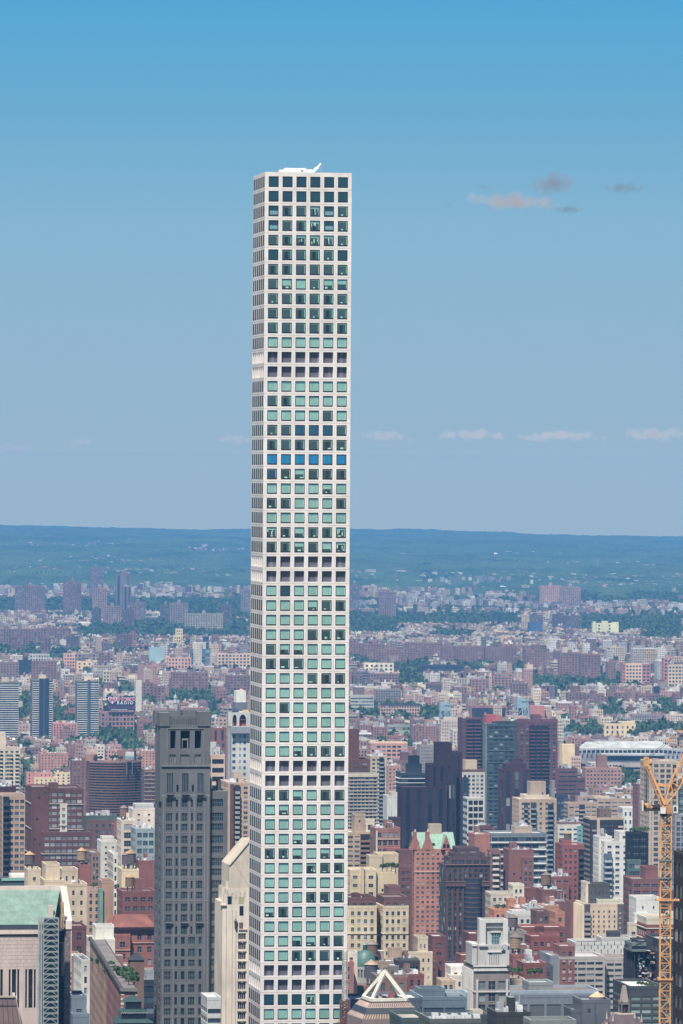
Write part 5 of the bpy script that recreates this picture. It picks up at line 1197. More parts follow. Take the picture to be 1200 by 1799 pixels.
t = MB(); t.box(1, WA, 5, 6, az(1276), az(1271), 'wall', alb((235, 95, 60), .95)); t.box(1, WA, 6.5, 7, az(1271), az(1264), 'wall', alb((140, 70, 80), .9)); t.box(1, WA, 7.2, 8, az(1264), zt - 1, 'wall', (.02, .03, .05)); t.box(ax(424), WA, 4, 5, az(1265.5), az(1264), 'wall', (.7, .6, .5)); t.build('shaft_cladding', ut)  # orange, dull red and near black boxes behind the arches
t = MB(); t.add([[(ax(405), -3.0, az(1288)), (ax(440), -3, az(1288)), (ax(440), -.3, az(1277)), (ax(405), -.3, az(1277))]], 'metal', alb((90, 98, 115), .8)); t.box(ax(406), ax(440), -2.9, -2.5, az(1291), az(1288), 'metal', alb((50, 75, 105), .7)); t.build('protective_netting', ut)
for i in range(8):
    Y = 1291.5 + i * 11
    for (a, b2) in ((408.3, 414), (421, 423), (428, 432)):
        t = MB(); t.add([[(ax(a), -.04, az(Y + 5.5)), (ax(b2), -.04, az(Y + 5.5)), (ax(b2), -.04, az(Y)), (ax(a), -.04, az(Y))]], 'pane', alb((200, 120, 70) if i == 6 and a < 410 else (25, 85, 140), .8)); t.box(ax(a), ax(b2), -.1, -.02, az(Y + 6.3), az(Y + 5.5), 'wall', (.7, .7, .7)); t.build('window', ut)
t = MB(); 
for X in (409, 413, 417): t.beam((ax(X), 2, zt), (ax(X), 2, az(1244)), .2, 'metal', (.1, .1, .13))
t.box(ax(409), ax(420), 1, 5, zt, zt + .6, 'metal', (.05, .05, .08)); t.box(ax(410), ax(419), 1, 5, zt + 1.4, zt + 2, 'metal', (.08, .08, .1)); t.box(ax(427), ax(437), .3, 1, zt + .2, zt + 1.6, 'metal', alb((245, 215, 70))); t.build('formwork', ut)
t = MB(); lattice(t, ax(398.5), ax(399.8), -1, 0, 0, az(1240), 4, .12, alb((150, 150, 165)), .09); t.build('hoist_mast', ut)

# ================================================================== church with obelisk spire, bottom east
ED = 1600.0; p = at(1080, 1799, ED); ch = thing('church_spire', (p.x, p.y, gz(ED)), 'slate roofed church crossing with obelisk spire and four stone pinnacles', 'church', rz=0)
RECTS.append((1064, 1125, 1733, ED, ch, 'obelisk church spire'))
E = lambda X, Y, dy=0: local(at(X, Y, ED + dy), ch)
def ez(Y): return E(1097, Y).z
cx0 = E(1097, 1799).x; stc = alb((175, 160, 150)); std = alb((120, 108, 108))
t = MB(); t.frustum(cx0, 3, 1.05 * R2 * .95, .45 * R2 * .95, ez(1762), ez(1733), 4, 'wall', stc, ph=math.pi / 4 + .3); t.build('obelisk', ch)
t = MB(); t.frustum(cx0, 3, .95 * R2, .95 * R2, ez(1776), ez(1766), 4, 'wall', (.03, .03, .04), ph=math.pi / 4 + .3)
for k in range(4): a = k * math.pi / 2 + math.pi / 4 + .3; x, y = cx0 + 1.1 * R2 * math.cos(a), 3 + 1.1 * R2 * math.sin(a); t.box(x - .22, x + .22, y - .22, y + .22, ez(1781), ez(1766), 'wall', std); t.frustum(x, y, .35, .03, ez(1762), ez(1757), 4, 'wall', std)
t.frustum(cx0, 3, 1.3 * R2, 1.15 * R2, ez(1766), ez(1762), 4, 'wall', std, ph=math.pi / 4 + .3); t.frustum(cx0, 3, 2.4 * R2, 2.2 * R2, ez(1783), ez(1781), 4, 'wall', stc, ph=math.pi / 4 + .3); t.build('belfry', ch)
t = MB(); t.frustum(cx0, 3, 5.6 * R2, 2.3 * R2, ez(1808), ez(1783), 4, 'roof', alb((100, 84, 92), .9), ph=math.pi / 4 + .3); t.build('roof', ch)
for X, Y in ((1066.5, 1776), (1077.5, 1781), (1115.5, 1775), (1127.5, 1781)):
    t = MB(); a = E(X, Y); t.frustum(a.x, .5, .45, .03, ez(Y + 14), ez(Y), 4, 'wall', stc, ph=.6); t.frustum(a.x, .5, .5, .5, ez(Y + 20), ez(Y + 14), 4, 'wall', std, ph=.6); t.frustum(a.x, .5, .55, .45, ez(1850), ez(Y + 20), 4, 'wall', stc, ph=.6); t.build('pinnacle', ch)
t = MB(); t.box(cx0 - 6.5, cx0 + 6.5, -2, 9, 0, ez(1808), 'wall', stc); t.build('wall', ch)
# ================================================================== the buildings one can tell apart, near ones first
TAN, TAN2, CREAM, WHT, BRN, MAR, RED, ORG_, GRY, PNK = (196, 168, 140), (180, 148, 122), (222, 204, 178), (226, 224, 220), (122, 84, 80), (98, 56, 62), (152, 84, 80), (192, 116, 84), (150, 152, 158), (176, 128, 122)
B = bldg
at_, bt_, hi_ = 'apartment_tower', 'office_building', 'apartment_block'
# --- west of the grey tower
B(at_, 0 - 12, 36, 1315, 4400, 30, CREAM, 'c', 'cream tower with dark recessed balconies on the west edge below the striped towers', short='cream balcony tower', bay=4.2, fl=2.9, wf=.62, hf=.62, bal=[(.12, .34), (.5, .7), (.8, .96)], slab=CREAM, tiers=[(-12, 10, 1288, 6, 14, {'k': 'n'})], yb=1400, bulk=False)
B(at_, -12, 28, 1382, 3100, 26, (82, 50, 56), 'n', 'dark maroon capped tower in front of the cream balcony tower', short='dark capped tower', yb=1480, tank=0)
B(at_, 4, 46, 1398, 2850, 28, (196, 160, 138), 'p', 'tan brick tower with a dark stack of balconies next to the maroon brick block', short='tan tower with dark stack', bay=3.2, fl=3.0, wf=.62, hf=.5, hi=.6, tiers=[(6, 16, 1400, -1.2, 1.15, {'k': 'c', 'c': (44, 44, 58), 'slab': (60, 60, 80)}), (46, 55, 1399, 4, 22, {'c': (120, 96, 90)})], bulk=False)
r = B(hi_, 55, 147, 1385, 2770, 30, (112, 68, 72), 'p', 'big maroon brick block with groups of white windows and planted terraces', short='maroon brick block', bay=3.3, fl=11.0 / FPX * 2770, wf=.66, hf=.5, hi=.85, gcol=(170, 175, 175), yb=1540,
      tiers=[(75, 160, 1462, -5, 4.9), (55, 86, 1382, -.4, 20, {'k': 'n'}), (112, 147, 1386, -2, 10), (106, 118, 1412, -2.4, 8, {'c': (214, 204, 196), 'wf': .8}), (88, 102, 1376, 8, 8, {'k': 'n', 'c': (120, 74, 76)})], ledge=4, lcol=(190, 180, 175), bulk=False)
B(at_, 160, 176, 1498, 2700, 26, (150, 118, 108), 'p', 'narrow tan and brown tower edge behind the maroon brick block', bay=2.8, wf=.5)
B('loft_building', 152, 212, 1441, 3900, 22, (120, 80, 78), 'p', 'low brown brick loft with a planted green terrace under the curved brown slab', short='planted terrace loft', bay=5, fl=4.2, wf=.3, hf=.4, tiers=[(150, 206, 1433, 3, 16, {'k': 'n', 'c': (78, 98, 92)})])
B('chapel', 200, 212, 1448, 3600, 12, (168, 92, 90), 'p', 'tiny red brick chapel below the planted terrace loft', bay=4, tiers=[(203, 209, 1444, 2, 6, {'k': 'n'})], bulk=False)
B(hi_, 178, 207, 1478, 3000, 20, (222, 216, 208), 'p', 'white rendered block with scattered tiny windows between maroon block and glass corner', bay=5, wf=.25, hf=.3, tiers=[(180, 200, 1470, 5, 10, {'k': 'n'})])
B(hi_, 213, 238, 1441, 2950, 20, (228, 208, 190), 'g', 'cream framed block with large dark glass squares beside the grey tower', short='cream framed glass block', bay=7, fl=4.2, wf=.7, hf=.72, sl=.12, tank=1)
B(bt_, 238, 273, 1456, 2930, 20, (150, 170, 182), 'g', 'grey glass block with pale green floors squeezed against the grey tower', short='grey glass block', bay=4, fl=4.0, wf=.8, hf=.6, gcol=(90, 130, 140), hi=.5)
B(hi_, 233, 273, 1421, 3100, 20, (236, 216, 198), 'p', 'pinkish cream block with a glazed roof pavilion beside the grey tower', bay=7, wf=.2, hf=.3, tiers=[(238, 270, 1413, 4, 12, {'k': 'g', 'c': (200, 205, 205), 'gcol': (110, 130, 150)})], bulk=False)
B(hi_, 253, 274, 1352, 4300, 20, (140, 92, 88), 'b', 'brown tower with thin white floor lines left of the grey tower crown'.replace('left of', 'just west of'), bay=3, fl=3, wf=.9, hf=.35, slab=(190, 170, 165), ledge=1)
# --- housing between striped towers and curved slab
for (a, b_3, y, d, lab) in ((71, 119, 1323, 6300, 'widest orange brick housing slab below the striped towers'), (119, 145, 1318, 6500, 'orange brick housing slab below the third striped tower'), (170, 214, 1318, 6400, 'orange brick housing slab behind the curved brown slab'), (248, 274, 1319, 6200, 'orange brick housing slab with white roof rim touching the grey tower'), (142, 172, 1334, 6100, 'low orange brick slab with a round stair drum')):
    B('housing_slab', a, b_3, y, d, 16, (186, 134, 116), 'p', lab, bay=4.4, fl=2.9, wf=.34, hf=.4, group='orange brick housing', tar=(.6, .57, .55), yb=1400)
B('housing_slab', 127, 157, 1336, 5100, 18, (146, 96, 92), 'p', 'brown brick slab tucked against the curved brown slab', bay=4.6, fl=2.9, wf=.3, hf=.4)
B('school', 60, 102, 1366, 5600, 18, (220, 200, 175), 'p', 'low cream school with two tall chimneys below the orange housing', bay=5, wf=.25, tiers=[(58, 60.5, 1357, 2, 3, {'k': 'n', 'c': (190, 110, 110)}), (47, 92, 1357, 16, 12, {'c': (196, 128, 124)})])
B('town_house', 97, 126, 1357, 5700, 14, CREAM, 'p', 'small cream house with blind wall beside a round tree', bay=6, wf=.3)
B('housing_slab', 93, 114, 1270, 7000, 20, (190, 120, 116), 'p', 'pink and white housing slab between the two narrow striped towers', bay=4, fl=3, wf=.4, tar=(.7, .68, .65))
B('housing_slab', 114, 136, 1271, 7000, 20, (196, 128, 122), 'p', 'paler pink slab right behind the third striped tower'.replace('right ', ''), bay=4, fl=3, wf=.4, tar=(.7, .68, .65))
B('town_house', 114, 134, 1250, 7700, 20, (160, 78, 84), 'p', 'dark red school like block above the pink slabs', bay=5, fl=3.5, tiers=[(121, 130, 1244, 2, 8)])
B('warehouse', 36, 56, 1288, 7200, 20, (214, 208, 200), 'n', 'low white shed between the first and second striped towers')
B('church_tower', 38, 48, 1290, 6900, 12, (60, 72, 96), 'g', 'dark blue glass stub at the foot of the first striped tower')
B('water_works', 47, 57, 1262, 7800, 14, (186, 126, 124), 'p', 'pinkish walk up row behind the second striped tower')
# striped towers
def striped(X0, X1, Y, lab, core=None, D=7100, dk=(40, 52, 78)):
    r = B('striped_tower', X0, X1, Y, D, 26, (120, 126, 138), 'c', lab, 'apartment tower', lab.split(' with')[0], bay=6, fl=2.72, wf=.96, hf=.6, gcol=(30, 38, 58), hi=.06, bal=[(0, 1)], bh=.75, bd=1.5, slab=(226, 226, 226), yb=1312, tiers=[((X0 + X1) / 2 - 6, (X0 + X1) / 2 + 6, Y - 8, 8, 10, {'k': 'n', 'c': (200, 190, 180)})])
    if core:
        t = MB(); a, b_4 = local(at(core[0], Y - 2, D), r), local(at(core[1], Y - 2, D), r); t.box(a.x, b_4.x, -2.4, 0, 0, a.z, 'metal', alb(dk, .7)); t.box((a.x + b_4.x) / 2 - .25, (a.x + b_4.x) / 2 + .25, -2.5, -2.4, 0, a.z, 'metal', alb((110, 130, 160)))
        t.build('stair_core', r)
striped(-14, 33, 1198, 'widest black and white striped apartment tower at the west edge')
striped(57, 93, 1194, 'striped apartment tower with a broad dark blue stair core', (69, 86))
striped(136, 174, 1196, 'striped apartment tower with a slim glass strip down its middle', (154, 159), dk=(60, 90, 115))
# --- brown housing slabs behind them
PUR = (128, 98, 104)
for i, (a, b_3, y, d, c, lab) in enumerate(((0, 33, 1163, 9200, (140, 120, 125), 'pale brown slab above the widest striped tower'), (33, 57, 1160, 9400, (62, 68, 98), 'slab coloured dark blue for shadow above the striped towers'), (57, 100, 1161, 9100, (140, 108, 112), 'brown slab with white windows above the second striped tower'), (93, 113, 1214, 8300, (150, 104, 104), 'short reddish slab between the second and third striped tower'), (113, 131, 1207, 8500, (124, 96, 106), 'narrow purple brown slab behind the third striped tower'), (175, 195, 1209, 8400, (138, 98, 102), 'brown slab just west of the heart logo billboard'), (190, 207, 1199, 8700, (120, 104, 122), 'dark slab peeping over the heart logo billboard'), (250, 270, 1199, 8300, (138, 106, 112), 'tall brown slab beside the blank white slab'), (270, 290, 1205, 8200, (130, 98, 106), 'brown slab between blank white slab and grey tower crown'), (243, 252, 1285 - 20, 7000, (140, 104, 108), 'thin brown slab below the blank white slab'), (302, 366, 1181, 8600, (140, 108, 114), 'very wide brown housing slab above the grey tower crown'), (380, 398, 1211, 8200, (150, 112, 114), 'brown slab with bright top edge west of the pointed arch tower'), (398, 440, 1186, 8500, (132, 104, 110), 'brown slab cluster meeting the slender white tower'), (243, 274, 1266, 7300, (146, 108, 112), 'twin brown slabs below the blank white slab'))):  # the dark blue one carries its shadow in the colour
    B('housing_slab', a, b_3, y, d, 16, c, 'p', lab, bay=4.2, fl=3.0, wf=.42, hf=.42, hi=.3, group='brown housing slabs', yb=1400, tiers=[((a + b_3) / 2 - 3, (a + b_3) / 2 + 3, y - 5, 4, 8, {'k': 'n'})] if i % 2 else ())
r = B('blank_slab', 239, 249, 1196, 7900, 18, (205, 205, 208), 'n', 'blank pale grey windowless slab beside the heart logo billboard', 'building', 'blank white slab', bulk=False)
B('row_house', 322, 362, 1243, 7500, 16, (168, 88, 94), 'p', 'long low red brick institution with pale roof above the grey tower crown', bay=5, fl=3.6, wf=.4, tar=(.6, .62, .66))
# cupola church above it
p = at(308, 1252, 7600); cuo = thing('cupola_church', (p.x, p.y, gz(7600)), 'small church tower with pale green cupola above the grey tower crown', 'church'); zq = p.z - gz(7600)
t = MB(); t.box(-2, 2, -2, 2, 0, zq + 14, 'wall', alb((190, 190, 175))); t.frustum(0, 0, 2.2, 2.0, zq + 14, zq + 19, 10, 'wall', alb((200, 200, 190))); t.frustum(0, 0, 3.0, 3.0, zq + 13, zq + 14, 10, 'wall', alb((210, 210, 200))); t.build('tower', cuo)
t = MB(); t.frustum(0, 0, 2.8, 1.8, zq + 19, zq + 22, 12, 'metal', alb((160, 200, 165))); t.frustum(0, 0, 1.8, .1, zq + 22, zq + 24.5, 12, 'metal', alb((160, 200, 165))); t.beam((0, 0, zq + 24), (0, 0, zq + 28), .2, 'metal', alb((160, 200, 165))); t.build('cupola', cuo)
t = MB(); t.box(-12, 5, 2, 20, 0, zq + 2, 'wall', alb((150, 90, 96))); t.build('nave', cuo)
# --- around the pointed arch tower
B(at_, 372, 398, 1279, 4900, 20, (150, 84, 82), 's', 'dark red brick tower with tall black strips beside the pointed arch tower', short='red strip tower', bay=5.2, fl=30, wf=.34, tiers=[(368, 398, 1302, -4, 3.9, {'k': 'p', 'bay': 6, 'fl': 5}), (369, 380, 1304, -9, 4.9, {'k': 'n', 'c': (214, 210, 206)})])
B(hi_, 371, 395, 1326, 3300, 20, (222, 184, 160), 'b', 'tan block with broad black window bands behind the grey tower wing', short='tan banded block', bay=20, fl=15.3 / FPX * 3300, wf=1.0, hf=.55, gcol=(20, 20, 38), hi=0)
B(at_, 400, 440, 1375, 2600, 26, (204, 170, 150), 'p', 'tan brick tower with stacked balconies below the pointed arch tower', short='tan balcony tower', bay=3.3, fl=8.7 / FPX * 2600, wf=.5, hf=.5, yb=1600, tiers=[(413, 421, 1380, -1.0, .95, {'k': 'c', 'c': (60, 62, 74), 'slab': (180, 175, 175)}), (405, 411, 1378, -1.0, .95, {'k': 'c', 'c': (110, 80, 70), 'slab': (214, 176, 150)})], tank=0)
cap_t = B('water_tower', 415, 432, 1214, 5400, 16, (235, 235, 230), 'n', 'blank white rooftop screen box with small orange pyramid cap beside the white tower', 'rooftop structure', bulk=False, tiers=[(413, 435, 1234, -2, 20, {'k': 'n', 'c': (120, 124, 140)})])
p = local(at(423.5, 1214, 5408), cap_t); k_ = 5408 / FPX; t = MB(); t.frustum(p.x, 6, 4.4 * k_ * R2, .1, p.z + .3, p.z + 4.5 * k_, 4, 'roof', alb((235, 160, 120), .95), ph=math.pi / 4); t.build('pyramid_cap', cap_t)
p = at(369, 1262, 6200); sg = thing('roof_sign', (p.x, p.y, 0), 'small blue and white roof sign beside the grey tower crown', 'sign'); k_ = 6200 / FPX
t = MB(); t.box(0, 8 * k_, 0, .6, p.z - 3 * k_, p.z + 6.5 * k_, 'metal', alb((40, 110, 180), .8)); t.box(9 * k_, 10 * k_, 0, .5, p.z - 8 * k_, p.z + 7 * k_, 'metal', (.6, .6, .62)); t.box(1, 1.6, .6, 1, p.z - 14 * k_, p.z, 'metal', (.3, .3, .3)); t.build('board', sg)
text_obj('NYC', 6.0 * k_, sg, .2, -.1, p.z + 1.2 * k_, (.85, .85, .85), bold=.25)
# --- lower west, round the granite building
B(hi_, -10, 30, 1512, 2900, 20, (168, 116, 104), 'p', 'orange brown brick walk up at the west edge above the green roof', bay=4, wf=.4, tank=1)
B('loft_building', 5, 50, 1545, 2300, 16, (70, 90, 104), 'g', 'low dark glass studio with bright green roof edge behind the granite building', short='green edged studio', bay=3, fl=6, gcol=(50, 66, 82), tiers=[(3, 52, 1543, -.4, .35, {'k': 'n', 'c': (120, 190, 170), 'yb': 1546}), (20, 50, 1537, 5, 10, {'k': 'n', 'c': (232, 228, 222), 'tar': (.7, .7, .7)})], bulk=False)
B(hi_, 49, 72, 1527, 2240, 14, (222, 198, 168), 'p', 'tan stucco tower house with two tiny square windows above the green roof', short='tan stucco house', bay=4.6, fl=4, wf=.24, hf=.3, hi=0, tank=1)
B(hi_, 80, 105, 1518, 2200, 14, (214, 188, 156), 'n', 'tan windowless stair tower with a black drain pipe down its corner', short='tan stair tower', bulk=False, tiers=[(78, 112, 1546, -3, 16, {'k': 'p', 'wf': .26, 'hf': .4, 'bay': 4.4, 'fl': 4.2, 'hi': .1})])
B(hi_, 109, 137, 1527, 2300, 16, (212, 188, 158), 'p', 'tan prewar block with two water pipes running down its front', short='tan prewar block', bay=4.4, fl=4.3, wf=.24, hf=.4, hi=.1, tiers=[(105, 153, 1553, -3, 18, {'bay': 3.6, 'fl': 4})], tank=0)
B(hi_, 140, 159, 1519, 2600, 12, (160, 88, 84), 'n', 'small dark red brick bulkhead with a grey tank behind the tan prewar block', tank=1)
B(hi_, 152, 178, 1562, 2500, 16, (188, 150, 130), 'p', 'brown tan block with roof garden and grey chutes', bay=4, wf=.36)
B(hi_, 179, 200, 1548, 2450, 16, (186, 140, 116), 'n', 'orange tan party wall with a small green awning box', tank=0, tiers=[(175, 181, 1562, -1, 3, {'k': 'n', 'c': (100, 170, 150)})])
B(hi_, 199, 207, 1500, 2700, 26, (226, 222, 214), 'g', 'narrow cream and glass tower edge above the yellow party wall', bay=6, fl=4)
B('yellow_walled_block', 214, 244, 1527, 2600, 18, (230, 204, 158), 'n', 'blank yellow party wall building with two wooden water tanks on top', 'building', 'yellow party wall', tank=2, bulk=False)
B(hi_, 244, 273, 1512, 2700, 16, (150, 84, 80), 'n', 'red brown brick cube beside the blank yellow wall', bulk=True)
B(hi_, 215, 274, 1566, 2400, 20, (146, 82, 80), 'p', 'red brick block with long rows of dark square windows under a tank', short='red window row block', bay=4.3, fl=3.8, wf=.5, hf=.42, hi=.2, tank=1, lcol=(190, 150, 140), tiers=[(238, 251, 1545, 3, 6, {'k': 'n', 'c': (150, 90, 90)})])
B('palazzo', 199, 274, 1628, 2250, 22, (160, 92, 84), 'p', 'red brick palazzo with broad terracotta tiled roof and arched windows', 'palazzo', 'tile roofed palazzo', bay=4.2, fl=4.9, wf=.34, hf=.4, hi=.3, ledge=2, lcol=(200, 150, 135), bulk=False, tiers=[(202, 229, 1642, -3, 2.9, {'k': 'p', 'bay': 5, 'fl': 4.6})])
pr_ = [o for o in C.objects if o.name == 'palazzo'][0]
t = MB(); a, b_4 = local(at(195, 1628, 2250), pr_), local(at(276, 1628, 2250), pr_); zr = local(at(195, 1607, 2260), pr_).z
t.add([[(a.x, -1.4, a.z - .2), (b_4.x, -1.4, a.z - .2), (b_4.x - 3, 11, zr), (a.x + 3, 11, zr)], [(a.x, -1.4, a.z - .2), (a.x + 3, 11, zr), (a.x, 23, a.z), (a.x, 23, a.z)], [(a.x + 3, 11, zr), (b_4.x - 3, 11, zr), (b_4.x, 23, a.z), (a.x, 23, a.z)]], 'roof', alb((186, 112, 98), .62))
for i in range(40): x = a.x + (b_4.x - a.x) * i / 40; t.beam((x, -1.4, a.z - .15), (x * .9 + 2, 11, zr + .05), .09, 'roof', alb((160, 90, 78), .6))
t.box(a.x, b_4.x, -1.3, -.1, a.z - 1.1, a.z - .25, 'wall', alb((60, 36, 40))); t.build('tiled_roof', pr_)
B(hi_, 160, 202, 1650, 2200, 18, (218, 214, 206), 'p', 'white stucco block with tall blank piers beside the red palazzo', short='white pier block', bay=5, fl=5, wf=.3, hf=.35, tiers=[(168, 200, 1626, 6, 10, {'k': 's', 'fl': 12, 'bay': 4})])
B(hi_, 126, 152, 1627, 2100, 18, (118, 68, 76), 'p', 'dark maroon block with a black gap beside the granite pier', short='dark maroon infill', bay=6, wf=.3, fl=5)
B(hi_, 126, 146, 1680, 1950, 20, (160, 130, 112), 'p', 'brown stone building with arched openings beside the granite pier', bay=4, fl=4.5, wf=.35)
B(hi_, 143, 158, 1686, 1900, 24, (214, 214, 212), 'g', 'white building with stacked dark corner windows down the side street', short='white corner window block', bay=3, fl=3.6, wf=.55, hf=.6)
B(bt_, 126, 152, 1749, 1800, 16, (112, 130, 152), 'p', 'blue grey windowless box beside the granite pier', short='blue grey box', bay=6, fl=5, wf=.4, hf=.18, tiers=[(128, 157, 1782, -6, 5.9)])
B(hi_, 168, 240, 1700, 2050, 20, (176, 128, 116), 'p', 'brown brick hotel with roof plantings behind the quoined corner building', short='brown roof garden hotel', bay=4, wf=.3)
# quoined corner building seen along its long side wall
p = at(213, 1737, 1840); qb = thing('corner_hotel', (p.x, p.y, gz(1840)), 'long red brown brick hotel with pale quoins and trees along its roof edge', 'hotel', rz=math.radians(-6))
RECTS.append((157, 240, 1690, 1860, qb, 'quoined corner hotel'))
zq = p.z - gz(1840); t = MB(); c_ = alb((150, 98, 92), .85); q_ = alb((214, 188, 172), .85)
ff = local(at(158, 1688, 2040), qb); zq2 = zq
plain(t, (0, 0), (1, 0), 5.2, 0, zq, 'wall', c_)
L2 = math.hypot(ff.x, ff.y); du = (-ff.x / L2, -ff.y / L2)
wallface(t, (ff.x, ff.y), du, L2 * .55, 0, zq, dict(k='p', col=alb((172, 132, 112), .85), bay=4, fl=3.9, wf=.35, hf=.4), 2.2, zq - 75)
wallface(t, (ff.x * .45, ff.y * .45), du, L2 * .45, 0, zq, dict(k='p', col=c_, bay=4, fl=3.9, wf=.35, hf=.4), 2.2, zq - 75)
t.add([[(0, 0, zq - .6), (5.2, 0, zq - .6), (5.2 + ff.x, ff.y, zq - .6), (ff.x, ff.y, zq - .6)]], 'roof', (.2, .18, .17)); t.add([[(5.2, 0, 0), (5.2, 0, zq), (5.2 + ff.x, ff.y, zq), (5.2 + ff.x, ff.y, 0)]], 'wall', c_)
t.beam((0, -.2, zq), (ff.x, ff.y, zq), .55, 'wall', alb((90, 80, 84))); t.box(-.2, 5.4, -.7, 0, zq - .8, zq + .3, 'wall', alb((120, 118, 116)))
for j in range(26): z = zq - 1.5 - j * 1.5; t.box(-.12, .6 if j % 2 else 1.0, -.1, 0, z - .6, z, 'wall', q_); t.box(4.2 if j % 2 else 4.6, 5.3, -.1, 0, z - .6, z, 'wall', q_)
t.build('wall', qb)
# black pavilion with green tiered pyramid roof
p = at(206, 1752, 1780); pv = thing('tiered_pavilion', (p.x, p.y, gz(1780)), 'dark building whose green copper roof steps up in tiers to a small pyramid', 'building'); RECTS.append((203, 276, 1750, 1780, pv, 'green tiered pavilion'))
PV = lambda X, Y: local(at(X, Y, 1780), pv); t = MB(); cx1 = PV(239, 1760).x; dk = (.012, .016, .022); gn = alb((40, 84, 84), .8); gn2 = alb((24, 70, 72), .7)
def tierp(hwp, Y0_, Y1_, roofY, hwp2):
    h = hwp / FPX * 1780; h2 = hwp2 / FPX * 1780; t.box(cx1 - h, cx1 + h, 8 - h, 8 + h, PV(239, Y0_).z, PV(239, Y1_).z, 'glass', dk, rnd=.0); t.frustum(cx1, 8, (h + .5) * R2, h2 * R2, PV(239, Y1_).z, PV(239, roofY).z, 4, 'metal', gn, ph=math.pi / 4)
tierp(14, 1777, 1763, 1752, .5); tierp(22, 1793, 1780, 1776, 15); tierp(31, 1850, 1799, 1793, 24)
for i in range(12): x = cx1 + (i - 6) * .68; t.beam((x, 8 - 4.35, PV(239, 1783).z), (x + .34, 8 - 4.35, PV(239, 1780.5).z), .06, 'metal', (.5, .5, .5)); t.beam((x + .34, 8 - 4.35, PV(239, 1780.5).z), (x + .68, 8 - 4.35, PV(239, 1783).z), .06, 'metal', (.5, .5, .5))
t.build('tiered_roof', pv); t = MB(); h = 30 / FPX * 1780; t.box(cx1 - h, cx1 + h, 8 - h, 8 + h, 0, PV(239, 1850).z, 'wall', (.03, .035, .04)); t.build('wall', pv)
p = at(228, 1712, 2000); wt0 = thing('tank_house', (p.x, p.y, gz(2000)), 'brown brick tank house with a pointed slate lid beside rooftop trees', 'rooftop structure'); t = MB(); z = p.z - gz(2000); t.box(0, 5, 0, 5, 0, z + 5, 'wall', alb((138, 104, 94))); t.box(1.8, 3.2, -.03, 0, z - .5, z + .6, 'wall', (.03, .03, .03)); t.frustum(2.5, 2.5, 2.9 * R2, .1, z + 5, z + 7.6, 4, 'roof', alb((64, 72, 86)), ph=math.pi / 4); t.build('wall', wt0)
B(bt_, 240, 274, 1722, 2150, 20, (50, 58, 72), 'b', 'building coloured as in shadow, with a blue roof hatch against the grey tower', short='dark shadowed infill', fl=4, tiers=[(258, 272, 1705, 2, 8, {'k': 'n', 'c': (150, 160, 175)})])  # shadow is put into the wall colour
B(bt_, 364, 388, 1752, 1900, 16, (196, 204, 212), 'b', 'white curved corner building with dark ribbon windows wedged against the grey tower', short='white ribbon corner block', bay=6, fl=16.5 / FPX * 1900, wf=1.0, hf=.5, gcol=(60, 84, 104), hi=.1, topm=3, edge=0)
# --- right behind the white tower, east side
B(at_, 617, 650, 1334, 3700, 22, (122, 70, 72), 'p', 'dark red brick tower touching the slender white tower high up', short='dark red brick tower', bay=5.5, fl=2.9, wf=.42, hf=.42, hi=.5, side='n', tiers=[(613, 631, 1282, 4, 12, {'k': 'n', 'c': (116, 66, 64)}), (611, 633, 1356, -6, 5, {'k': 'n', 'c': (104, 98, 108)}), (611, 650, 1352 + 4, -8, 1.9, {'k': 'n', 'c': (60, 50, 62)})], bulk=False)
B(at_, 606, 664, 1361, 3500, 24, (170, 158, 150), 'p', 'wide grey tower with cream top edge and dense window rows by the white tower', short='grey paired window tower', bay=3.0, fl=6.2 / FPX * 3500, wf=.62, hf=.52, sl=.25, hi=.45, slab=(205, 200, 195), ledge=1, lcol=(196, 186, 178), yb=1480, tiers=[(606, 665, 1360, -.5, .45, {'k': 'n', 'c': (225, 212, 190), 'yb': 1365})])
B(at_, 651, 679, 1328, 4300, 20, (206, 188, 158), 'p', 'slim cream tower with a dark balcony stack behind the grey paired window tower', short='slim cream tower', bay=4.5, fl=3.0, wf=.5, hf=.42, hi=.5, tiers=[(667, 674, 1331, -1.3, 1.25, {'k': 'c', 'c': (40, 42, 60), 'slab': (150, 160, 170)})], yb=1460)
B(at_, 681, 704, 1345, 4600, 20, (196, 142, 134), 'p', 'pink brick tower with small square windows beside the slim cream tower', short='pink brick tower', bay=4.2, fl=3.0, wf=.34, hf=.4, hi=.25)
B(hi_, 690, 720, 1336, 5000, 20, (150, 106, 108), 'p', 'mauve brick block with a round brown tank house', bay=4, fl=3, wf=.4, tiers=[(706, 719, 1322, 4, 10, {'k': 'n', 'c': (130, 90, 92)})])
B(at_, 680, 698, 1398, 3600, 16, (206, 206, 206), 'n', 'blank pale concrete stair tower between cream tower and black balconies', short='blank concrete stair tower', bulk=False, tiers=[(688, 698, 1392, 1, 12, {'k': 'n', 'c': (214, 200, 190)})])
B(at_, 704, 756, 1357, 4200, 22, (58, 66, 80), 'c', 'dark balcony tower with white slab edges and black rooftop boxes', short='white edged balcony tower', bay=5, fl=3.1, gcol=(38, 46, 60), hi=.05, bal=[(0, 1)], slab=(206, 210, 212), bh=.25, bd=1.6, bulk=False, yb=1450, tiers=[(717, 741, 1342, 6, 12, {'k': 'n', 'c': (34, 48, 62)}), (720, 737, 1328, 8, 8, {'k': 'n', 'c': (24, 36, 50)})])
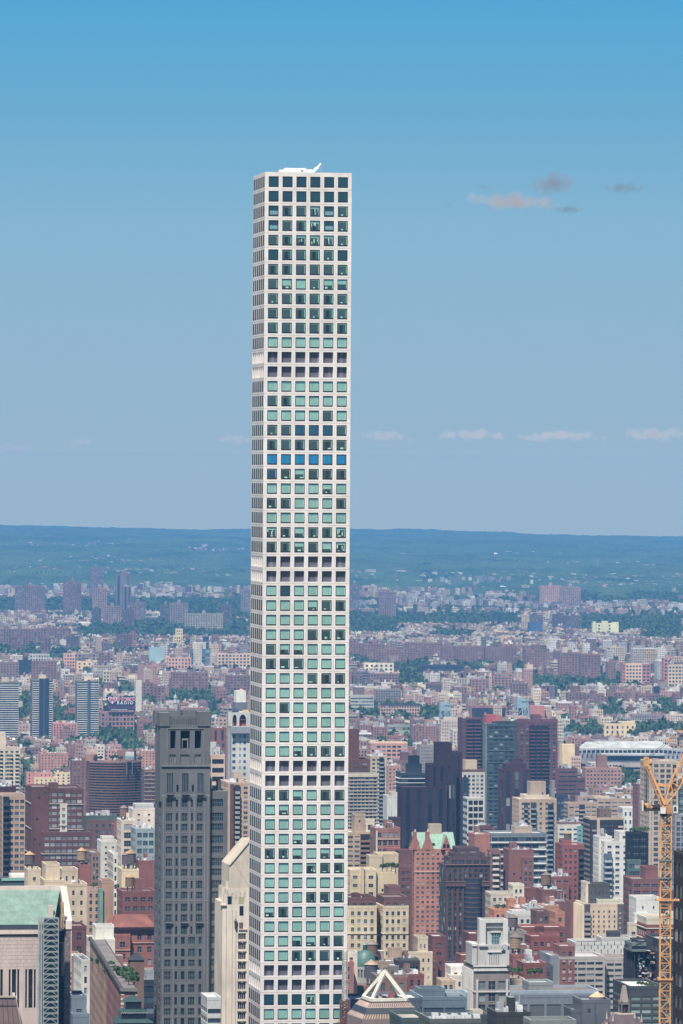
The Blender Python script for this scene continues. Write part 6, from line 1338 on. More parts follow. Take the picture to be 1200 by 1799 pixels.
# dark maroon glass and brick complex
DM = (60, 40, 62)
B('dark_tower', 706, 786, 1383, 3700, 22, DM, 's', 'huge very dark maroon tower complex with deep blue glass strips stepping up to the east', 'apartment tower', 'dark maroon complex', bay=7.2, fl=9, wf=.36, gcol=(16, 24, 48), hi=.05, yb=1500, bulk=False,
  tiers=[(756, 797, 1343, 6, 20, {'bay': 5}), (769, 794, 1305, 10, 16, {'k': 'n'}), (794, 812, 1322, 8, 18, {'bay': 4, 'wf': .3}), (786, 802, 1350, 2, 16, {'bay': 3, 'wf': .5}), (768, 773, 1320, 10.5, 10, {'k': 'n'})])
B(hi_, 688, 704, 1437, 3300, 12, (78, 50, 60), 'n', 'small dark plum bulkhead in front of the blank concrete stair tower')
# 811-905
B(at_, 812, 848, 1262, 4900, 22, (108, 66, 80), 'p', 'plum brick twin tower with a stack of projecting balconies', short='plum twin tower', bay=9, fl=3, wf=.3, hf=.4, hi=.1, yb=1400, tiers=[(820, 845, 1264, -1.4, 1.3, {'k': 'c', 'c': (46, 40, 66), 'slab': (124, 78, 92), 'bal': [(0, .45), (.55, 1)]}), (814, 818, 1256, 4, 6, {'k': 'n', 'c': (200, 190, 190)})])
B(at_, 812, 852, 1357, 4200, 18, (214, 204, 196), 'p', 'pale tower with dark corner glass and a tan box on top', short='tan capped tower', bay=3.6, fl=3, wf=.5, hf=.5, tiers=[(818, 838, 1336, 3, 12, {'k': 'n', 'c': (214, 186, 152)}), (812, 823, 1366, -1.2, 1.1, {'k': 'b', 'c': (50, 66, 86), 'gcol': (40, 60, 80)}), (812, 852, 1352, 1, 12, {'k': 'n', 'c': (120, 90, 84)})], bulk=False)
B('parking_frame', 821, 851, 1402, 3800, 16, (208, 206, 202), 'b', 'white concrete grid with open dark floors below the tan capped tower', 'building', 'white concrete grid', bay=4, fl=4.2, wf=.85, hf=.72, gcol=(30, 26, 50), hi=0, yb=1458, bulk=False)
B(at_, 857, 905, 1272, 4300, 24, (62, 84, 98), 'g', 'tall dark teal glass tower with rounded balconies and grey roof box', short='dark teal glass tower', bay=4.2, fl=3.05, wf=.66, hf=.5, gcol=(40, 60, 80), hi=.32, yb=1465, ledge=3, lcol=(100, 125, 135), tiers=[(853, 872, 1271, 3, 10, {'k': 'n', 'c': (118, 132, 142)}), (853, 871, 1256, 14, 8, {'k': 'n', 'c': (196, 76, 92)}), (868, 905, 1268, 5, 12, {'k': 'n', 'c': (56, 72, 84)})], bulk=False)
B('billboard_wall', 870, 881, 1257, 5200, 4, (205, 105, 96), 'n', 'faded red billboard on the roof behind the dark teal glass tower', 'billboard', bulk=False)
B(at_, 884, 932, 1352, 4000, 20, (82, 50, 72), 's', 'dark plum tower with teal window strip in front of the broad balcony tower', short='dark plum tower', bay=6, fl=6, wf=.45, gcol=(48, 66, 92), hi=.3, yb=1460, tiers=[(889, 925, 1342, 3, 14, {'k': 'n'}), (902, 920, 1333, 5, 10, {'k': 'n'})], bulk=False)
B(at_, 911, 980, 1268, 4900, 26, (112, 68, 84), 'p', 'broad plum brick tower with two stacks of dark projecting balconies', short='broad balcony tower', bay=5.5, fl=3.0, wf=.42, hf=.4, hi=.25, yb=1380, tiers=[(930, 963, 1275, -1.5, 1.4, {'k': 'c', 'c': (48, 36, 64), 'slab': (104, 64, 84), 'bal': [(0, .32), (.4, .6), (.68, 1)]}), (936, 950, 1256, 6, 12, {'k': 'n'}), (912, 980, 1264, 10, 10, {'k': 'n'})], bulk=False)
B(at_, 912, 978, 1404, 3600, 24, (202, 172, 148), 'p', 'tan tower with blue glazed balcony columns and octagonal roof house', short='tan blue balcony tower', bay=4.6, fl=8.6 / FPX * 3600, wf=.34, hf=.42, hi=.3, yb=1560, tiers=[(921, 927, 1410, -.6, .55, {'k': 'c', 'c': (60, 80, 100), 'slab': (120, 140, 160)}), (933, 942, 1410, -.6, .55, {'k': 'c', 'c': (60, 80, 100), 'slab': (120, 150, 170)}), (963, 972, 1413, -.6, .55, {'k': 'c', 'c': (44, 60, 84), 'slab': (120, 150, 180)}), (932, 959, 1374, 6, 12, {'k': 'n', 'c': (186, 160, 142)}), (922, 965, 1397, 3, 16, {'k': 'n', 'c': (224, 202, 176)})], bulk=False)
B(bt_, 862, 960, 1464, 3200, 24, (120, 132, 146), 'c', 'wide office slab striped with white floor lines and blue glass', short='wide striped office slab', bay=4, fl=12.4 / FPX * 3200, wf=.94, hf=.55, gcol=(44, 66, 92), hi=.2, slab=(222, 220, 218), bh=.55, bd=.8, yb=1560, tiers=[(834, 861, 1466, -.4, 20, {'k': 's', 'c': (186, 112, 92), 'bay': 5, 'fl': 60, 'wf': .2, 'gcol': (220, 160, 120), 'hi': 1.0}), (905, 935, 1452, 6, 12, {'k': 'n', 'c': (190, 164, 140)})], bulk=True)
B(at_, 841, 862, 1450, 3500, 16, (122, 76, 82), 'p', 'plum brick block with dark balconies between white grid and striped office slab', bay=5, fl=3.6, wf=.5, tiers=[(862, 870, 1455, 2, 8, {'k': 'n'})])
B(hi_, 895, 938, 1493, 3050, 18, (150, 92, 88), 'n', 'stepped brown red brick wall in front of the striped office slab', short='stepped red brick wall', tiers=[(918, 938, 1506, -3, 2.9, {'k': 'p', 'bay': 4, 'wf': .5}), (862, 880, 1494, 6, 10, {'k': 'c', 'bal': [(.2, .8)], 'slab': (220, 215, 215)})])
B(at_, 988, 1026, 1484, 3000, 20, (162, 82, 82), 'p', 'bright red brick tower with regular small windows below the white striped one', short='bright red brick tower', bay=3.4, fl=10.4 / FPX * 3000, wf=.4, hf=.4, hi=.3, tiers=[(988, 1004, 1476, 3, 10, {'k': 'n'}), (1017, 1026, 1493, -1, .9, {'k': 'c', 'c': (44, 44, 62), 'slab': (70, 70, 90)})], tank=1)
B(hi_, 961, 1003, 1540, 2900, 16, (150, 84, 84), 'p', 'low red brick block with white balconies at the foot of the bright red tower', bay=4, fl=3.4, wf=.5, hi=.4, tiers=[(975, 1000, 1552, -2, 1.9, {'k': 'c', 'slab': (220, 215, 210), 'bal': [(0, .5)]})])
B(hi_, 938, 962, 1475, 4100, 16, (212, 208, 200), 'p', 'dim pale block behind the tan blue balcony tower')
B(hi_, 980, 1020, 1449, 4000, 18, (226, 224, 216), 'p', 'white block with teal glass end bay and sparse blue windows', short='white teal end block', bay=6.5, fl=3.3, wf=.6, hf=.34, gcol=(70, 130, 150), hi=.1, tiers=[(1014, 1024, 1451, -.6, .6, {'k': 'g', 'c': (110, 170, 180), 'gcol': (90, 160, 170)}), (980, 1022, 1444, 5, 10, {'k': 'n', 'c': (150, 120, 120)})])
B(at_, 978, 998, 1397, 4500, 16, (60, 70, 100), 'p', 'tower coloured dark blue for shadow beside the tan blue balcony tower', tiers=[(969, 975, 1372, 0, 6, {'k': 'n', 'c': (150, 140, 135)})])  # dark blue wall colour stands in for shadow
B('terraced_block', 956, 1028, 1366, 5600, 26, (104, 64, 78), 'b', 'low stepped plum housing with long dark terraces behind the tan tower', 'apartment block', 'stepped plum housing', bay=8, fl=4, hf=.35, gcol=(46, 34, 56), hi=.05, tiers=[(980, 1015, 1350, 8, 16), (1012, 1028, 1380, -4, 3.9)])
B('housing_slab', 932, 955, 1349, 5400, 16, (160, 128, 124), 'p', 'beige small slab wedged behind the dark plum tower', bay=4, fl=3)
B('housing_slab', 1029, 1092, 1349, 6000, 20, (172, 134, 124), 'p', 'broad pinkish brown slab with a regular grid of windows near the white stadium', short='pinkish grid slab', bay=4.3, fl=4.0, wf=.42, hf=.4, hi=.15, yb=1405, tiers=[(1050, 1067, 1327, 6, 10, {'k': 'n', 'c': (140, 108, 108)})], bulk=False)
B(hi_, 998, 1050, 1411, 4400, 18, (192, 160, 140), 'b', 'long beige apartment block with balconies and ribbon windows', short='long beige block', bay=5, fl=3.1, wf=.8, hf=.36, hi=.5, yb=1480, tiers=[(1018, 1027, 1414, -1, .9, {'k': 'c', 'c': (50, 56, 76), 'slab': (170, 165, 165)}), (1049, 1122, 1403, 10, 16, {'k': 'b'})])
B(at_, 1037, 1094, 1441, 3500, 22, (60, 52, 66), 'p', 'dark tower framed by cream piers with brown roof house', short='cream framed dark tower', bay=4.2, fl=3, wf=.6, hf=.4, hi=.25, yb=1560, tiers=[(1049, 1054, 1440, -.6, .55, {'k': 'n', 'c': (214, 186, 158)}), (1086, 1095, 1441, -.6, .55, {'k': 'c', 'c': (50, 46, 66), 'slab': (214, 186, 158)}), (1037, 1096, 1437, .5, 21, {'k': 'n', 'c': (206, 178, 152)}), (1054, 1074, 1421, 6, 10, {'k': 'n', 'c': (130, 106, 98)})], bulk=False)
B(at_, 1094, 1121, 1419, 4000, 16, (224, 222, 220), 'p', 'slim white tower with five neat rows of small dark windows west of the crane', short='slim white tower', bay=4.5, fl=5.6, wf=.32, hf=.42, hi=.05, yb=1480, bulk=False)
B('housing_slab', 1100, 1128, 1385, 5600, 16, (176, 146, 134), 'p', 'pale brown long slab end beside parked cars', bay=4)
B(at_, 1122, 1140, 1378, 3900, 20, (150, 98, 104), 'b', 'mauve brick tower with thin slanting white lines just west of the crane', short='mauve tower by the crane', bay=6, fl=3.2, wf=.9, hf=.2, hi=.9)
B(at_, 1062, 1108, 1478, 3200, 22, (224, 222, 218), 'p', 'large white stepped apartment complex with dark squares of windows', short='white stepped complex', bay=4.8, fl=10.2 / FPX * 3200, wf=.42, hf=.4, hi=.2, yb=1590, tiers=[(1052, 1075, 1470, 8, 16), (1088, 1108, 1461, 6, 14), (1062, 1075, 1500, -2, 1.9, {'k': 'c', 'c': (90, 110, 140), 'slab': (170, 180, 195)})], tank=0)
B(bt_, 1109, 1139, 1464, 3100, 16, (26, 34, 50), 'g', 'black glass tower with roof garden in front of the grey grid tower', short='black glass tower', bay=4, fl=3.8, gcol=(24, 40, 62), hi=.04, tiers=[(1103, 1126, 1511, -4, 3.9, {'c': (90, 120, 122), 'gcol': (60, 95, 100), 'hi': .3})], bulk=False)
B(at_, 1141, 1192, 1338, 3300, 26, (200, 178, 160), 'p', 'tall cream and grey gridded tower behind the orange crane', short='gridded tower behind the crane', bay=4.6, fl=9.2 / FPX * 3300, wf=.58, hf=.55, hi=.3, pair=0, yb=1560, tiers=[(1146, 1182, 1337, -1.5, 1.4), (1190, 1204, 1380, 2, 18, {'k': 'g', 'c': (90, 130, 140), 'gcol': (60, 100, 110)}), (1151, 1160, 1334, 3, 10, {'k': 'n', 'c': (205, 160, 150)}), (1186, 1206, 1430, -8, 14, {'c': (150, 150, 165), 'wf': .6, 'hf': .6})], bulk=False)
B(hi_, 1110, 1160, 1544, 2700, 20, (138, 84, 88), 'p', 'maroon brick block with wide window rows beside the crane mast', short='maroon block by the crane', bay=5, fl=3.3, wf=.6, hf=.4, hi=.3, tiers=[(1134, 1156, 1523, 6, 12, {'k': 'n', 'c': (142, 82, 86)}), (1162, 1200, 1564, 3, 14)])
B(hi_, 1118, 1160, 1577, 2500, 16, (226, 226, 224), 'p', 'white stucco block with a few tiny square windows beside the crane mast', short='white stucco block', bay=7, fl=4.6, wf=.12, hf=.24, hi=0, tiers=[(1115, 1140, 1605, -4, 3.9), (1104, 1136, 1622, -7, 2.9, {'c': (205, 190, 170), 'wf': .4, 'bay': 4})], bulk=False)
B('arched_building', 1136, 1204, 1625, 2400, 20, (146, 80, 80), 'p', 'red brick building with cream curved gable and round window behind the crane', 'building', 'cream gabled brick building', bay=4.5, fl=4.4, wf=.34, hf=.45, ledge=1, lcol=(230, 220, 205), hi=.1, tiers=[(1136, 1204, 1612, .5, 19, {'k': 'n', 'c': (222, 208, 184)}), (1178, 1198, 1604, 1, 10, {'k': 'n', 'c': (222, 208, 184)})], bulk=False)
# --- middle east
B(at_, 608, 659, 1462, 2950, 22, (200, 168, 138), 'p', 'tan balcony block with a broad chimney like roof house beside the white tower', short='tan balcony block', bay=3.8, fl=8.4 / FPX * 2950, wf=.62, hf=.46, hi=.5, yb=1560, tiers=[(634, 658, 1466, -1.3, 1.25, {'k': 'c', 'c': (58, 50, 58), 'slab': (150, 110, 92)}), (623, 642, 1431, 5, 10, {'k': 'n', 'c': (176, 148, 128)}), (643, 658, 1440, 3, 8, {'k': 'p', 'c': (226, 208, 188), 'bay': 3.5, 'fl': 5})], bulk=False)
B(hi_, 660, 703, 1455, 2900, 18, (172, 108, 96), 'p', 'orange brown brick block with white stone trim and arched top windows', short='white trimmed brick block', bay=3.4, fl=4.1, wf=.56, hf=.5, hi=.6, pier=6, pcol=(228, 210, 196), ledge=3, lcol=(228, 205, 190), yb=1520, tiers=[(679, 703, 1490, -3, 2.9, {'k': 'n', 'c': (168, 98, 86)})])
B(hi_, 664, 700, 1500, 2750, 14, (214, 190, 150), 'n', 'blank straw coloured box with pitched cap behind a roof garden', tiers=[(649, 672, 1503, -1, 10, {'k': 'n', 'c': (222, 198, 160)})], bulk=False)
B(hi_, 615, 661, 1528, 2650, 18, (226, 202, 160), 'p', 'yellow tan brick block with paired windows and a broad chimney stack', short='yellow tan block', bay=4.2, fl=3.8, wf=.5, hf=.36, hi=.35, tiers=[(635, 640, 1524, -1, 1, {'k': 'n'}), (661, 696, 1532, 2, 18, {'k': 'n', 'c': (230, 204, 160)})], bulk=False)
B(hi_, 682, 703, 1557, 2600, 12, (134, 92, 92), 'n', 'mauve brick bulkhead in front of the yellow tan block')
B(hi_, 702, 724, 1522, 2800, 18, (126, 78, 80), 'p', 'dark brown brick block squeezed west of the green gabled tower', short='dark brown infill block', bay=3.6, fl=3.3, wf=.5, hf=.4, hi=.3, tiers=[(701, 724, 1494, 8, 10, {'k': 'n', 'c': (120, 76, 80)})], tank=0)
# mansarded courtyard apartment house
B('courtyard_house', 600, 662, 1592, 2450, 22, (226, 204, 166), 'p', 'cream courtyard apartment house with brown mansard roof beside the white tower', 'apartment house', 'cream mansard house', bay=3.4, fl=3.4, wf=.4, hf=.45, hi=.35, yb=1700, tiers=[(673, 718, 1592, .2, 22), (660, 675, 1595, 7, 14, {'c': (150, 118, 98)}), (600, 661, 1577, 1.5, 20, {'k': 'p', 'c': (120, 78, 76), 'fl': 4, 'bay': 4, 'zb': 0}), (674, 716, 1576, 1.6, 20, {'k': 'p', 'c': (120, 78, 76), 'fl': 4, 'bay': 4}), (622, 634, 1571, 5, 8, {'k': 'n', 'c': (104, 60, 62)}), (640, 652, 1573, 5, 6, {'k': 'n', 'c': (104, 60, 62)})], ledge=4, lcol=(236, 220, 190), bulk=False)
B(hi_, 760, 783, 1645, 2650, 18, (132, 72, 72), 'p', 'narrow dark red brick tower at the foot of the rounded brown tower', short='narrow dark red tower', bay=5, fl=4.2, wf=.42, hf=.3, hi=.3, tiers=[(750, 770, 1690, -4, 3.9, {'c': (120, 70, 72)})], bulk=True)
B(hi_, 734, 752, 1646, 2600, 12, (216, 196, 166), 'p', 'small cream chapel like gable end in front of the orange brick tower', short='cream gable end', bay=3, fl=5, wf=.3, hf=.35, tiers=[(718, 760, 1673, -3, 2.9, {'fl': 4})], bulk=False)
B(hi_, 640, 668, 1658, 2500, 16, (205, 176, 142), 'n', 'blank tan wall with one tiny window behind the green dome', tank=0, bulk=False)
B(hi_, 683, 706, 1664, 2450, 14, (196, 164, 136), 'n', 'blank sandy party wall under a grey water tank', tank=1, bulk=False)
B(hi_, 640, 700, 1689, 2420, 14, (176, 150, 132), 'p', 'beige terrace house row behind the open pyramid roof', short='beige terrace row', bay=4, fl=4, wf=.4, hf=.4, hi=.3, tank=1)
B(hi_, 700, 738, 1688, 2350, 12, (70, 66, 72), 'g', 'dark glass and steel penthouse terraces beside the cream gable end', short='dark glass terraces', bay=4, fl=4.4, gcol=(50, 64, 70), hi=.2, tiers=[(705, 735, 1684, 3, 8, {'k': 'n', 'c': (90, 96, 100)})])
B(hi_, 702, 745, 1712, 2250, 14, (142, 78, 76), 'p', 'low red brick house with white trimmed windows behind the blue grey roof', bay=4, fl=4, wf=.3, hi=.4, tank=0)
B(hi_, 662, 716, 1716, 2150, 16, (150, 104, 92), 'p', 'red brown house with dark slate top behind the open pyramid frame', short='slate topped house', bay=4.6, fl=5, wf=.36, hi=.7, tiers=[(660, 717, 1713, 2, 12, {'k': 'n', 'c': (120, 110, 108)})])
B(hi_, 600, 622, 1690, 2250, 14, (168, 104, 92), 'p', 'rusty brick house squeezed between white tower and dome', bay=4, wf=.3, tiers=[(606, 628, 1673, 10, 10, {'c': (226, 214, 200)})])
B(hi_, 792, 822, 1698, 2350, 14, (232, 228, 222), 'p', 'white house with three arched windows west of the limestone tower', short='white arched window house', bay=3.4, fl=5.5, wf=.4, hf=.5, hi=0, tiers=[(790, 815, 1714, -5, 4.9, {'k': 'b', 'c': (222, 212, 196), 'fl': 4})], bulk=False)
B(hi_, 810, 835, 1678, 2500, 14, (140, 82, 76), 'n', 'low plain brown brick box beside the rounded brown tower')
B(hi_, 824, 846, 1640, 2600, 16, (126, 72, 74), 'n', 'dark red brick party wall touching the stepped limestone tower')
B(hi_, 776, 800, 1722, 2300, 12, (205, 180, 150), 'p', 'low beige roof terrace house with potted shrubs', bay=4)
B(bt_, 742, 820, 1752, 1850, 26, (104, 128, 150), 's', 'long slate blue flat topped building with panel joints beside the open pyramid', short='slate blue flat building', bay=6.4, fl=24, wf=.92, hf=.9, gcol=(98, 120, 140), hi=0, edge=.2, tiers=[(737, 782, 1737, 8, 10, {'k': 'n', 'c': (96, 120, 138)}), (668, 744, 1754, 4, 20, {'k': 'n', 'c': (84, 104, 126)}), (782, 822, 1744, 10, 10, {'k': 'n', 'c': (150, 172, 190)}), (613, 668, 1756, 24, 20, {'k': 'n', 'c': (78, 96, 122)})], bulk=False)
B(bt_, 897, 1050, 1748, 1950, 26, (120, 132, 150), 's', 'long flat grey blue building with dotted panels between tall piers', short='dotted panel building', bay=6.2, fl=15.2, wf=.86, hf=.86, gcol=(150, 158, 165), hi=.0, edge=.4, tiers=[(929, 972, 1726, 10, 12, {'k': 'n', 'c': (134, 146, 156)}), (890, 1052, 1741, 4, 20, {'k': 'n', 'c': (150, 170, 195)})], bulk=False)
B(bt_, 982, 1063, 1681, 2250, 24, (182, 172, 170), 'b', 'curving pinkish grey office with blue ribbon windows under the dashed white screen', short='pink grey ribbon office', bay=4, fl=10.2 / FPX * 2250, wf=.86, hf=.45, gcol=(54, 78, 112), hi=.3, yb=1750, tiers=[(967, 982, 1679, 1, 22, {'k': 'n', 'c': (134, 142, 158)}), (1063, 1110, 1683, 5, 20)], bulk=False)
B('screen_roofed_building', 1011, 1110, 1656, 2350, 18, (205, 208, 208), 'n', 'pale roof screen building with rows of short black dashes', 'building', 'dashed white screen', bulk=False, tiers=[(1057, 1110, 1647, 3, 12, {'k': 'n', 'c': (190, 192, 192)}), (1070, 1090, 1637, 5, 6, {'k': 'n', 'c': (80, 80, 92)})])
sr = [o for o in C.objects if o.name == 'screen_roofed_building'][0]
for row, (Y0_, Y1_) in enumerate(((1655, 1661.5), (1661, 1667.5), (1668.5, 1675))):
    for i in range(8):
        X = 1021 + i * 12 + (6 if row == 1 else 0)
        if row == 1 and i in (7,): continue
        t = MB(); a, b_4 = local(at(X, Y1_, 2350), sr), local(at(X + 1.3, Y0_, 2350), sr); t.box(a.x, b_4.x, -.06, 0, a.z, b_4.z, 'wall', (.04, .035, .03)); t.build('slot', sr)
lv = B('louvred_slab', 1027, 1096, 1588, 2550, 21, (224, 192, 164), 'p', 'peach slab with rows of small black windows and a louvred west side', 'office building', 'peach slab', bay=(10.5 / FPX * 2550), fl=8.7 / FPX * 2550, wf=.26, hf=.44, hi=.05, side='n', yb=1700, topm=2.4, tiers=[(1027, 1037, 1589, -.05, .1, {'k': 'c', 'bay': 4, 'c': (90, 86, 100), 'slab': (170, 160, 160), 'hi': .3, 'topm': 2.5}), (1085, 1096, 1589, -.05, .1, {'k': 'b', 'bay': 4, 'c': (100, 96, 100), 'gcol': (60, 60, 70), 'topm': 2.5}), (1034, 1072, 1553, 6, 12, {'k': 'g', 'c': (92, 88, 92), 'gcol': (70, 66, 72), 'bay': 2, 'fl': 3}), (1029, 1036, 1550, 6.5, 11, {'k': 'b', 'c': (226, 214, 190), 'bay': 4, 'fl': 3}), (1050, 1094, 1580, 3, 8, {'k': 'g', 'c': (210, 210, 190), 'bay': 4, 'fl': 4})], bulk=False)
t = MB()
for i in range(10): y = .6 + i * 2.1; t.box(-1.0, -.02, y, y + .9, 0, local(at(1027, 1588, 2550), lv).z - .6, 'wall', alb((240, 218, 186)))
t.build('louvre', lv)
B(bt_, 1022, 1073, 1757, 1700, 14, (98, 104, 120), 'n', 'plain dark grey tower block with orange cone on its roof', short='plain dark grey block', bulk=False, tiers=[(1004, 1022, 1774, 1, 12, {'k': 'n', 'c': (90, 98, 112)})], tar=(.25, .26, .28))
p = at(1049, 1752, 1706); cn = thing('roof_cone', (p.x, p.y, p.z), 'flat orange cone lid on the plain dark grey block', 'roof cap'); t = MB(); t.frustum(0, 0, 2.4, 2.4, -1.6, .2, 24, 'wall', (.14, .13, .14)); t.frustum(0, 0, 2.4, .1, .2, 1.7, 24, 'roof', alb((235, 182, 130), .95)); t.build('lid', cn)
B(bt_, 1106, 1166, 1733, 1800, 26, (72, 76, 84), 'b', 'dark stone office with pale green windows and planted roof terrace', short='dark planted office', bay=3.4, fl=11.3 / FPX * 1800, wf=.84, hf=.6, sl=.12, gcol=(150, 180, 168), hi=.75, topm=2.6, side='b', tiers=[(1166, 1196, 1738, 1, 24)], bulk=False, edge=.3)
tw_ = B('glass_pod_building', 1112, 1158, 1672, 1950, 16, (50, 52, 66), 'n', 'black steel framed building with a curved glass pod roof behind the crane mast', 'office building', 'curved glass pod', yb=1740, bulk=False, tiers=[(1110, 1135, 1657, -3, 12, {'k': 'g', 'yb': 1672, 'c': (110, 125, 130), 'gcol': (130, 150, 150), 'hi': .8, 'bay': 3, 'fl': 3}), (1155, 1200, 1650, 2, 20, {'k': 'g', 'c': (62, 66, 78), 'gcol': (50, 60, 76)}), (1121, 1146, 1653, -2, 13, {'k': 'n', 'yb': 1658, 'c': (60, 64, 78)})])
t = MB(); q1 = lambda X, Y: local(at(X, Y, 1950), tw_)
for X in (1112, 1118.5): a, b_4 = q1(X, 1740), q1(X + 1.5, 1674); t.box(a.x, b_4.x, -2.2, -1.8, a.z, b_4.z, 'metal', alb((44, 46, 60)))
for i in range(46):
    X = R0.uniform(1120, 1150); Y = R0.uniform(1675, 1728); a, b_4 = q1(X, Y), q1(X + R0.uniform(1, 5), Y - R0.uniform(.5, 4)); t.box(a.x, b_4.x, -.9 - R0.random(), -.1, a.z, b_4.z, 'metal', R0.choice([(.5, .5, .52), (.02, .02, .03), (.25, .26, .3), (.35, .2, .15), (.6, .6, .62)]))
for k in range(6):
    a0, a1 = k * math.pi / 12, (k + 1) * math.pi / 12; c0 = q1(1124, 1664); r_ = 2.4
    t.add([[(c0.x - r_ * math.cos(a0), -3.3, c0.z + r_ * .7 * math.sin(a0)), (c0.x - r_ * math.cos(a1), -3.3, c0.z + r_ * .7 * math.sin(a1)), (c0.x - r_ * math.cos(a1), 5, c0.z + r_ * .7 * math.sin(a1)), (c0.x - r_ * math.cos(a0), 5, c0.z + r_ * .7 * math.sin(a0))]], 'glass', alb((110, 130, 150)), rnd=.7)
t.build('steel_frame', tw_)
B(bt_, 1200, 1240, 1500, 1300, 10, (58, 44, 48), 'b', 'dark rusty unfinished structure cut by the east edge beside the crane', short='dark edge structure', bay=4, fl=5, gcol=(30, 34, 50), hi=.1, bulk=False)
B(bt_, 706, 752, 1789, 1350, 18, (70, 92, 96), 'n', 'flat grey green rooftop with tan gravel at the very bottom', short='gravel rooftop', tar=(.42, .38, .33), bulk=False)
fr = B(bt_, 756, 845, 1791, 1330, 16, (90, 100, 104), 'n', 'flat roof crowded with white air handling units at the very bottom', short='air handler rooftop', bulk=False, tar=(.3, .3, .3))
for i in range(9):
    t = MB(); x = 1 + (i % 5) * 2.2 + R0.random(); y = 1 + (i // 5) * 4; z = local(at(756, 1791, 1330), fr).z; t.box(x, x + 1.5, y, y + 1.2, z - .7, z + .5 + R0.random() * .6, 'metal', (.6, .6, .58)); t.frustum(x + .4, y + .6, .3, .3, z + .5, z + .9, 10, 'metal', (.5, .5, .5)); t.build('air_unit', fr)
B(bt_, 830, 873, 1783, 1500, 12, (70, 78, 88), 'n', 'small machine roof with a beige box at the foot of the limestone tower', tiers=[(831, 848, 1776, 1, 5, {'k': 'n', 'c': (205, 196, 182)}), (852, 862, 1780, 2, 4, {'k': 'n', 'c': (110, 112, 112)})], bulk=False)
B(bt_, 873, 932, 1779, 1480, 14, (62, 64, 66), 'n', 'dark grey flat roofed block at the very bottom beside the limestone tower', bulk=True, tar=(.2, .2, .2))
B(bt_, 932, 1012, 1793, 1450, 10, (120, 128, 130), 'n', 'low pale parapet at the very bottom under the dotted panel building', bulk=False)
# --- low brick cluster between limestone tower and peach slab
for (a, b_3, y, d, c, kk, lab, tr) in ((862, 905, 1569, 2700, (214, 204, 186), 'p', 'cream low block with white roof clutter beside the rounded brown tower', [(901, 921, 1554, -2, 12, {'k': 'p', 'c': (236, 226, 204)})]),
        (921, 942, 1560, 2720, (132, 76, 76), 'n', 'dark red brick box with a tiny emblem like vent', []), (941, 968, 1560, 2750, (58, 62, 76), 'b', 'black clad bulkhead between brick party walls', []), (952, 983, 1563, 2680, (136, 84, 84), 'n', 'mauve brick box with an orange cone tank lid', []),
        (868, 900, 1598, 2600, (206, 126, 92), 'p', 'bright orange brick house with chimneys and shrubs', [(893, 907, 1580, 4, 6, {'k': 'n'})]), (905, 942, 1595, 2560, (200, 122, 90), 'p', 'orange house joined to grey stucco rooftops', []), (954, 982, 1591, 2600, (196, 130, 100), 'p', 'orange brick house with small dark windows against maroon wall', []),
        (972, 1004, 1584, 2650, (128, 84, 88), 'n', 'tall blank maroon party wall just west of the peach slab', []), (926, 955, 1594, 2500, (196, 196, 196), 'p', 'blank pale grey stucco bulkhead amid orange houses', []), (900, 945, 1606, 2450, (206, 206, 206), 'p', 'pale grey stucco townhouse with white balconies', [(900, 925, 1600, 3, 8, {'k': 'p'})]),
        (943, 967, 1601, 2420, (120, 84, 84), 'p', 'brown house with nine lit looking square panes', []), (976, 992, 1603, 2400, (190, 122, 92), 'p', 'slim orange brick house with dark shaft', []), (916, 994, 1629, 2350, (152, 82, 76), 'p', 'long red brick block with blue awnings window', [(940, 955, 1628, -.6, .5, {'k': 'n', 'c': (120, 66, 68)})]),
        (896, 925, 1637, 2300, (150, 146, 140), 'b', 'weathered grey rooftop house with water tank', []), (933, 983, 1645, 2280, (150, 74, 72), 'p', 'plain red brick block with white gable vent', [(955, 983, 1642, 2, 10, {'k': 'p', 'c': (152, 78, 76)})]), (983, 1010, 1662, 2250, (150, 88, 84), 'p', 'low red brick wall with white coping beneath the peach slab', []),
        (900, 930, 1663, 2200, (176, 166, 152), 'p', 'sandy grey penthouse with potted plants', []), (901, 938, 1677, 2150, (156, 84, 76), 'p', 'red brick house with six white sash windows', []), (920, 960, 1692, 2100, (146, 80, 74), 'p', 'red brick terrace house with two blue domed awnings', []), (897, 922, 1720, 2050, (196, 168, 140), 'p', 'tan roof terrace with clipped shrubs at the foot of the brick cluster', []), (955, 972, 1696, 2180, (84, 92, 104), 'g', 'dark glass infill beside the ribbon office', [])):
    B('town_house' if b_3 - a < 50 else hi_, a, b_3, y, d, 14, c, kk, lab, bay=3.1, fl=3.3, wf=.42, hf=.44, hi=.4, tiers=tr, tank=1 if y in (1563, 1637, 1677) else 0)
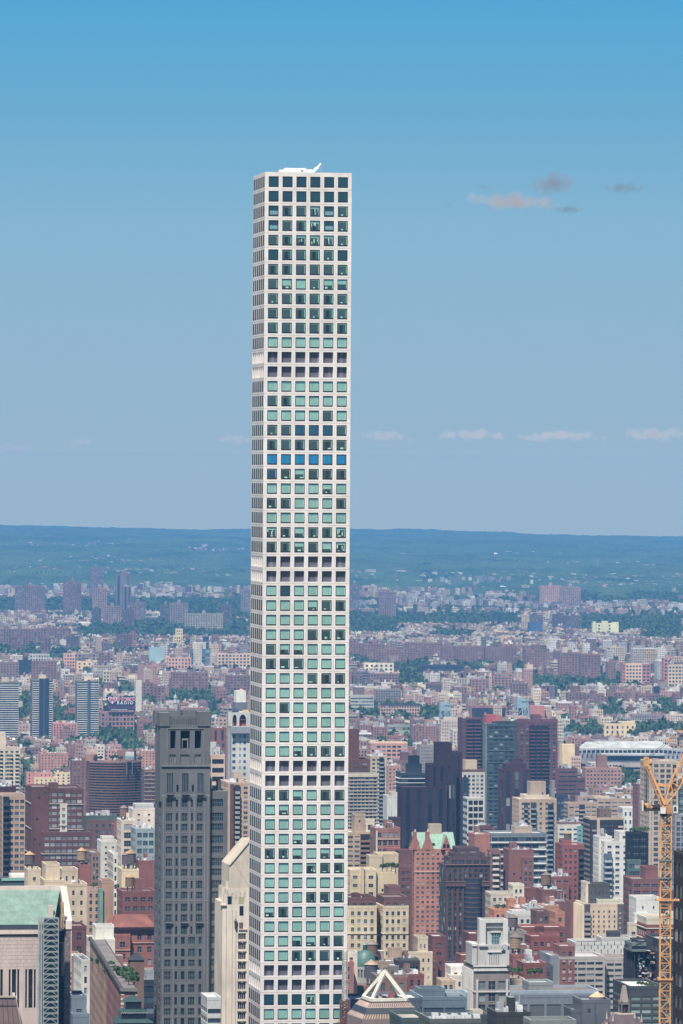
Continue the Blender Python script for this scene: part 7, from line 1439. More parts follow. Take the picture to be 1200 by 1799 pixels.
# --- middle distance east
B('housing_slab', 725, 747, 1274, 7000, 14, (150, 112, 112), 'p', 'first of three brown slabs in front of the lift bridge tower', bay=4, fl=3, wf=.4)
B('housing_slab', 747, 771, 1275, 7000, 14, (156, 118, 114), 'p', 'middle of three brown slabs in front of the lift bridge tower', bay=4, fl=3, wf=.4)
B('housing_slab', 771, 795, 1280, 6900, 14, (158, 120, 116), 'p', 'lowest of three brown slabs right under the lift bridge tower', bay=4, fl=3, wf=.4)
B('housing_slab', 632, 656, 1273, 7100, 14, (142, 106, 112), 'p', 'brown slab beside the white tower across from the green court', bay=4, fl=3, wf=.4)
B('housing_slab', 656, 681, 1277, 7000, 14, (150, 112, 112), 'p', 'brown slab next to the pale green court', bay=4, fl=3, wf=.4)
B('school', 651, 716, 1306, 6000, 16, (196, 150, 142), 'p', 'long pink and cream school with curved parapets near the white tower', bay=6, fl=4.2, wf=.6, hf=.45, hi=.5, tiers=[(651, 716, 1304, .5, 14, {'k': 'n', 'c': (220, 198, 176)})], bulk=False)
B('court_building', 685, 721, 1283, 7200, 20, (150, 172, 168), 'n', 'pale green grey covered court between brown slabs', 'building', bulk=False, tiers=[(681, 723, 1274, 14, 16, {'k': 'b', 'c': (140, 160, 170), 'fl': 5})])
B(bt_, 615, 657, 1222, 7900, 22, (176, 184, 196), 'b', 'pale blue grey depot with dark ribbon windows close to the white tower', bay=6, fl=4.5, hf=.4, bulk=False)
B(hi_, 668, 738, 1237, 7800, 18, (186, 164, 156), 'p', 'long beige school with a dark cornice behind tree tops', bay=4, fl=4.5, wf=.5, tar=(.6, .6, .58), tiers=[(668, 738, 1236, -.4, .3, {'k': 'n', 'c': (60, 60, 76), 'yb': 1239})], bulk=False)
B(hi_, 827, 890, 1240, 7700, 18, (150, 110, 112), 'n', 'long brown shed with front shade painted dark blue', bulk=False, tiers=[(829, 888, 1244, -.6, .5, {'k': 'n', 'c': (56, 60, 84)})])  # thin dark sheet on the front holds the shade as colour
B('housing_slab', 807, 836, 1182, 8900, 16, (130, 102, 110), 's', 'tall slab with dark centre stripe above the dark teal glass tower', bay=6, fl=60, wf=.4, tiers=[(816, 826, 1172, 3, 8, {'k': 'n'})])
B('housing_slab', 828, 860, 1193, 8600, 16, (160, 126, 122), 'b', 'tan balconied slab beside the slab with a dark stripe', bay=4, fl=3, wf=.6)
B('housing_slab', 868, 900, 1183, 8700, 16, (162, 134, 134), 'b', 'paler balconied slab near the middle of the east side', bay=4, fl=3, wf=.6)
B('housing_slab', 900, 928, 1200, 8500, 16, (140, 116, 124), 'p', 'low mauve slab beside the paler balconied slab', bay=4, fl=3)
B('housing_slab', 952, 980, 1205, 8400, 14, (120, 108, 122), 's', 'short dark slab with blue strips among trees', bay=4, fl=60, wf=.4)
for (a, b_3, y, d, lab) in ((924, 959, 1141, 9700, 'tallest single brown slab west of the twin slabs'), (983, 1021, 1147, 9500, 'west half of the tall brown twin slabs'), (1021, 1055, 1149, 9300, 'east half of the tall brown twin slabs'), (801, 850, 1135, 10000, 'broad brown slab with many bays west of the tallest single slab'), (853, 908, 1137, 10000, 'widest brown stepped slab beside the broad many bayed slab'), (715, 778, 1129, 10200, 'brown and teal striped slab row near the middle'), (615, 640, 1130, 10300, 'long brown slab wall touching the white tower'), (640, 676, 1131, 10200, 'second bay of the long brown slab wall'), (664, 715, 1140, 9900, 'lower brown slab in front of the long slab wall'), (778, 799, 1134, 10100, 'plain brown slab closing the teal striped row'), (998, 1030, 1217, 8300, 'purple brown broad slab above the river trees'), (1030, 1062, 1219, 8200, 'eastern wing of the purple brown broad slab'), (1085, 1121, 1217, 8300, 'broad slab with pale middle near the river'), (1121, 1158, 1219, 8200, 'eastern wing of the slab near the river'), (1068, 1082, 1163, 9300, 'short mauve slab beside the pink edged slab')):
    B('housing_slab', a, b_3, y, d, 18, (136, 108, 114), 'p', lab, bay=4.2, fl=3.0, wf=.4, hf=.4, hi=.25, group='brown housing slabs', tiers=[((a + b_3) / 2 - 3, (a + b_3) / 2 + 3, y - 5, 4, 8, {'k': 'n'})])
B('housing_slab', 1099, 1128, 1166, 9000, 16, (222, 200, 190), 'p', 'white faced slab with red brick ends', bay=4.5, fl=4, wf=.5, hf=.45, hi=0, tiers=[(1094, 1099, 1165, -.3, 16, {'k': 'p', 'c': (190, 110, 116)}), (1128, 1143, 1166, -.3, 16, {'k': 'p', 'c': (186, 108, 116)})])
B('housing_slab', 1174, 1204, 1168, 8900, 16, (205, 192, 192), 'p', 'white gridded slab with red end at the east edge', bay=4.5, fl=4, wf=.5, hf=.45, hi=0, tiers=[(1166, 1174, 1156, -.3, 16, {'k': 'p', 'c': (190, 106, 112)})])
B('housing_slab', 1005, 1041, 1258, 7600, 18, (160, 112, 104), 'b', 'orange brown factory with white window bands near the truss bridge', bay=5, fl=4.6, wf=.8, hf=.5, hi=.8, tiers=[(1034, 1041, 1257, -.3, 16, {'k': 'p', 'c': (190, 130, 120)})])
B('storage_building', 988, 1010, 1308, 6300, 16, (226, 206, 176), 'n', 'blank cream storage block beside the white stadium', 'building', 'blank cream block', bulk=False, tiers=[(1010, 1018, 1312, 1, 14, {'k': 'n', 'c': (110, 86, 90)})])
B('town_house', 970, 992, 1230 + 20, 7700, 16, (222, 214, 208), 'p', 'cream tenement row behind the broad balcony tower', bay=4, fl=4)
B('town_house', 931, 957, 1240, 7700, 16, (190, 96, 100), 'n', 'bright red brick gable block beyond the broad balcony tower', bulk=False)
B('warehouse', 1062, 1117, 1272, 7300, 16, (226, 210, 180), 'p', 'low cream warehouse with square openings across the river', bay=8, fl=6, wf=.3, bulk=False)
B('warehouse', 1090, 1116, 1268, 7350, 16, (230, 214, 172), 'p', 'taller cream warehouse beside the low cream one', bay=5, fl=6, wf=.3, hf=.4, bulk=False)
# white stadium like rail yard roof
p = at(1018, 1345, 6300); sd_ = thing('stadium', (p.x, p.y, gz(6300)), 'long white roofed market hall with grey ramp in front, near the river', 'hall', rz=math.radians(3)); k_ = 6300 / FPX; RECTS.append((1018, 1200, 1308, 6300, sd_, 'long white hall'))
zz = lambda Y: at(1100, Y, 6300).z - gz(6300); t = MB(); wh_ = alb((190, 196, 196), .8)
t.add([[(0, 30, zz(1318)), (180 * k_, 30, zz(1322)), (150 * k_, 60, zz(1306)), (20 * k_, 60, zz(1308))]], 'roof', wh_); t.box(0, 190 * k_, 31, 60, 0, zz(1323), 'fac', alb((150, 150, 165))); t.box(0, 190 * k_, 29, 31, zz(1320), zz(1317), 'wall', wh_)
for i in range(24): x = i * 8 * k_; t.box(x, x + 1.2, 28.5, 29, zz(1328), zz(1319), 'wall', wh_)
t.build('roof', sd_); t = MB(); t.box(40 * k_, 150 * k_, 0, 22, 0, zz(1337), 'wall', alb((104, 112, 130), .8)); t.box(40 * k_, 152 * k_, -.5, 24, zz(1328), zz(1325), 'wall', alb((190, 196, 200))); t.box(40 * k_, 150 * k_, 4, 22, zz(1337), zz(1328), 'wall', alb((84, 92, 112), .8)); t.box(46 * k_, 140 * k_, -2, 0, zz(1348), zz(1340), 'fac', alb((196, 180, 172))); t.build('ramp', sd_)
t = MB(); 
for i in range(5): x = (152 + i * 8) * k_; t.box(x, x + 1.4, -1, 0, 0, zz(1326), 'wall', wh_)
for Y in (1326, 1334, 1342): t.box(150 * k_, 186 * k_, -1.1, 0, zz(Y + 1), zz(Y), 'wall', wh_)
t.build('parking_frame', sd_)
p = at(1049, 1312, 6350); cl = thing('clock_tower', (p.x, p.y, gz(6350)), 'small cream clock tower with round cap in front of the white hall', 'tower'); z = zz(1330); t = MB(); t.box(-2.5, 2.5, -2.5, 2.5, 0, zz(1320), 'wall', alb((206, 200, 176))); t.frustum(0, 0, 3.2, 3, zz(1320), zz(1313), 10, 'wall', alb((216, 212, 190))); t.frustum(0, 0, 3, .3, zz(1313), zz(1307), 10, 'roof', alb((190, 190, 170))); t.build('shaft', cl)
# --- far landmarks
B('housing_tower', 204, 230, 1009, 14500, 22, (120, 112, 130), 's', 'far tall twin tower with dark middle on the western plain', 'apartment tower', 'far tall twin tower', bay=9, fl=60, wf=.5, tiers=[(213, 222, 1003, 4, 10, {'k': 'n'})])
B('housing_tower', 217, 231, 1030, 13300, 20, (112, 112, 134), 's', 'narrow dark tower in front of the far tall twin tower', 'apartment tower', bay=7, fl=60, wf=.4)
for (a, b_3, y, d, c, lab) in ((112, 143, 1022, 13600, (122, 104, 122), 'brown far cluster slab left of the far twin towers'.replace('left', 'west')), (163, 188, 1033, 13700, (150, 124, 130), 'pinkish broad far block beside the far twin towers'), (158, 182, 998, 15400, (120, 116, 134), 'far block with white upper storeys on the wooded plain'), (27, 80, 1030, 14000, (124, 112, 130), 'long far slab group near the west edge'), (228, 256, 1058, 13000, (124, 120, 136), 'grey far slab below the narrow dark tower'), (163, 178, 1069, 12500, (92, 100, 124), 'slim dark slab beside tree belts on the west plain'), (182, 213, 1065, 12700, (140, 130, 142), 'striped far block between slim dark slabs'), (216, 236, 1071, 12300, (104, 96, 112), 'dark far slab group above the park'), (299, 330, 1060, 12800, (134, 134, 146), 'pale square far slab beside the long balconied slab'), (283, 300, 1064, 12900, (96, 108, 128), 'dark side slab next to the pale square slab'), (325, 392, 1078, 12300, (150, 154, 160), 'long far slab of many white balconies'), (390, 408, 1064, 12800, (98, 98, 120), 'lone dark far slab near the white tower'), (424, 440, 1036, 13700, (130, 134, 148), 'grey far slab partly behind the white tower'), (0, 70, 1105, 11000, (128, 104, 114), 'long purple brown slab wall at the west edge'), (66, 125, 1104, 11000, (132, 108, 116), 'eastern half of the purple brown slab wall'), (20, 46, 1119, 10500, (120, 94, 108), 'dark stepped slab before the purple slab wall'), (72, 90, 1121, 10500, (120, 94, 108), 'smaller dark slab before the purple slab wall'), (118, 140, 1118, 10700, (104, 92, 116), 'blocky dark slab ending the purple slab wall'), (207, 231, 1115, 10600, (110, 100, 122), 'dark slab with balconies amid cream houses'), (228, 240, 1112, 10800, (140, 96, 108), 'reddish stub tower amid cream houses'),
        (615, 632, 1027, 14200, (116, 116, 134), 'dim far tower just past the white tower'), (667, 696, 1040, 13700, (132, 116, 130), 'far pinkish tower with raised centre east of the white tower'), (918, 930, 1080, 12300, (190, 182, 176), 'far white stepped tower by the blue wrapped building'), (930, 954, 1081, 12400, (106, 108, 130), 'dark far slab by the blue wrapped building'), (973, 990, 1079, 12400, (98, 102, 126), 'first dark far slab east of the blue wrapped building'), (992, 1021, 1082, 12300, (108, 110, 130), 'second dark far slab east of the blue wrapped building'), (950, 985, 1029, 14800, (176, 150, 150), 'pink far estate on the wooded plain'), (985, 1020, 1031, 14800, (150, 140, 150), 'mauve far estate beside the pink one')):
    B('housing_slab', a, b_3, y, d, 18, c, 'p', lab, bay=4.4, fl=3.0, wf=.42, hi=.4, tiers=[((a * .5 + b_3 * .5) - 3, (a + b_3) / 2 + 3, y - 4, 3, 8, {'k': 'n'})])
B('wrapped_building', 930, 953, 1094, 12000, 20, (0, 98, 168), 'n', 'far building wrapped in bright blue sheeting', 'building', 'blue wrapped building', bulk=False)
B('institution', 1043, 1087, 1095, 12000, 22, (230, 226, 204), 'p', 'long cream white institution with corner turrets before the tree belt', 'building', 'cream turreted institution', bay=6, fl=5, wf=.4, hf=.5, hi=0, tiers=[(1042, 1047, 1092, -1, 8, {'k': 'n'}), (1058, 1068, 1091, -1, 10, {'k': 'n'}), (1076, 1087, 1093, -1, 10, {'k': 'n'})], bulk=False)
B(bt_, 336, 370, 1140, 9900, 18, (96, 128, 158), 'g', 'blue glass office with white floor bands amid cream houses', short='far blue glass office', bay=6, fl=4, gcol=(70, 110, 140), hi=.4, tiers=[(341, 362, 1128, 4, 10, {'k': 'n', 'c': (190, 200, 205)}), (357, 367, 1118, 5, 8, {'k': 'g', 'c': (60, 90, 130)})])
B('town_house', 309, 321, 1105, 10900, 12, (226, 216, 196), 'p', 'cream square tower house above the blue glass office', bay=4, fl=4, tiers=[(305, 318, 1117, -2, 10)])
B('town_house', 263, 287, 1137, 10000, 14, (150, 190, 214), 'n', 'pale blue painted low block on the west plain', bulk=False)
B(hi_, 295, 336, 1155, 9600, 16, (214, 176, 160), 'p', 'long salmon and white block below the blue glass office', bay=4.5, fl=4.2, wf=.4, hi=.1)
B(hi_, 382, 440, 1148, 9700, 16, (214, 190, 176), 'p', 'cream and red striped block row beside the white tower', bay=5, fl=4)
B(hi_, 135, 162, 1162, 9500, 16, (230, 206, 160), 'p', 'yellow cream block with broad blank piers on the west plain', bay=8, fl=4, wf=.3)
B(hi_, 112, 132, 1148, 9700, 14, (220, 172, 150), 'p', 'salmon square block with five window rows', bay=4, fl=4)
B(hi_, 181, 214, 1178, 9000, 16, (196, 190, 180), 'p', 'grey cream block with regular windows above the radio billboard', bay=4.4, fl=4)
B(hi_, 52, 87, 1149, 9700, 16, (190, 196, 204), 'p', 'pale grey institution above the shadow-blue slab', bay=4, fl=4)
B(hi_, 130, 200, 1128 + 20, 9900, 16, (150, 140, 156), 'p', 'mauve grey long block on the west plain', bay=5, fl=4)
B(hi_, 736, 760, 1184 + 20, 9000, 16, (90, 106, 130), 'g', 'dark blue rail shed among trees', bulk=False)
B('rail_shed', 738, 815, 1168, 9500, 16, (70, 82, 110), 'b', 'long dark blue open rail shed among trees', 'building', bay=6, fl=5, bulk=False)
B(hi_, 640, 692, 1165, 9400, 16, (226, 224, 218), 'p', 'bright white low estate with blue windows beside the white tower', bay=7, fl=4.5, wf=.4, hi=0)
B(hi_, 614, 648, 1179, 8900, 16, (130, 120, 142), 'b', 'blue mauve slab close behind the white tower', bay=4, fl=3)
B(hi_, 650, 700, 1183, 8900, 16, (140, 112, 122), 'p', 'mauve stepped block near the white tower', bay=4, fl=3, wf=.5)
# water tower and pale dome far off
D = hdist(871, 983); p = at(871, 982, D); wt1 = thing('water_tower', (p.x, p.y, gz(D)), 'tiny white mushroom shaped water tower on the wooded horizon plain', 'water tower'); zb3 = p.z - gz(D); k_ = D / FPX
t = MB(); t.frustum(0, 0, 2.2 * k_, 2.2 * k_, 0, zb3 + 6.5 * k_, 14, 'wall', (.8, .8, .8)); t.build('stem', wt1); t = MB(); t.frustum(0, 0, 2.6 * k_, 3.4 * k_, zb3 + 6.8 * k_, zb3 + 8.5 * k_, 16, 'wall', (.85, .85, .85)); t.frustum(0, 0, 3.4 * k_, 2.4 * k_, zb3 + 8.5 * k_, zb3 + 11 * k_, 16, 'wall', (.85, .85, .85)); t.build('tank', wt1)
D = hdist(892, 1039); p = at(892, 1037, D); dm = thing('domed_hall', (p.x, p.y, gz(D)), 'low white domed sports hall in the far greenery', 'hall'); k_ = D / FPX; zb3 = p.z - gz(D)
t = MB()
for i in range(10):
    a0, a1 = i * math.pi / 10, (i + 1) * math.pi / 10
    for (x0, x1_, s0, s1) in ((-14, 12, 1, .75), (12, 17, .75, .3)):
        t.add([[(x0 * k_, -20 * math.cos(a0) * s0, zb3 + 8 * k_ * math.sin(a0) * s0), (x1_ * k_, -20 * math.cos(a0) * s1, zb3 + 8 * k_ * math.sin(a0) * s1), (x1_ * k_, -20 * math.cos(a1) * s1, zb3 + 8 * k_ * math.sin(a1) * s1), (x0 * k_, -20 * math.cos(a1) * s0, zb3 + 8 * k_ * math.sin(a1) * s0)]], 'roof', (.85, .85, .83))
t.build('dome_roof', dm); t = MB(); t.box(-14 * k_, 17 * k_, -20, 20, 0, zb3, 'wall', (.7, .7, .68)); t.box(14 * k_, 19 * k_, -22, 5, zb3 - 4, zb3 + 3 * k_, 'wall', alb((225, 150, 130))); t.build('wall', dm)
# ================================================================== low city between the landmarks
def col_name(c):
    r, g, b = c
    if min(c) > 195: return 'white' if r - b < 22 else 'cream'
    if r - b > 45 and r > 195: return 'yellow cream'
    if r > 180: return 'pinkish cream' if g - b < 16 else 'tan'
    if r - b > 50: return 'orange brick'
    if r - b > 28 and r > 140: return 'red brick'
    if r - b > 28: return 'maroon brick'
    if r > 140 and r - b > 8: return 'pinkish brown'
    if abs(r - b) < 14 and r > 130: return 'grey'
    return 'dark brown' if r > b else 'slate grey'
PAL = [(150, 92, 86), (132, 80, 78), (166, 104, 92), (188, 122, 98), (196, 168, 140), (222, 204, 178), (226, 222, 214), (205, 190, 172), (150, 118, 108), (120, 84, 84), (176, 134, 122), (160, 156, 156), (222, 196, 168), (112, 92, 96), (214, 176, 160), (182, 150, 130)]
PALF = [(216, 194, 178), (222, 212, 200), (208, 170, 152), (190, 138, 126), (168, 122, 116), (150, 110, 108), (222, 202, 172), (196, 186, 180), (186, 150, 138), (164, 104, 100), (228, 220, 208), (150, 138, 138), (212, 182, 150), (176, 132, 122), (140, 106, 104)]
# green pockets given as picture boxes: trees there, no houses: X0, X1, Ytop, Ybottom
GREEN = [(0, 232, 1056, 1074), (232, 440, 1056, 1074), (300, 440, 1070, 1086), (140, 235, 1104, 1117), (230, 330, 1096, 1118), (330, 442, 1100, 1119), (0, 62, 1136, 1152), (60, 130, 1150, 1160), (30, 60, 1224, 1262), (93, 136, 1252, 1272), (212, 236, 1212, 1220), (290, 345, 1222, 1234), (345, 380, 1218, 1236), (366, 384, 1236, 1262), (175, 215, 1296, 1310), (220, 245, 1300, 1322), (100, 126, 1362, 1382), (36, 58, 1350, 1384), (175, 236, 1284, 1289),
         (615, 920, 1080, 1096), (1020, 1200, 1084, 1108), (1130, 1200, 1104, 1122), (615, 700, 1098, 1112), (612, 690, 1054, 1070), (780, 900, 1052, 1068), (620, 660, 1156, 1166), (700, 760, 1164, 1182), (800, 850, 1168, 1180), (760, 830, 1112, 1118), (900, 920, 1150, 1180), (700, 745, 1186, 1204), (640, 740, 1248, 1264), (735, 790, 1254, 1266), (935, 1000, 1194, 1208), (1000, 1150, 1192, 1206), (1060, 1092, 1238, 1260), (1150, 1200, 1230, 1256), (960, 1000, 1206, 1216), (1100, 1200, 1280, 1288), (1000, 1120, 1286, 1296), (715, 728, 1290, 1320), (1092, 1125, 1340, 1384), (1015, 1030, 1378, 1400), (990, 1000, 1460, 1480), (1000, 1200, 1040, 1062), (840, 1000, 1060, 1070)]
def in_green(X, Y):
    return any(a <= X <= b_5 and c <= Y <= d for a, b_5, c, d in GREEN)
# skyline raster: which low houses would show at all
SS = 2
buf = np.full((1799 // SS + 1, 1200 // SS + 1), 1e9); ids = np.full(buf.shape, -1, np.int32)
for (a, b_5, y, d, o_, s_) in RECTS:
    x0_, x1__ = max(0, int(a / SS)), min(1200, int(b_5)) // SS; yy0 = max(0, int(y / SS))
    if x1__ <= x0_: continue
    ygnd = min(1799, 899.5 + 0 + int(proj(0, d, gz(d))[1] - 899.5)) // SS if d > 3300 else 1799 // SS
    sub = buf[yy0:int(ygnd) + 1, x0_:x1__ + 1]; sub[sub > d] = d
cand = []; rg = random.Random(11)
def gY(d_): return proj(0, d_, gz(d_))[1]
PROT = [(a, b_5, d, min(1799, gY(d) - (9 if d > 5000 else 0))) for (a, b_5, y, d, o_, s_) in RECTS] + [(a, b_5, gdist(d), d - 1) for a, b_5, c, d in GREEN]
d = 2350.0
while d < 17600:
    near = d < 5000
    step = (38 if near else 48) * (1 if d < 9000 else 1.2)
    half = 0.066 * d; x = -half + rg.random() * 20
    while x < half:
        wd = rg.uniform(7, 17) if rg.random() < .85 else rg.uniform(17, 42)
        dd = rg.uniform(12, 24)
        yy = d + rg.uniform(-14, 14)
        Xp, Yp = proj(x + wd / 2, yy, gz(yy))
        gap = rg.choice([0, 0, 0, 2, 6, 18]) if d < 12500 else rg.choice([0, 5, 15, 40])
        if in_green(Xp, Yp - 2) or in_green(Xp, Yp - 7) or (d > 13000 and rg.random() < .25 + (d - 13000) / 6500):
            x += wd + gap; continue
        base = rg.choice([11, 13, 15, 17, 19, 22, 26]) if rg.random() < .88 else rg.uniform(28, 48)
        if d < 3300: base = rg.uniform(26, 64) if rg.random() < .7 else rg.uniform(60, 92)
        elif d < 4600: base = rg.uniform(18, 48)
        elif d > 10500: base = min(base, 22) * .9
        pal = PAL if d < 5200 else PALF
        c = rg.choice(pal); j = rg.uniform(.88, 1.1); c = tuple(min(242, v * j) for v in c)
        Xa, Yt = proj(x, yy, gz(yy) + base); Xb, _ = proj(x + wd, yy + wd * sT, gz(yy) + base)
        k_ = yy / FPX
        lim = max([q_[3] for q_ in PROT if q_[2] > yy + 25 and q_[0] + 1 < Xb and q_[1] - 1 > Xa] + [-1e9])
        if Yt < lim: base -= (lim - Yt) * k_
        if base < 5: x += wd + gap; continue
        Yt = max(Yt, lim)
        cand.append([yy, x, wd, dd, base, c, Xa, Xb, Yt, Yp]); x += wd + gap
    d += step
cand.sort(key=lambda q: q[0])
vis = np.zeros(len(cand))
for i, q in enumerate(cand):
    x0_, x1__ = max(0, int(q[6] / SS)), min(1199, int(q[7])) // SS; y0_, y1_ = max(0, int(q[8] / SS)), min(1798, int(q[9])) // SS
    if x1__ < x0_ or y1_ <= y0_: continue
    sub = buf[y0_:y1_, x0_:x1__ + 1]; m_ = sub > q[0]; vis[i] = m_.sum(); sub[m_] = q[0]
    if q[7] < -20 or q[6] > 1220: vis[i] = 0
hand = len(RECTS)
N_OWN = 250
big = [i for i in np.argsort(-vis) if vis[i] > 0][:N_OWN]; own = set(int(i) for i in big)
FEAT = ['a flat black roof', 'a pale gravel roof', 'a brick stair bulkhead', 'a wooden water tank', 'a tall white parapet', 'a set back top floor', 'silver roof ducts']
used_lab = set(); lm = [(r[0], r[1], r[2], r[3], r[5]) for r in RECTS if r[5]]
def describe(q, feat):
    cx_, cy_ = (q[6] + q[7]) / 2, q[8]; W_ = q[7] - q[6]; sz_ = 'wide ' if q[2] > 30 else ('narrow ' if q[2] < 13 else '')
    near_ = sorted(lm, key=lambda l_: abs((l_[0] + l_[1]) / 2 - cx_) * 1.0 + abs(max(l_[2], min(cy_, l_[2] + 60)) - cy_) * 1.4)
    for l_ in near_[:9]:
        lx = (l_[0] + l_[1]) / 2
        if cx_ < l_[0] - 1: rel = 'west of'
        elif cx_ > l_[1] + 1: rel = 'east of'
        else: rel = 'behind' if q[0] > l_[3] else 'below'
        for f in (feat,):
            s_ = f'{sz_}{col_name(q[5])} house with {f} {rel} the {l_[4]}'
            if len(s_.split()) <= 16 and s_ not in used_lab: used_lab.add(s_); return s_
    return None
stuff = MB()
def house(mb, rf, x0, x1, y0, y1, H, c, rnd, fine):
    a_ = alb(c, .92 if fine else 1.0); st2 = dict(k=rnd.choice('pppppb'), col=a_, bay=rnd.choice([2.8, 3.4, 4.2]), fl=rnd.choice([3.1, 3.5, 3.9]), wf=rnd.uniform(.32, .5), hf=rnd.uniform(.38, .5), hi=rnd.choice([.1, .3, .5]), rs=rnd.random())
    return a_, st2
for i in sorted(own):
    q = cand[i]; rnd = random.Random(i); feat = FEAT[i % len(FEAT)]; lab = describe(q, feat)
    if lab is None:
        for f in FEAT:
            lab = describe(q, f)
            if lab: feat = f; break
    if lab is None: lab = f'{col_name(q[5])} house among many at picture column {int(q[6])}'
    g0 = gz(q[0]) - 1; H = q[4] + 1
    root = thing('town_house', (q[1], q[0], g0), lab, 'house', 'low houses of the city')
    wl_, rf = MB(), MB(); a_, st2 = house(None, None, 0, 0, 0, 0, H, q[5], rnd, True)
    Wd, dd = q[2], q[3]; px = FPX / q[0]; zc = at(600, 1815, q[0]).z - g0
    wallface(wl_, (0, 0), (1, 0), Wd, 0, H, st2, px, zc); s3 = dict(st2); s3['k'] = rnd.choice('pnn'); wallface(wl_, (0, dd), (0, -1), dd, 0, H, s3, px * .2, zc); wallface(wl_, (Wd, 0), (0, 1), dd, 0, H, s3, 0, zc); wallface(wl_, (Wd, dd), (-1, 0), Wd, 0, H, s3, 0, zc)
    tar = (.07, .07, .075) if 'black' in feat else ((.5, .48, .44) if 'gravel' in feat else rnd.choice(TAR))
    rooftop(rf, 0, Wd, 0, dd, H, rnd, (.75, .74, .7) if 'parapet' in feat else a_, tar, True, q[0] > 4500)
    if 'set back' in feat: rf.box(Wd * .2, Wd * .85, dd * .3, dd * .9, H - .8, H + 3.2, 'wall', tuple(min(.7, v * 1.2) for v in a_))
    if 'ducts' in feat:
        for k in range(4): rf.box(Wd * (.12 + k * .18), Wd * (.12 + k * .18) + .8, dd * .2, dd * .8, H - .6, H + .6, 'metal', (.6, .62, .64))
    if 'stair' in feat: rf.box(Wd * .3, Wd * .3 + 3.4, dd * .25, dd * .25 + 4, H - .8, H + 2.8, 'wall', (.22, .10, .08))
    wl_.build('wall', root); rf.build('roof', root)
    if 'water tank' in feat: t = MB(); water_tank(t, 0, 0, 0, .95); t.build('water_tank', root, loc=(Wd * .6, dd * .5, H - .75))
# everything else of the sprawl in one mesh
for i, q in enumerate(cand):
    if i in own or vis[i] == 0 and q[0] < 5000: continue
    if vis[i] == 0 and rg.random() < .6: continue
    yy, x, Wd, dd, base, c = q[:6]; rnd = random.Random(i); a_ = tuple(v * t_ for v, t_ in zip(alb(c, rnd.uniform(.6, 1.0)), (1.05, 1.0, .86))); g0 = gz(yy) - 1; H = base
    rot = np.array([[cT, -sT], [sT, cT]])
    if yy > 6500 and rnd.random() < .45: th = rnd.uniform(-.5, .5); rot = np.array([[math.cos(th), -math.sin(th)], [math.sin(th), math.cos(th)]])
    def W_(u, v, z): p_ = rot @ (u, v); return (x + p_[0], yy + p_[1], z)
    fs_ = 1.0 if yy < 6500 else 1.35; nb, nf = max(1, round(Wd / 3.4 / fs_)), max(1, round(base / 3.3 / fs_)); nd_ = max(1, round(dd / 3.6)); sty = rnd.choice([1, 1, 1, 1, 2, 0]); rs = rnd.random()
    z0_, z1_ = g0, g0 + H + 1
    for (u0, v0, u1, v1, n_) in ((0, 0, Wd, 0, nb), (0, dd, 0, 0, nd_), (Wd, 0, Wd, dd, nd_), (Wd, dd, 0, dd, nb)):
        stuff.add([[W_(u0, v0, z0_), W_(u1, v1, z0_), W_(u1, v1, z1_), W_(u0, v0, z1_)]], 'fac', a_, rs, sty, [[(0, -.3), (n_, -.3), (n_, nf + .25), (0, nf + .25)]])
    tar = rnd.choice(TAR[:5]); stuff.add([[W_(0.3, 0.3, z1_ - .6), W_(Wd - .3, 0.3, z1_ - .6), W_(Wd - .3, dd - .3, z1_ - .6), W_(0.3, dd - .3, z1_ - .6)]], 'roof', tar)
    for k in range(rnd.randint(1, 3)):
        bw, bd, bh = rnd.uniform(2, max(2.5, Wd * .3)), rnd.uniform(2, 5), rnd.uniform(1.5, 4); bu, bv = rnd.uniform(.5, Wd - bw), rnd.uniform(.5, dd - bd); cb_ = rnd.choice([a_, (.6, .58, .55), (.2, .17, .16), (.35, .2, .17)])
        P_ = [W_(bu, bv, z1_ - .6), W_(bu + bw, bv, z1_ - .6), W_(bu + bw, bv + bd, z1_ - .6), W_(bu, bv + bd, z1_ - .6)]; Q_ = [(a1, b1, z1_ + bh) for a1, b1, _ in P_]
        stuff.add([[P_[k2], P_[(k2 + 1) % 4], Q_[(k2 + 1) % 4], Q_[k2]] for k2 in range(4)], 'wall', cb_); stuff.add([Q_], 'roof', rnd.choice(TAR))
o_ = stuff.build('city_sprawl', merge=False); tag(o_, 'dense far city of low cream and brick houses fading north', 'city', kind='stuff')

def vnoise(x, y, s_, seed):
    r_ = np.random.RandomState(seed); T = r_.rand(256, 256); u, v = x / s_, y / s_; i, j = np.floor(u).astype(int), np.floor(v).astype(int); fu_, fv_ = u - i, v - j; fu_ = fu_ * fu_ * (3 - 2 * fu_); fv_ = fv_ * fv_ * (3 - 2 * fv_)
    g_ = lambda a, b_: T[a % 256, b_ % 256]; return (g_(i, j) * (1 - fu_) + g_(i + 1, j) * fu_) * (1 - fv_) + (g_(i, j + 1) * (1 - fu_) + g_(i + 1, j + 1) * fu_) * fv_
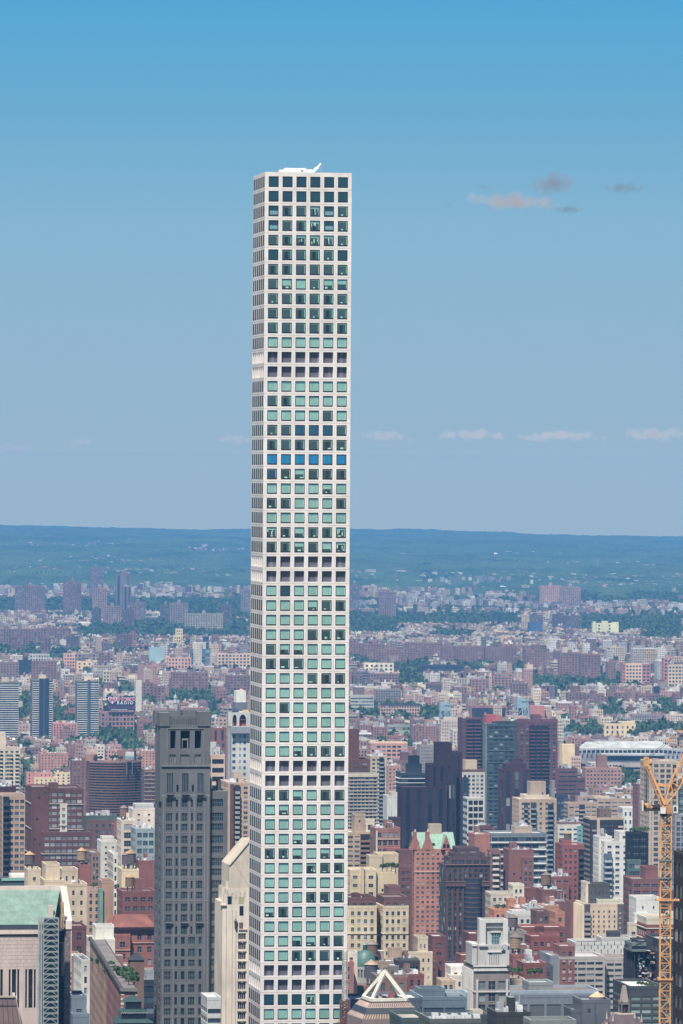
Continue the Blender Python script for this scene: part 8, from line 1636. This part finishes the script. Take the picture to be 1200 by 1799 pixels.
# ================================================================== trees
def crown_template(n_, seed):
    r_ = np.random.RandomState(seed); v = r_.normal(size=(n_, 3)); v /= np.linalg.norm(v, axis=1)[:, None]; v[:, 2] = np.abs(v[:, 2]) * .9 - .15 * r_.rand(n_)
    lob = 1 + .22 * np.sin(v[:, 0] * 4 + seed) * np.cos(v[:, 1] * 5 + seed * 2); c = v * (lob * (0.62 + .38 * r_.rand(n_)))[:, None] * (1, 1, .85)
    t1 = r_.normal(size=(n_, 3)); t1 /= np.linalg.norm(t1, axis=1)[:, None]; t2 = np.cross(v + r_.normal(size=(n_, 3)) * .5, t1); t2 /= np.linalg.norm(t2, axis=1)[:, None]
    s_ = (0.16 + .16 * r_.rand(n_))[:, None]; return np.stack([c - t1 * s_ - t2 * s_, c + t1 * s_ - t2 * s_ * .8, c + t1 * s_ + t2 * s_, c - t1 * s_ * .8 + t2 * s_], 1), r_.rand(n_)
TEMPL = [crown_template(110, s_) for s_ in range(5)]; TEMPF = [crown_template(46, s_ + 9) for s_ in range(5)]
def crown(mb, x, y, z, rad, h, rnd, far=False):
    q_, r_ = (TEMPF if far else TEMPL)[rnd.randrange(5)]; a = rnd.random() * 6.28; ca, sa = math.cos(a), math.sin(a)
    p_ = q_.copy(); X_ = p_[..., 0] * ca - p_[..., 1] * sa; Y_ = p_[..., 0] * sa + p_[..., 1] * ca
    p_[..., 0] = X_ * rad + x; p_[..., 1] = Y_ * rad + y; p_[..., 2] = p_[..., 2] * h + z
    mb.add(p_, 'leaf', (0, 0, 0), rnd=np.clip(r_ * .8 + rnd.uniform(-.1, .25), 0, 1))
rt_ = random.Random(3)
for gi, (a, b_5, c, d) in enumerate(GREEN):
    mb = MB(); Y = c + 3.0
    far = gdist(c) > 8500
    while Y <= d + 6:
        dist = gdist(Y); k_ = dist / FPX; X = a - 2
        while X < b_5 + 2:
            rad = rt_.uniform(5, 9.5) * (1.2 if far else 1); Dj = dist * (1 + rt_.uniform(-.004, .004)); p_ = at(X, Y, Dj); h_ = rt_.uniform(9, 15)
            crown(mb, p_.x, p_.y, gz(Dj) + h_ * .45, rad, h_ * .9, rt_, far); X += max(2.5, rad * 1.35 / k_) * rt_.uniform(.7, 1.3)
        dY = 4.0 if far else 6.5; Y += dY * rt_.uniform(.8, 1.2)
    if mb.q: tag(mb.build('tree_belt', merge=False), 'belt of dark green tree crowns between the far housing', 'trees', 'tree belts', 'stuff')
# scattered crowns all through the sprawl
mb = MB()
for i in range(5600):
    dist = rt_.uniform(4600, 15500); x = rt_.uniform(-.064, .064) * dist; h_ = rt_.uniform(8, 14)
    if dist < 6500 and rt_.random() < .5: continue
    if float(vnoise(np.array([x]), np.array([dist * .4]), 170, 21)[0]) < .42: continue
    crown(mb, x, dist, gz(dist) + h_ * .6 + (2 if dist > 9000 else 0), rt_.uniform(5, 10), h_, rt_, True)
tag(mb.build('street_trees', merge=False), 'scattered street tree crowns poking out between the far roofs', 'trees', kind='stuff')
# single trees one can tell apart: roof gardens and small pockets
def tree(X, Y, D, hm, lab, zb=None, grp='roof garden trees', name='tree'):
    p_ = at(X, Y, D); r_ = thing(name, (p_.x, p_.y, p_.z), lab, 'tree', grp)
    t = MB(); t.frustum(0, 0, hm * .05, hm * .02, -hm * .1, hm * .7, 6, 'bark', (.1, .07, .05))
    for k in range(3): a = k * 2.1; t.beam((0, 0, hm * .3), (math.cos(a) * hm * .22, math.sin(a) * hm * .22, hm * .62), hm * .012, 'bark', (.1, .07, .05))
    t.build('trunk', r_); t = MB(); rn = random.Random(int(X * 7 + Y)); crown(t, 0, 0, hm * .55, hm * .34, hm * .42, rn); crown(t, hm * .15, 0, hm * .72, hm * .22, hm * .26, rn); t.build('crown', r_, merge=False)
for i in range(13):
    f_ = i / 12; tree(163 + 50 * f_ + R0.uniform(0, 14), 1697 + 33 * f_ + R0.uniform(-3, 3), 2020 - 160 * f_, R0.uniform(3.5, 6), 'bright green roof garden tree on the long quoined brick hotel')
for i, (X, Y, D, hm) in enumerate(((193, 1725, 1935, 5.5), (199, 1727, 1925, 6), (205, 1730, 1915, 6.5), (211, 1732, 1905, 5), (217, 1732, 1900, 6.8), (223, 1733, 1895, 6.6), (230, 1734, 1885, 5.6), (236, 1735, 1880, 4.5), (214, 1722, 1945, 5.2))):
    tree(X, Y, D, hm, 'bright green roof garden tree on the long quoined brick hotel')
for X, Y, D, hm in ((120, 1736, 1806, 2.5),): pass
for X, Y in ((1122, 1733), (1128, 1734), (1134, 1735), (1140, 1736), (1147, 1737)): tree(X, Y + .5, 1806, 1.9, 'small bush in the terrace garden of the dark planted office', grp='office terrace bushes', name='bush')
for X, Y in ((1112, 1464), (1118, 1465), (1124, 1464), (1131, 1464), (1136, 1464)): tree(X, Y + 1, 3105, 4.0, 'leafy tree on the roof of the black glass tower', grp='black tower roof trees')
for X, Y, D in ((168, 1338, 4206), (176, 1338, 4205), (197, 1337, 4204), (204, 1336, 4204), (212, 1338, 4204), (246, 1339, 4206)): tree(X, Y, D, 4.5, 'shrub growing on the roof of the curved brown slab', grp='curved slab roof shrubs', name='bush')
for X, Y, D in ((672, 1527, 2655), (680, 1526, 2655), (688, 1525, 2655), (695, 1527, 2655)): tree(X, Y + 4, D, 4.0, 'shrub in the roof garden above the yellow tan block', grp='yellow block roof shrubs', name='bush')
for X, Y, D in ((901, 1712, 2060), (912, 1711, 2060), (932, 1712, 2080), (940, 1712, 2080), (947, 1711, 2080), (874, 1597, 2604), (884, 1597, 2604), (908, 1678, 2205), (205, 1562, 2510), (164, 1560, 2510)): tree(X, Y + 3, D, 3.2, 'clipped rooftop bush among the low brick houses', grp='rooftop bushes', name='bush')

# ================================================================== ground and far wooded hills
gm = MB(); xs = np.linspace(-7000, 7000, 57); ysr = np.concatenate([np.linspace(-1500, 12000, 28), np.linspace(12500, 37000, 60)])
V_ = np.zeros((len(ysr), len(xs), 3))
for i, y in enumerate(ysr):
    for j, x in enumerate(xs): V_[i, j] = (x, y, hill(x, y) - 2.0 if y > 13000 else gz(math.hypot(x, y)))
qs = np.stack([V_[:-1, :-1], V_[:-1, 1:], V_[1:, 1:], V_[1:, :-1]], 2).reshape(-1, 4, 3)
m, n, b = newmat('ground_cover'); cN = mixc(n, mrange(n, noise(n, .004, 5), .42, .58, 0, 1), (0.055, 0.052, 0.05), (0.045, 0.075, 0.03)); n.links.new(cN, b.inputs['Base Color']); b.inputs['Roughness'].default_value = .9; MATS.append('ground'); MI['ground'] = len(MATS) - 1; M['ground'] = m
gm.add(qs, 'ground', (.1, .1, .1)); g_o = gm.build('ground'); g_o['kind'] = 'structure'; g_o['label'] = 'city ground and far land under the trees'
# wooded land: a lumpy canopy sheet from the edge of the city to the last ridge
m, n, b = newmat('far_woodland'); nz = noise(n, .0030, 6, stretch=(1, .3, 1)); nz2 = noise(n, .02, 3)
c1 = mixc(n, mrange(n, nz, .38, .62, 0, 1), (0.012, 0.036, 0.018), (0.055, 0.095, 0.040)); c2_ = mixc(n, mrange(n, nz2, .35, .65, 0, .55), c1, (0.085, 0.125, 0.055)); n.links.new(c2_, b.inputs['Base Color']); b.inputs['Roughness'].default_value = .9; b.inputs['Specular IOR Level'].default_value = .1
MATS.append('wood'); MI['wood'] = len(MATS) - 1; M['wood'] = m
na, nr = 620, 420; angs = np.linspace(-.085, .085, na); ds = 15300 * np.exp(np.linspace(0, math.log(35500 / 15300), nr))
rs_ = np.random.RandomState(2)
A_, D_ = np.meshgrid(angs, ds); Xg, Yg = D_ * np.sin(A_), D_ * np.cos(A_)
def canopy(x, y): return vnoise(x, y, 46, 1) * 10 + vnoise(x, y, 21, 2) * 7 + vnoise(x, y * .3, 190, 3) * 17 + vnoise(x, y * .2, 700, 4) * 14
Hh = np.vectorize(hill)(Xg, Yg); can = canopy(Xg, Yg) + rs_.rand(*Xg.shape) * 3.5
edge_ = np.clip((D_ - 15300 - 2400 * vnoise(A_ * 9000, A_ * 0, 60, 31)) / 700, 0, 1); Zg = Hh + can * edge_ * .9 - (1 - edge_) * 9
clear = vnoise(Xg, Yg * .3, 420, 5); Zg -= (clear > .72) * 9 * edge_
V_ = np.stack([Xg, Yg, Zg], -1); qs = np.stack([V_[:-1, :-1], V_[:-1, 1:], V_[1:, 1:], V_[1:, :-1]], 2).reshape(-1, 4, 3)
wm = MB(); wm.add(qs, 'wood', (.1, .1, .1)); w_o = wm.build('woodland'); tag(w_o, 'hazy blue green wooded hills reaching to the horizon', 'woods', kind='stuff')
# pale houses scattered in the woods
hm_ = MB()
for i in range(4600):
    dist = 14500 * math.exp(rt_.random() ** 1.6 * math.log(26000 / 14500)); a = rt_.uniform(-.064, .064); x, y = dist * math.sin(a), dist * math.cos(a)
    if float(vnoise(np.array([x]), np.array([y]), 900, 8)[0]) < .42 + .15 * (dist > 17500) + .13 * (dist > 20500): continue
    if in_green(*proj(x, y, gz(dist))): continue
    wd = rt_.uniform(6, 17) * (2.4 if rt_.random() < .05 else 1); h_ = rt_.uniform(11, 16); z0_ = hill(x, y) + .9 * float(canopy(np.array([x]), np.array([y]))[0]) - 9; dd = 12; c = alb(rt_.choice([(235, 225, 215), (225, 205, 190), (210, 170, 160), (240, 238, 232), (190, 150, 150), (240, 225, 195), (150, 120, 120), (170, 150, 150)]), rt_.uniform(.35, .85))
    hm_.add([[(x, y, z0_), (x + wd, y, z0_), (x + wd, y, z0_ + h_), (x, y, z0_ + h_)], [(x, y + dd, z0_), (x, y, z0_), (x, y, z0_ + h_), (x, y + dd, z0_ + h_)], [(x + wd, y, z0_), (x + wd, y + dd, z0_), (x + wd, y + dd, z0_ + h_), (x + wd, y, z0_ + h_)]], 'fac', c, rt_.random(), 1, [[(0, 0), (wd / 4, 0), (wd / 4, h_ / 3.5), (0, h_ / 3.5)], [(0, 0), (3, 0), (3, h_ / 3.5), (0, h_ / 3.5)], [(0, 0), (3, 0), (3, h_ / 3.5), (0, h_ / 3.5)]])
    hm_.add([[(x, y, z0_ + h_), (x + wd, y, z0_ + h_), (x + wd, y + dd, z0_ + h_), (x, y + dd, z0_ + h_)]], 'roof', rt_.choice(TAR[:4]))
tag(hm_.build('scattered_suburb', merge=False), 'pale scattered suburban houses poking out of far woodland', 'suburb', kind='stuff')

# ================================================================== clouds beyond the haze
def cloud(X, Y, D, wpx, hpx, lab, dens, seed, col=(1, 1, 1), n_=7):
    p_ = at(X, Y, D); k_ = D / FPX; r_ = random.Random(seed); bm = MB()
    W_, H_ = wpx * k_, hpx * k_
    ico = MB()
    th = np.linspace(0, math.pi, 13); ph = np.linspace(0, 2 * math.pi, 25)
    T_, P2 = np.meshgrid(th, ph, indexing='ij'); s0 = np.stack([np.sin(T_) * np.cos(P2), np.sin(T_) * np.sin(P2), np.cos(T_)], -1)
    bump = 1 + .16 * np.sin(3 * P2 + seed) * np.sin(T_ * 3) * np.sin(T_); s0 = s0 * bump[..., None] * np.array([W_ / 2, W_ * .22, H_ / 2])
    q_ = np.stack([s0[:-1, :-1], s0[1:, :-1], s0[1:, 1:], s0[:-1, 1:]], 2).reshape(-1, 4, 3); bm.add(q_, 'wall', (.8, .8, .8)); o = bm.build('cloud', loc=(p_.x, p_.y, p_.z))
    o.data.materials.clear(); mt = bpy.data.materials.new('cloud_vapour'); mt.use_nodes = True; nn_ = mt.node_tree; nn_.nodes.clear(); ou = nn_.nodes.new('ShaderNodeOutputMaterial'); pv_ = nn_.nodes.new('ShaderNodeVolumePrincipled'); nn_.links.new(pv_.outputs[0], ou.inputs[1])
    pv_.inputs['Color'].default_value = (*col, 1); tcn = nn_.nodes.new('ShaderNodeTexCoord'); mp = nn_.nodes.new('ShaderNodeMapping'); mp.inputs['Scale'].default_value = (2 / W_, 2 / (W_ * .44), 2 / H_); nn_.links.new(tcn.outputs['Object'], mp.inputs[0])
    ln = nn_.nodes.new('ShaderNodeVectorMath'); ln.operation = 'LENGTH'; nn_.links.new(mp.outputs[0], ln.inputs[0]); fall = mrange(nn_, ln.outputs['Value'], 0.0, 1.0, 1.0, 0.0)
    mp2 = nn_.nodes.new('ShaderNodeMapping'); mp2.inputs['Scale'].default_value = (9.0 / W_, 4 / W_, 1.6 / H_); mp2.inputs['Location'].default_value = (seed * 3.1, seed, 0); nn_.links.new(tcn.outputs['Object'], mp2.inputs[0])
    tn = nn_.nodes.new('ShaderNodeTexNoise'); tn.inputs['Scale'].default_value = 1.0; tn.inputs['Detail'].default_value = 5; nn_.links.new(mp2.outputs[0], tn.inputs['Vector'])
    up = seed < 7; s_ = math_(nn_, 'SUBTRACT', math_(nn_, 'ADD', math_(nn_, 'MULTIPLY', fall, 1.2 if up else 1.1), math_(nn_, 'MULTIPLY', tn.outputs['Fac'], 1.7 if up else 2.0)), (1.22 if seed == 1 else .95) if up else 1.33); s_ = math_(nn_, 'MAXIMUM', s_, 0.0); nn_.links.new(math_(nn_, 'MULTIPLY', s_, dens), pv_.inputs['Density'])
    o.data.materials.append(mt); tag(o, lab, 'cloud')
cloud(900, 353, 52000, 240, 46, 'largest mauve cloud streak in the upper sky east of the white tower', 0.00800, 1, (.54, .49, .60))
cloud(972, 322, 52000, 100, 46, 'peaked grey mauve cloud just above the largest streak', 0.00800, 2, (.34, .33, .46))
cloud(1000, 368, 52000, 70, 16, 'thin dark cloud wisp under the east end of the largest streak', 0.01000, 3, (.22, .27, .40))
cloud(1095, 330, 52000, 90, 24, 'faint cloud wisp close to the east edge of the upper sky', 0.00700, 4, (.22, .28, .42))
cloud(850, 328, 52000, 28, 16, 'small slanting cloud puff above the west end of the largest streak', 0.01000, 5, (.22, .28, .42))
cloud(789, 360, 52000, 20, 12, 'tiniest cloud puff west of the largest streak', 0.01000, 6, (.22, .28, .42))
cloud(1150, 764, 90000, 150, 34, 'brightest pinkish low cloud at the east edge above the horizon', 0.00700, 7, (.92, .80, .80))
cloud(985, 766, 90000, 190, 30, 'pinkish low cloud second from the east edge', 0.00700, 8, (.92, .80, .80))
cloud(830, 764, 90000, 170, 28, 'pinkish low cloud third from the east edge', 0.00630, 9, (.92, .80, .80))
cloud(675, 768, 90000, 140, 28, 'faint low cloud touching the east side of the white tower', 0.00490, 10, (.92, .80, .80))
cloud(412, 771, 90000, 90, 28, 'low cloud touching the west side of the white tower', 0.00700, 11, (.92, .80, .80))
cloud(146, 777, 90000, 70, 20, 'small lone low cloud over the western plain', 0.00560, 12, (.92, .79, .79))
cloud(20, 788, 90000, 120, 24, 'low pink cloud at the west edge of the view', 0.00700, 13, (.92, .79, .79))

# ================================================================== the air
hb = MB(); hb.box(-7600, 7600, -2000, 38500, -260, 452, 'wall', (.8, .8, .8)); hz_o = hb.build('haze'); hz_o['kind'] = 'stuff'; hz_o['label'] = 'thin blue summer haze over the whole city'
hz_o.data.materials.clear(); mt = bpy.data.materials.new('haze_air'); mt.use_nodes = True; nn_ = mt.node_tree; nn_.nodes.clear(); ou = nn_.nodes.new('ShaderNodeOutputMaterial'); pv_ = nn_.nodes.new('ShaderNodeVolumePrincipled'); nn_.links.new(pv_.outputs[0], ou.inputs[1])
pv_.inputs['Color'].default_value = (0.17, 0.48, 0.92, 1); pv_.inputs['Density'].default_value = HAZE_D; pv_.inputs['Anisotropy'].default_value = 0.0
hz_o.data.materials.append(mt)
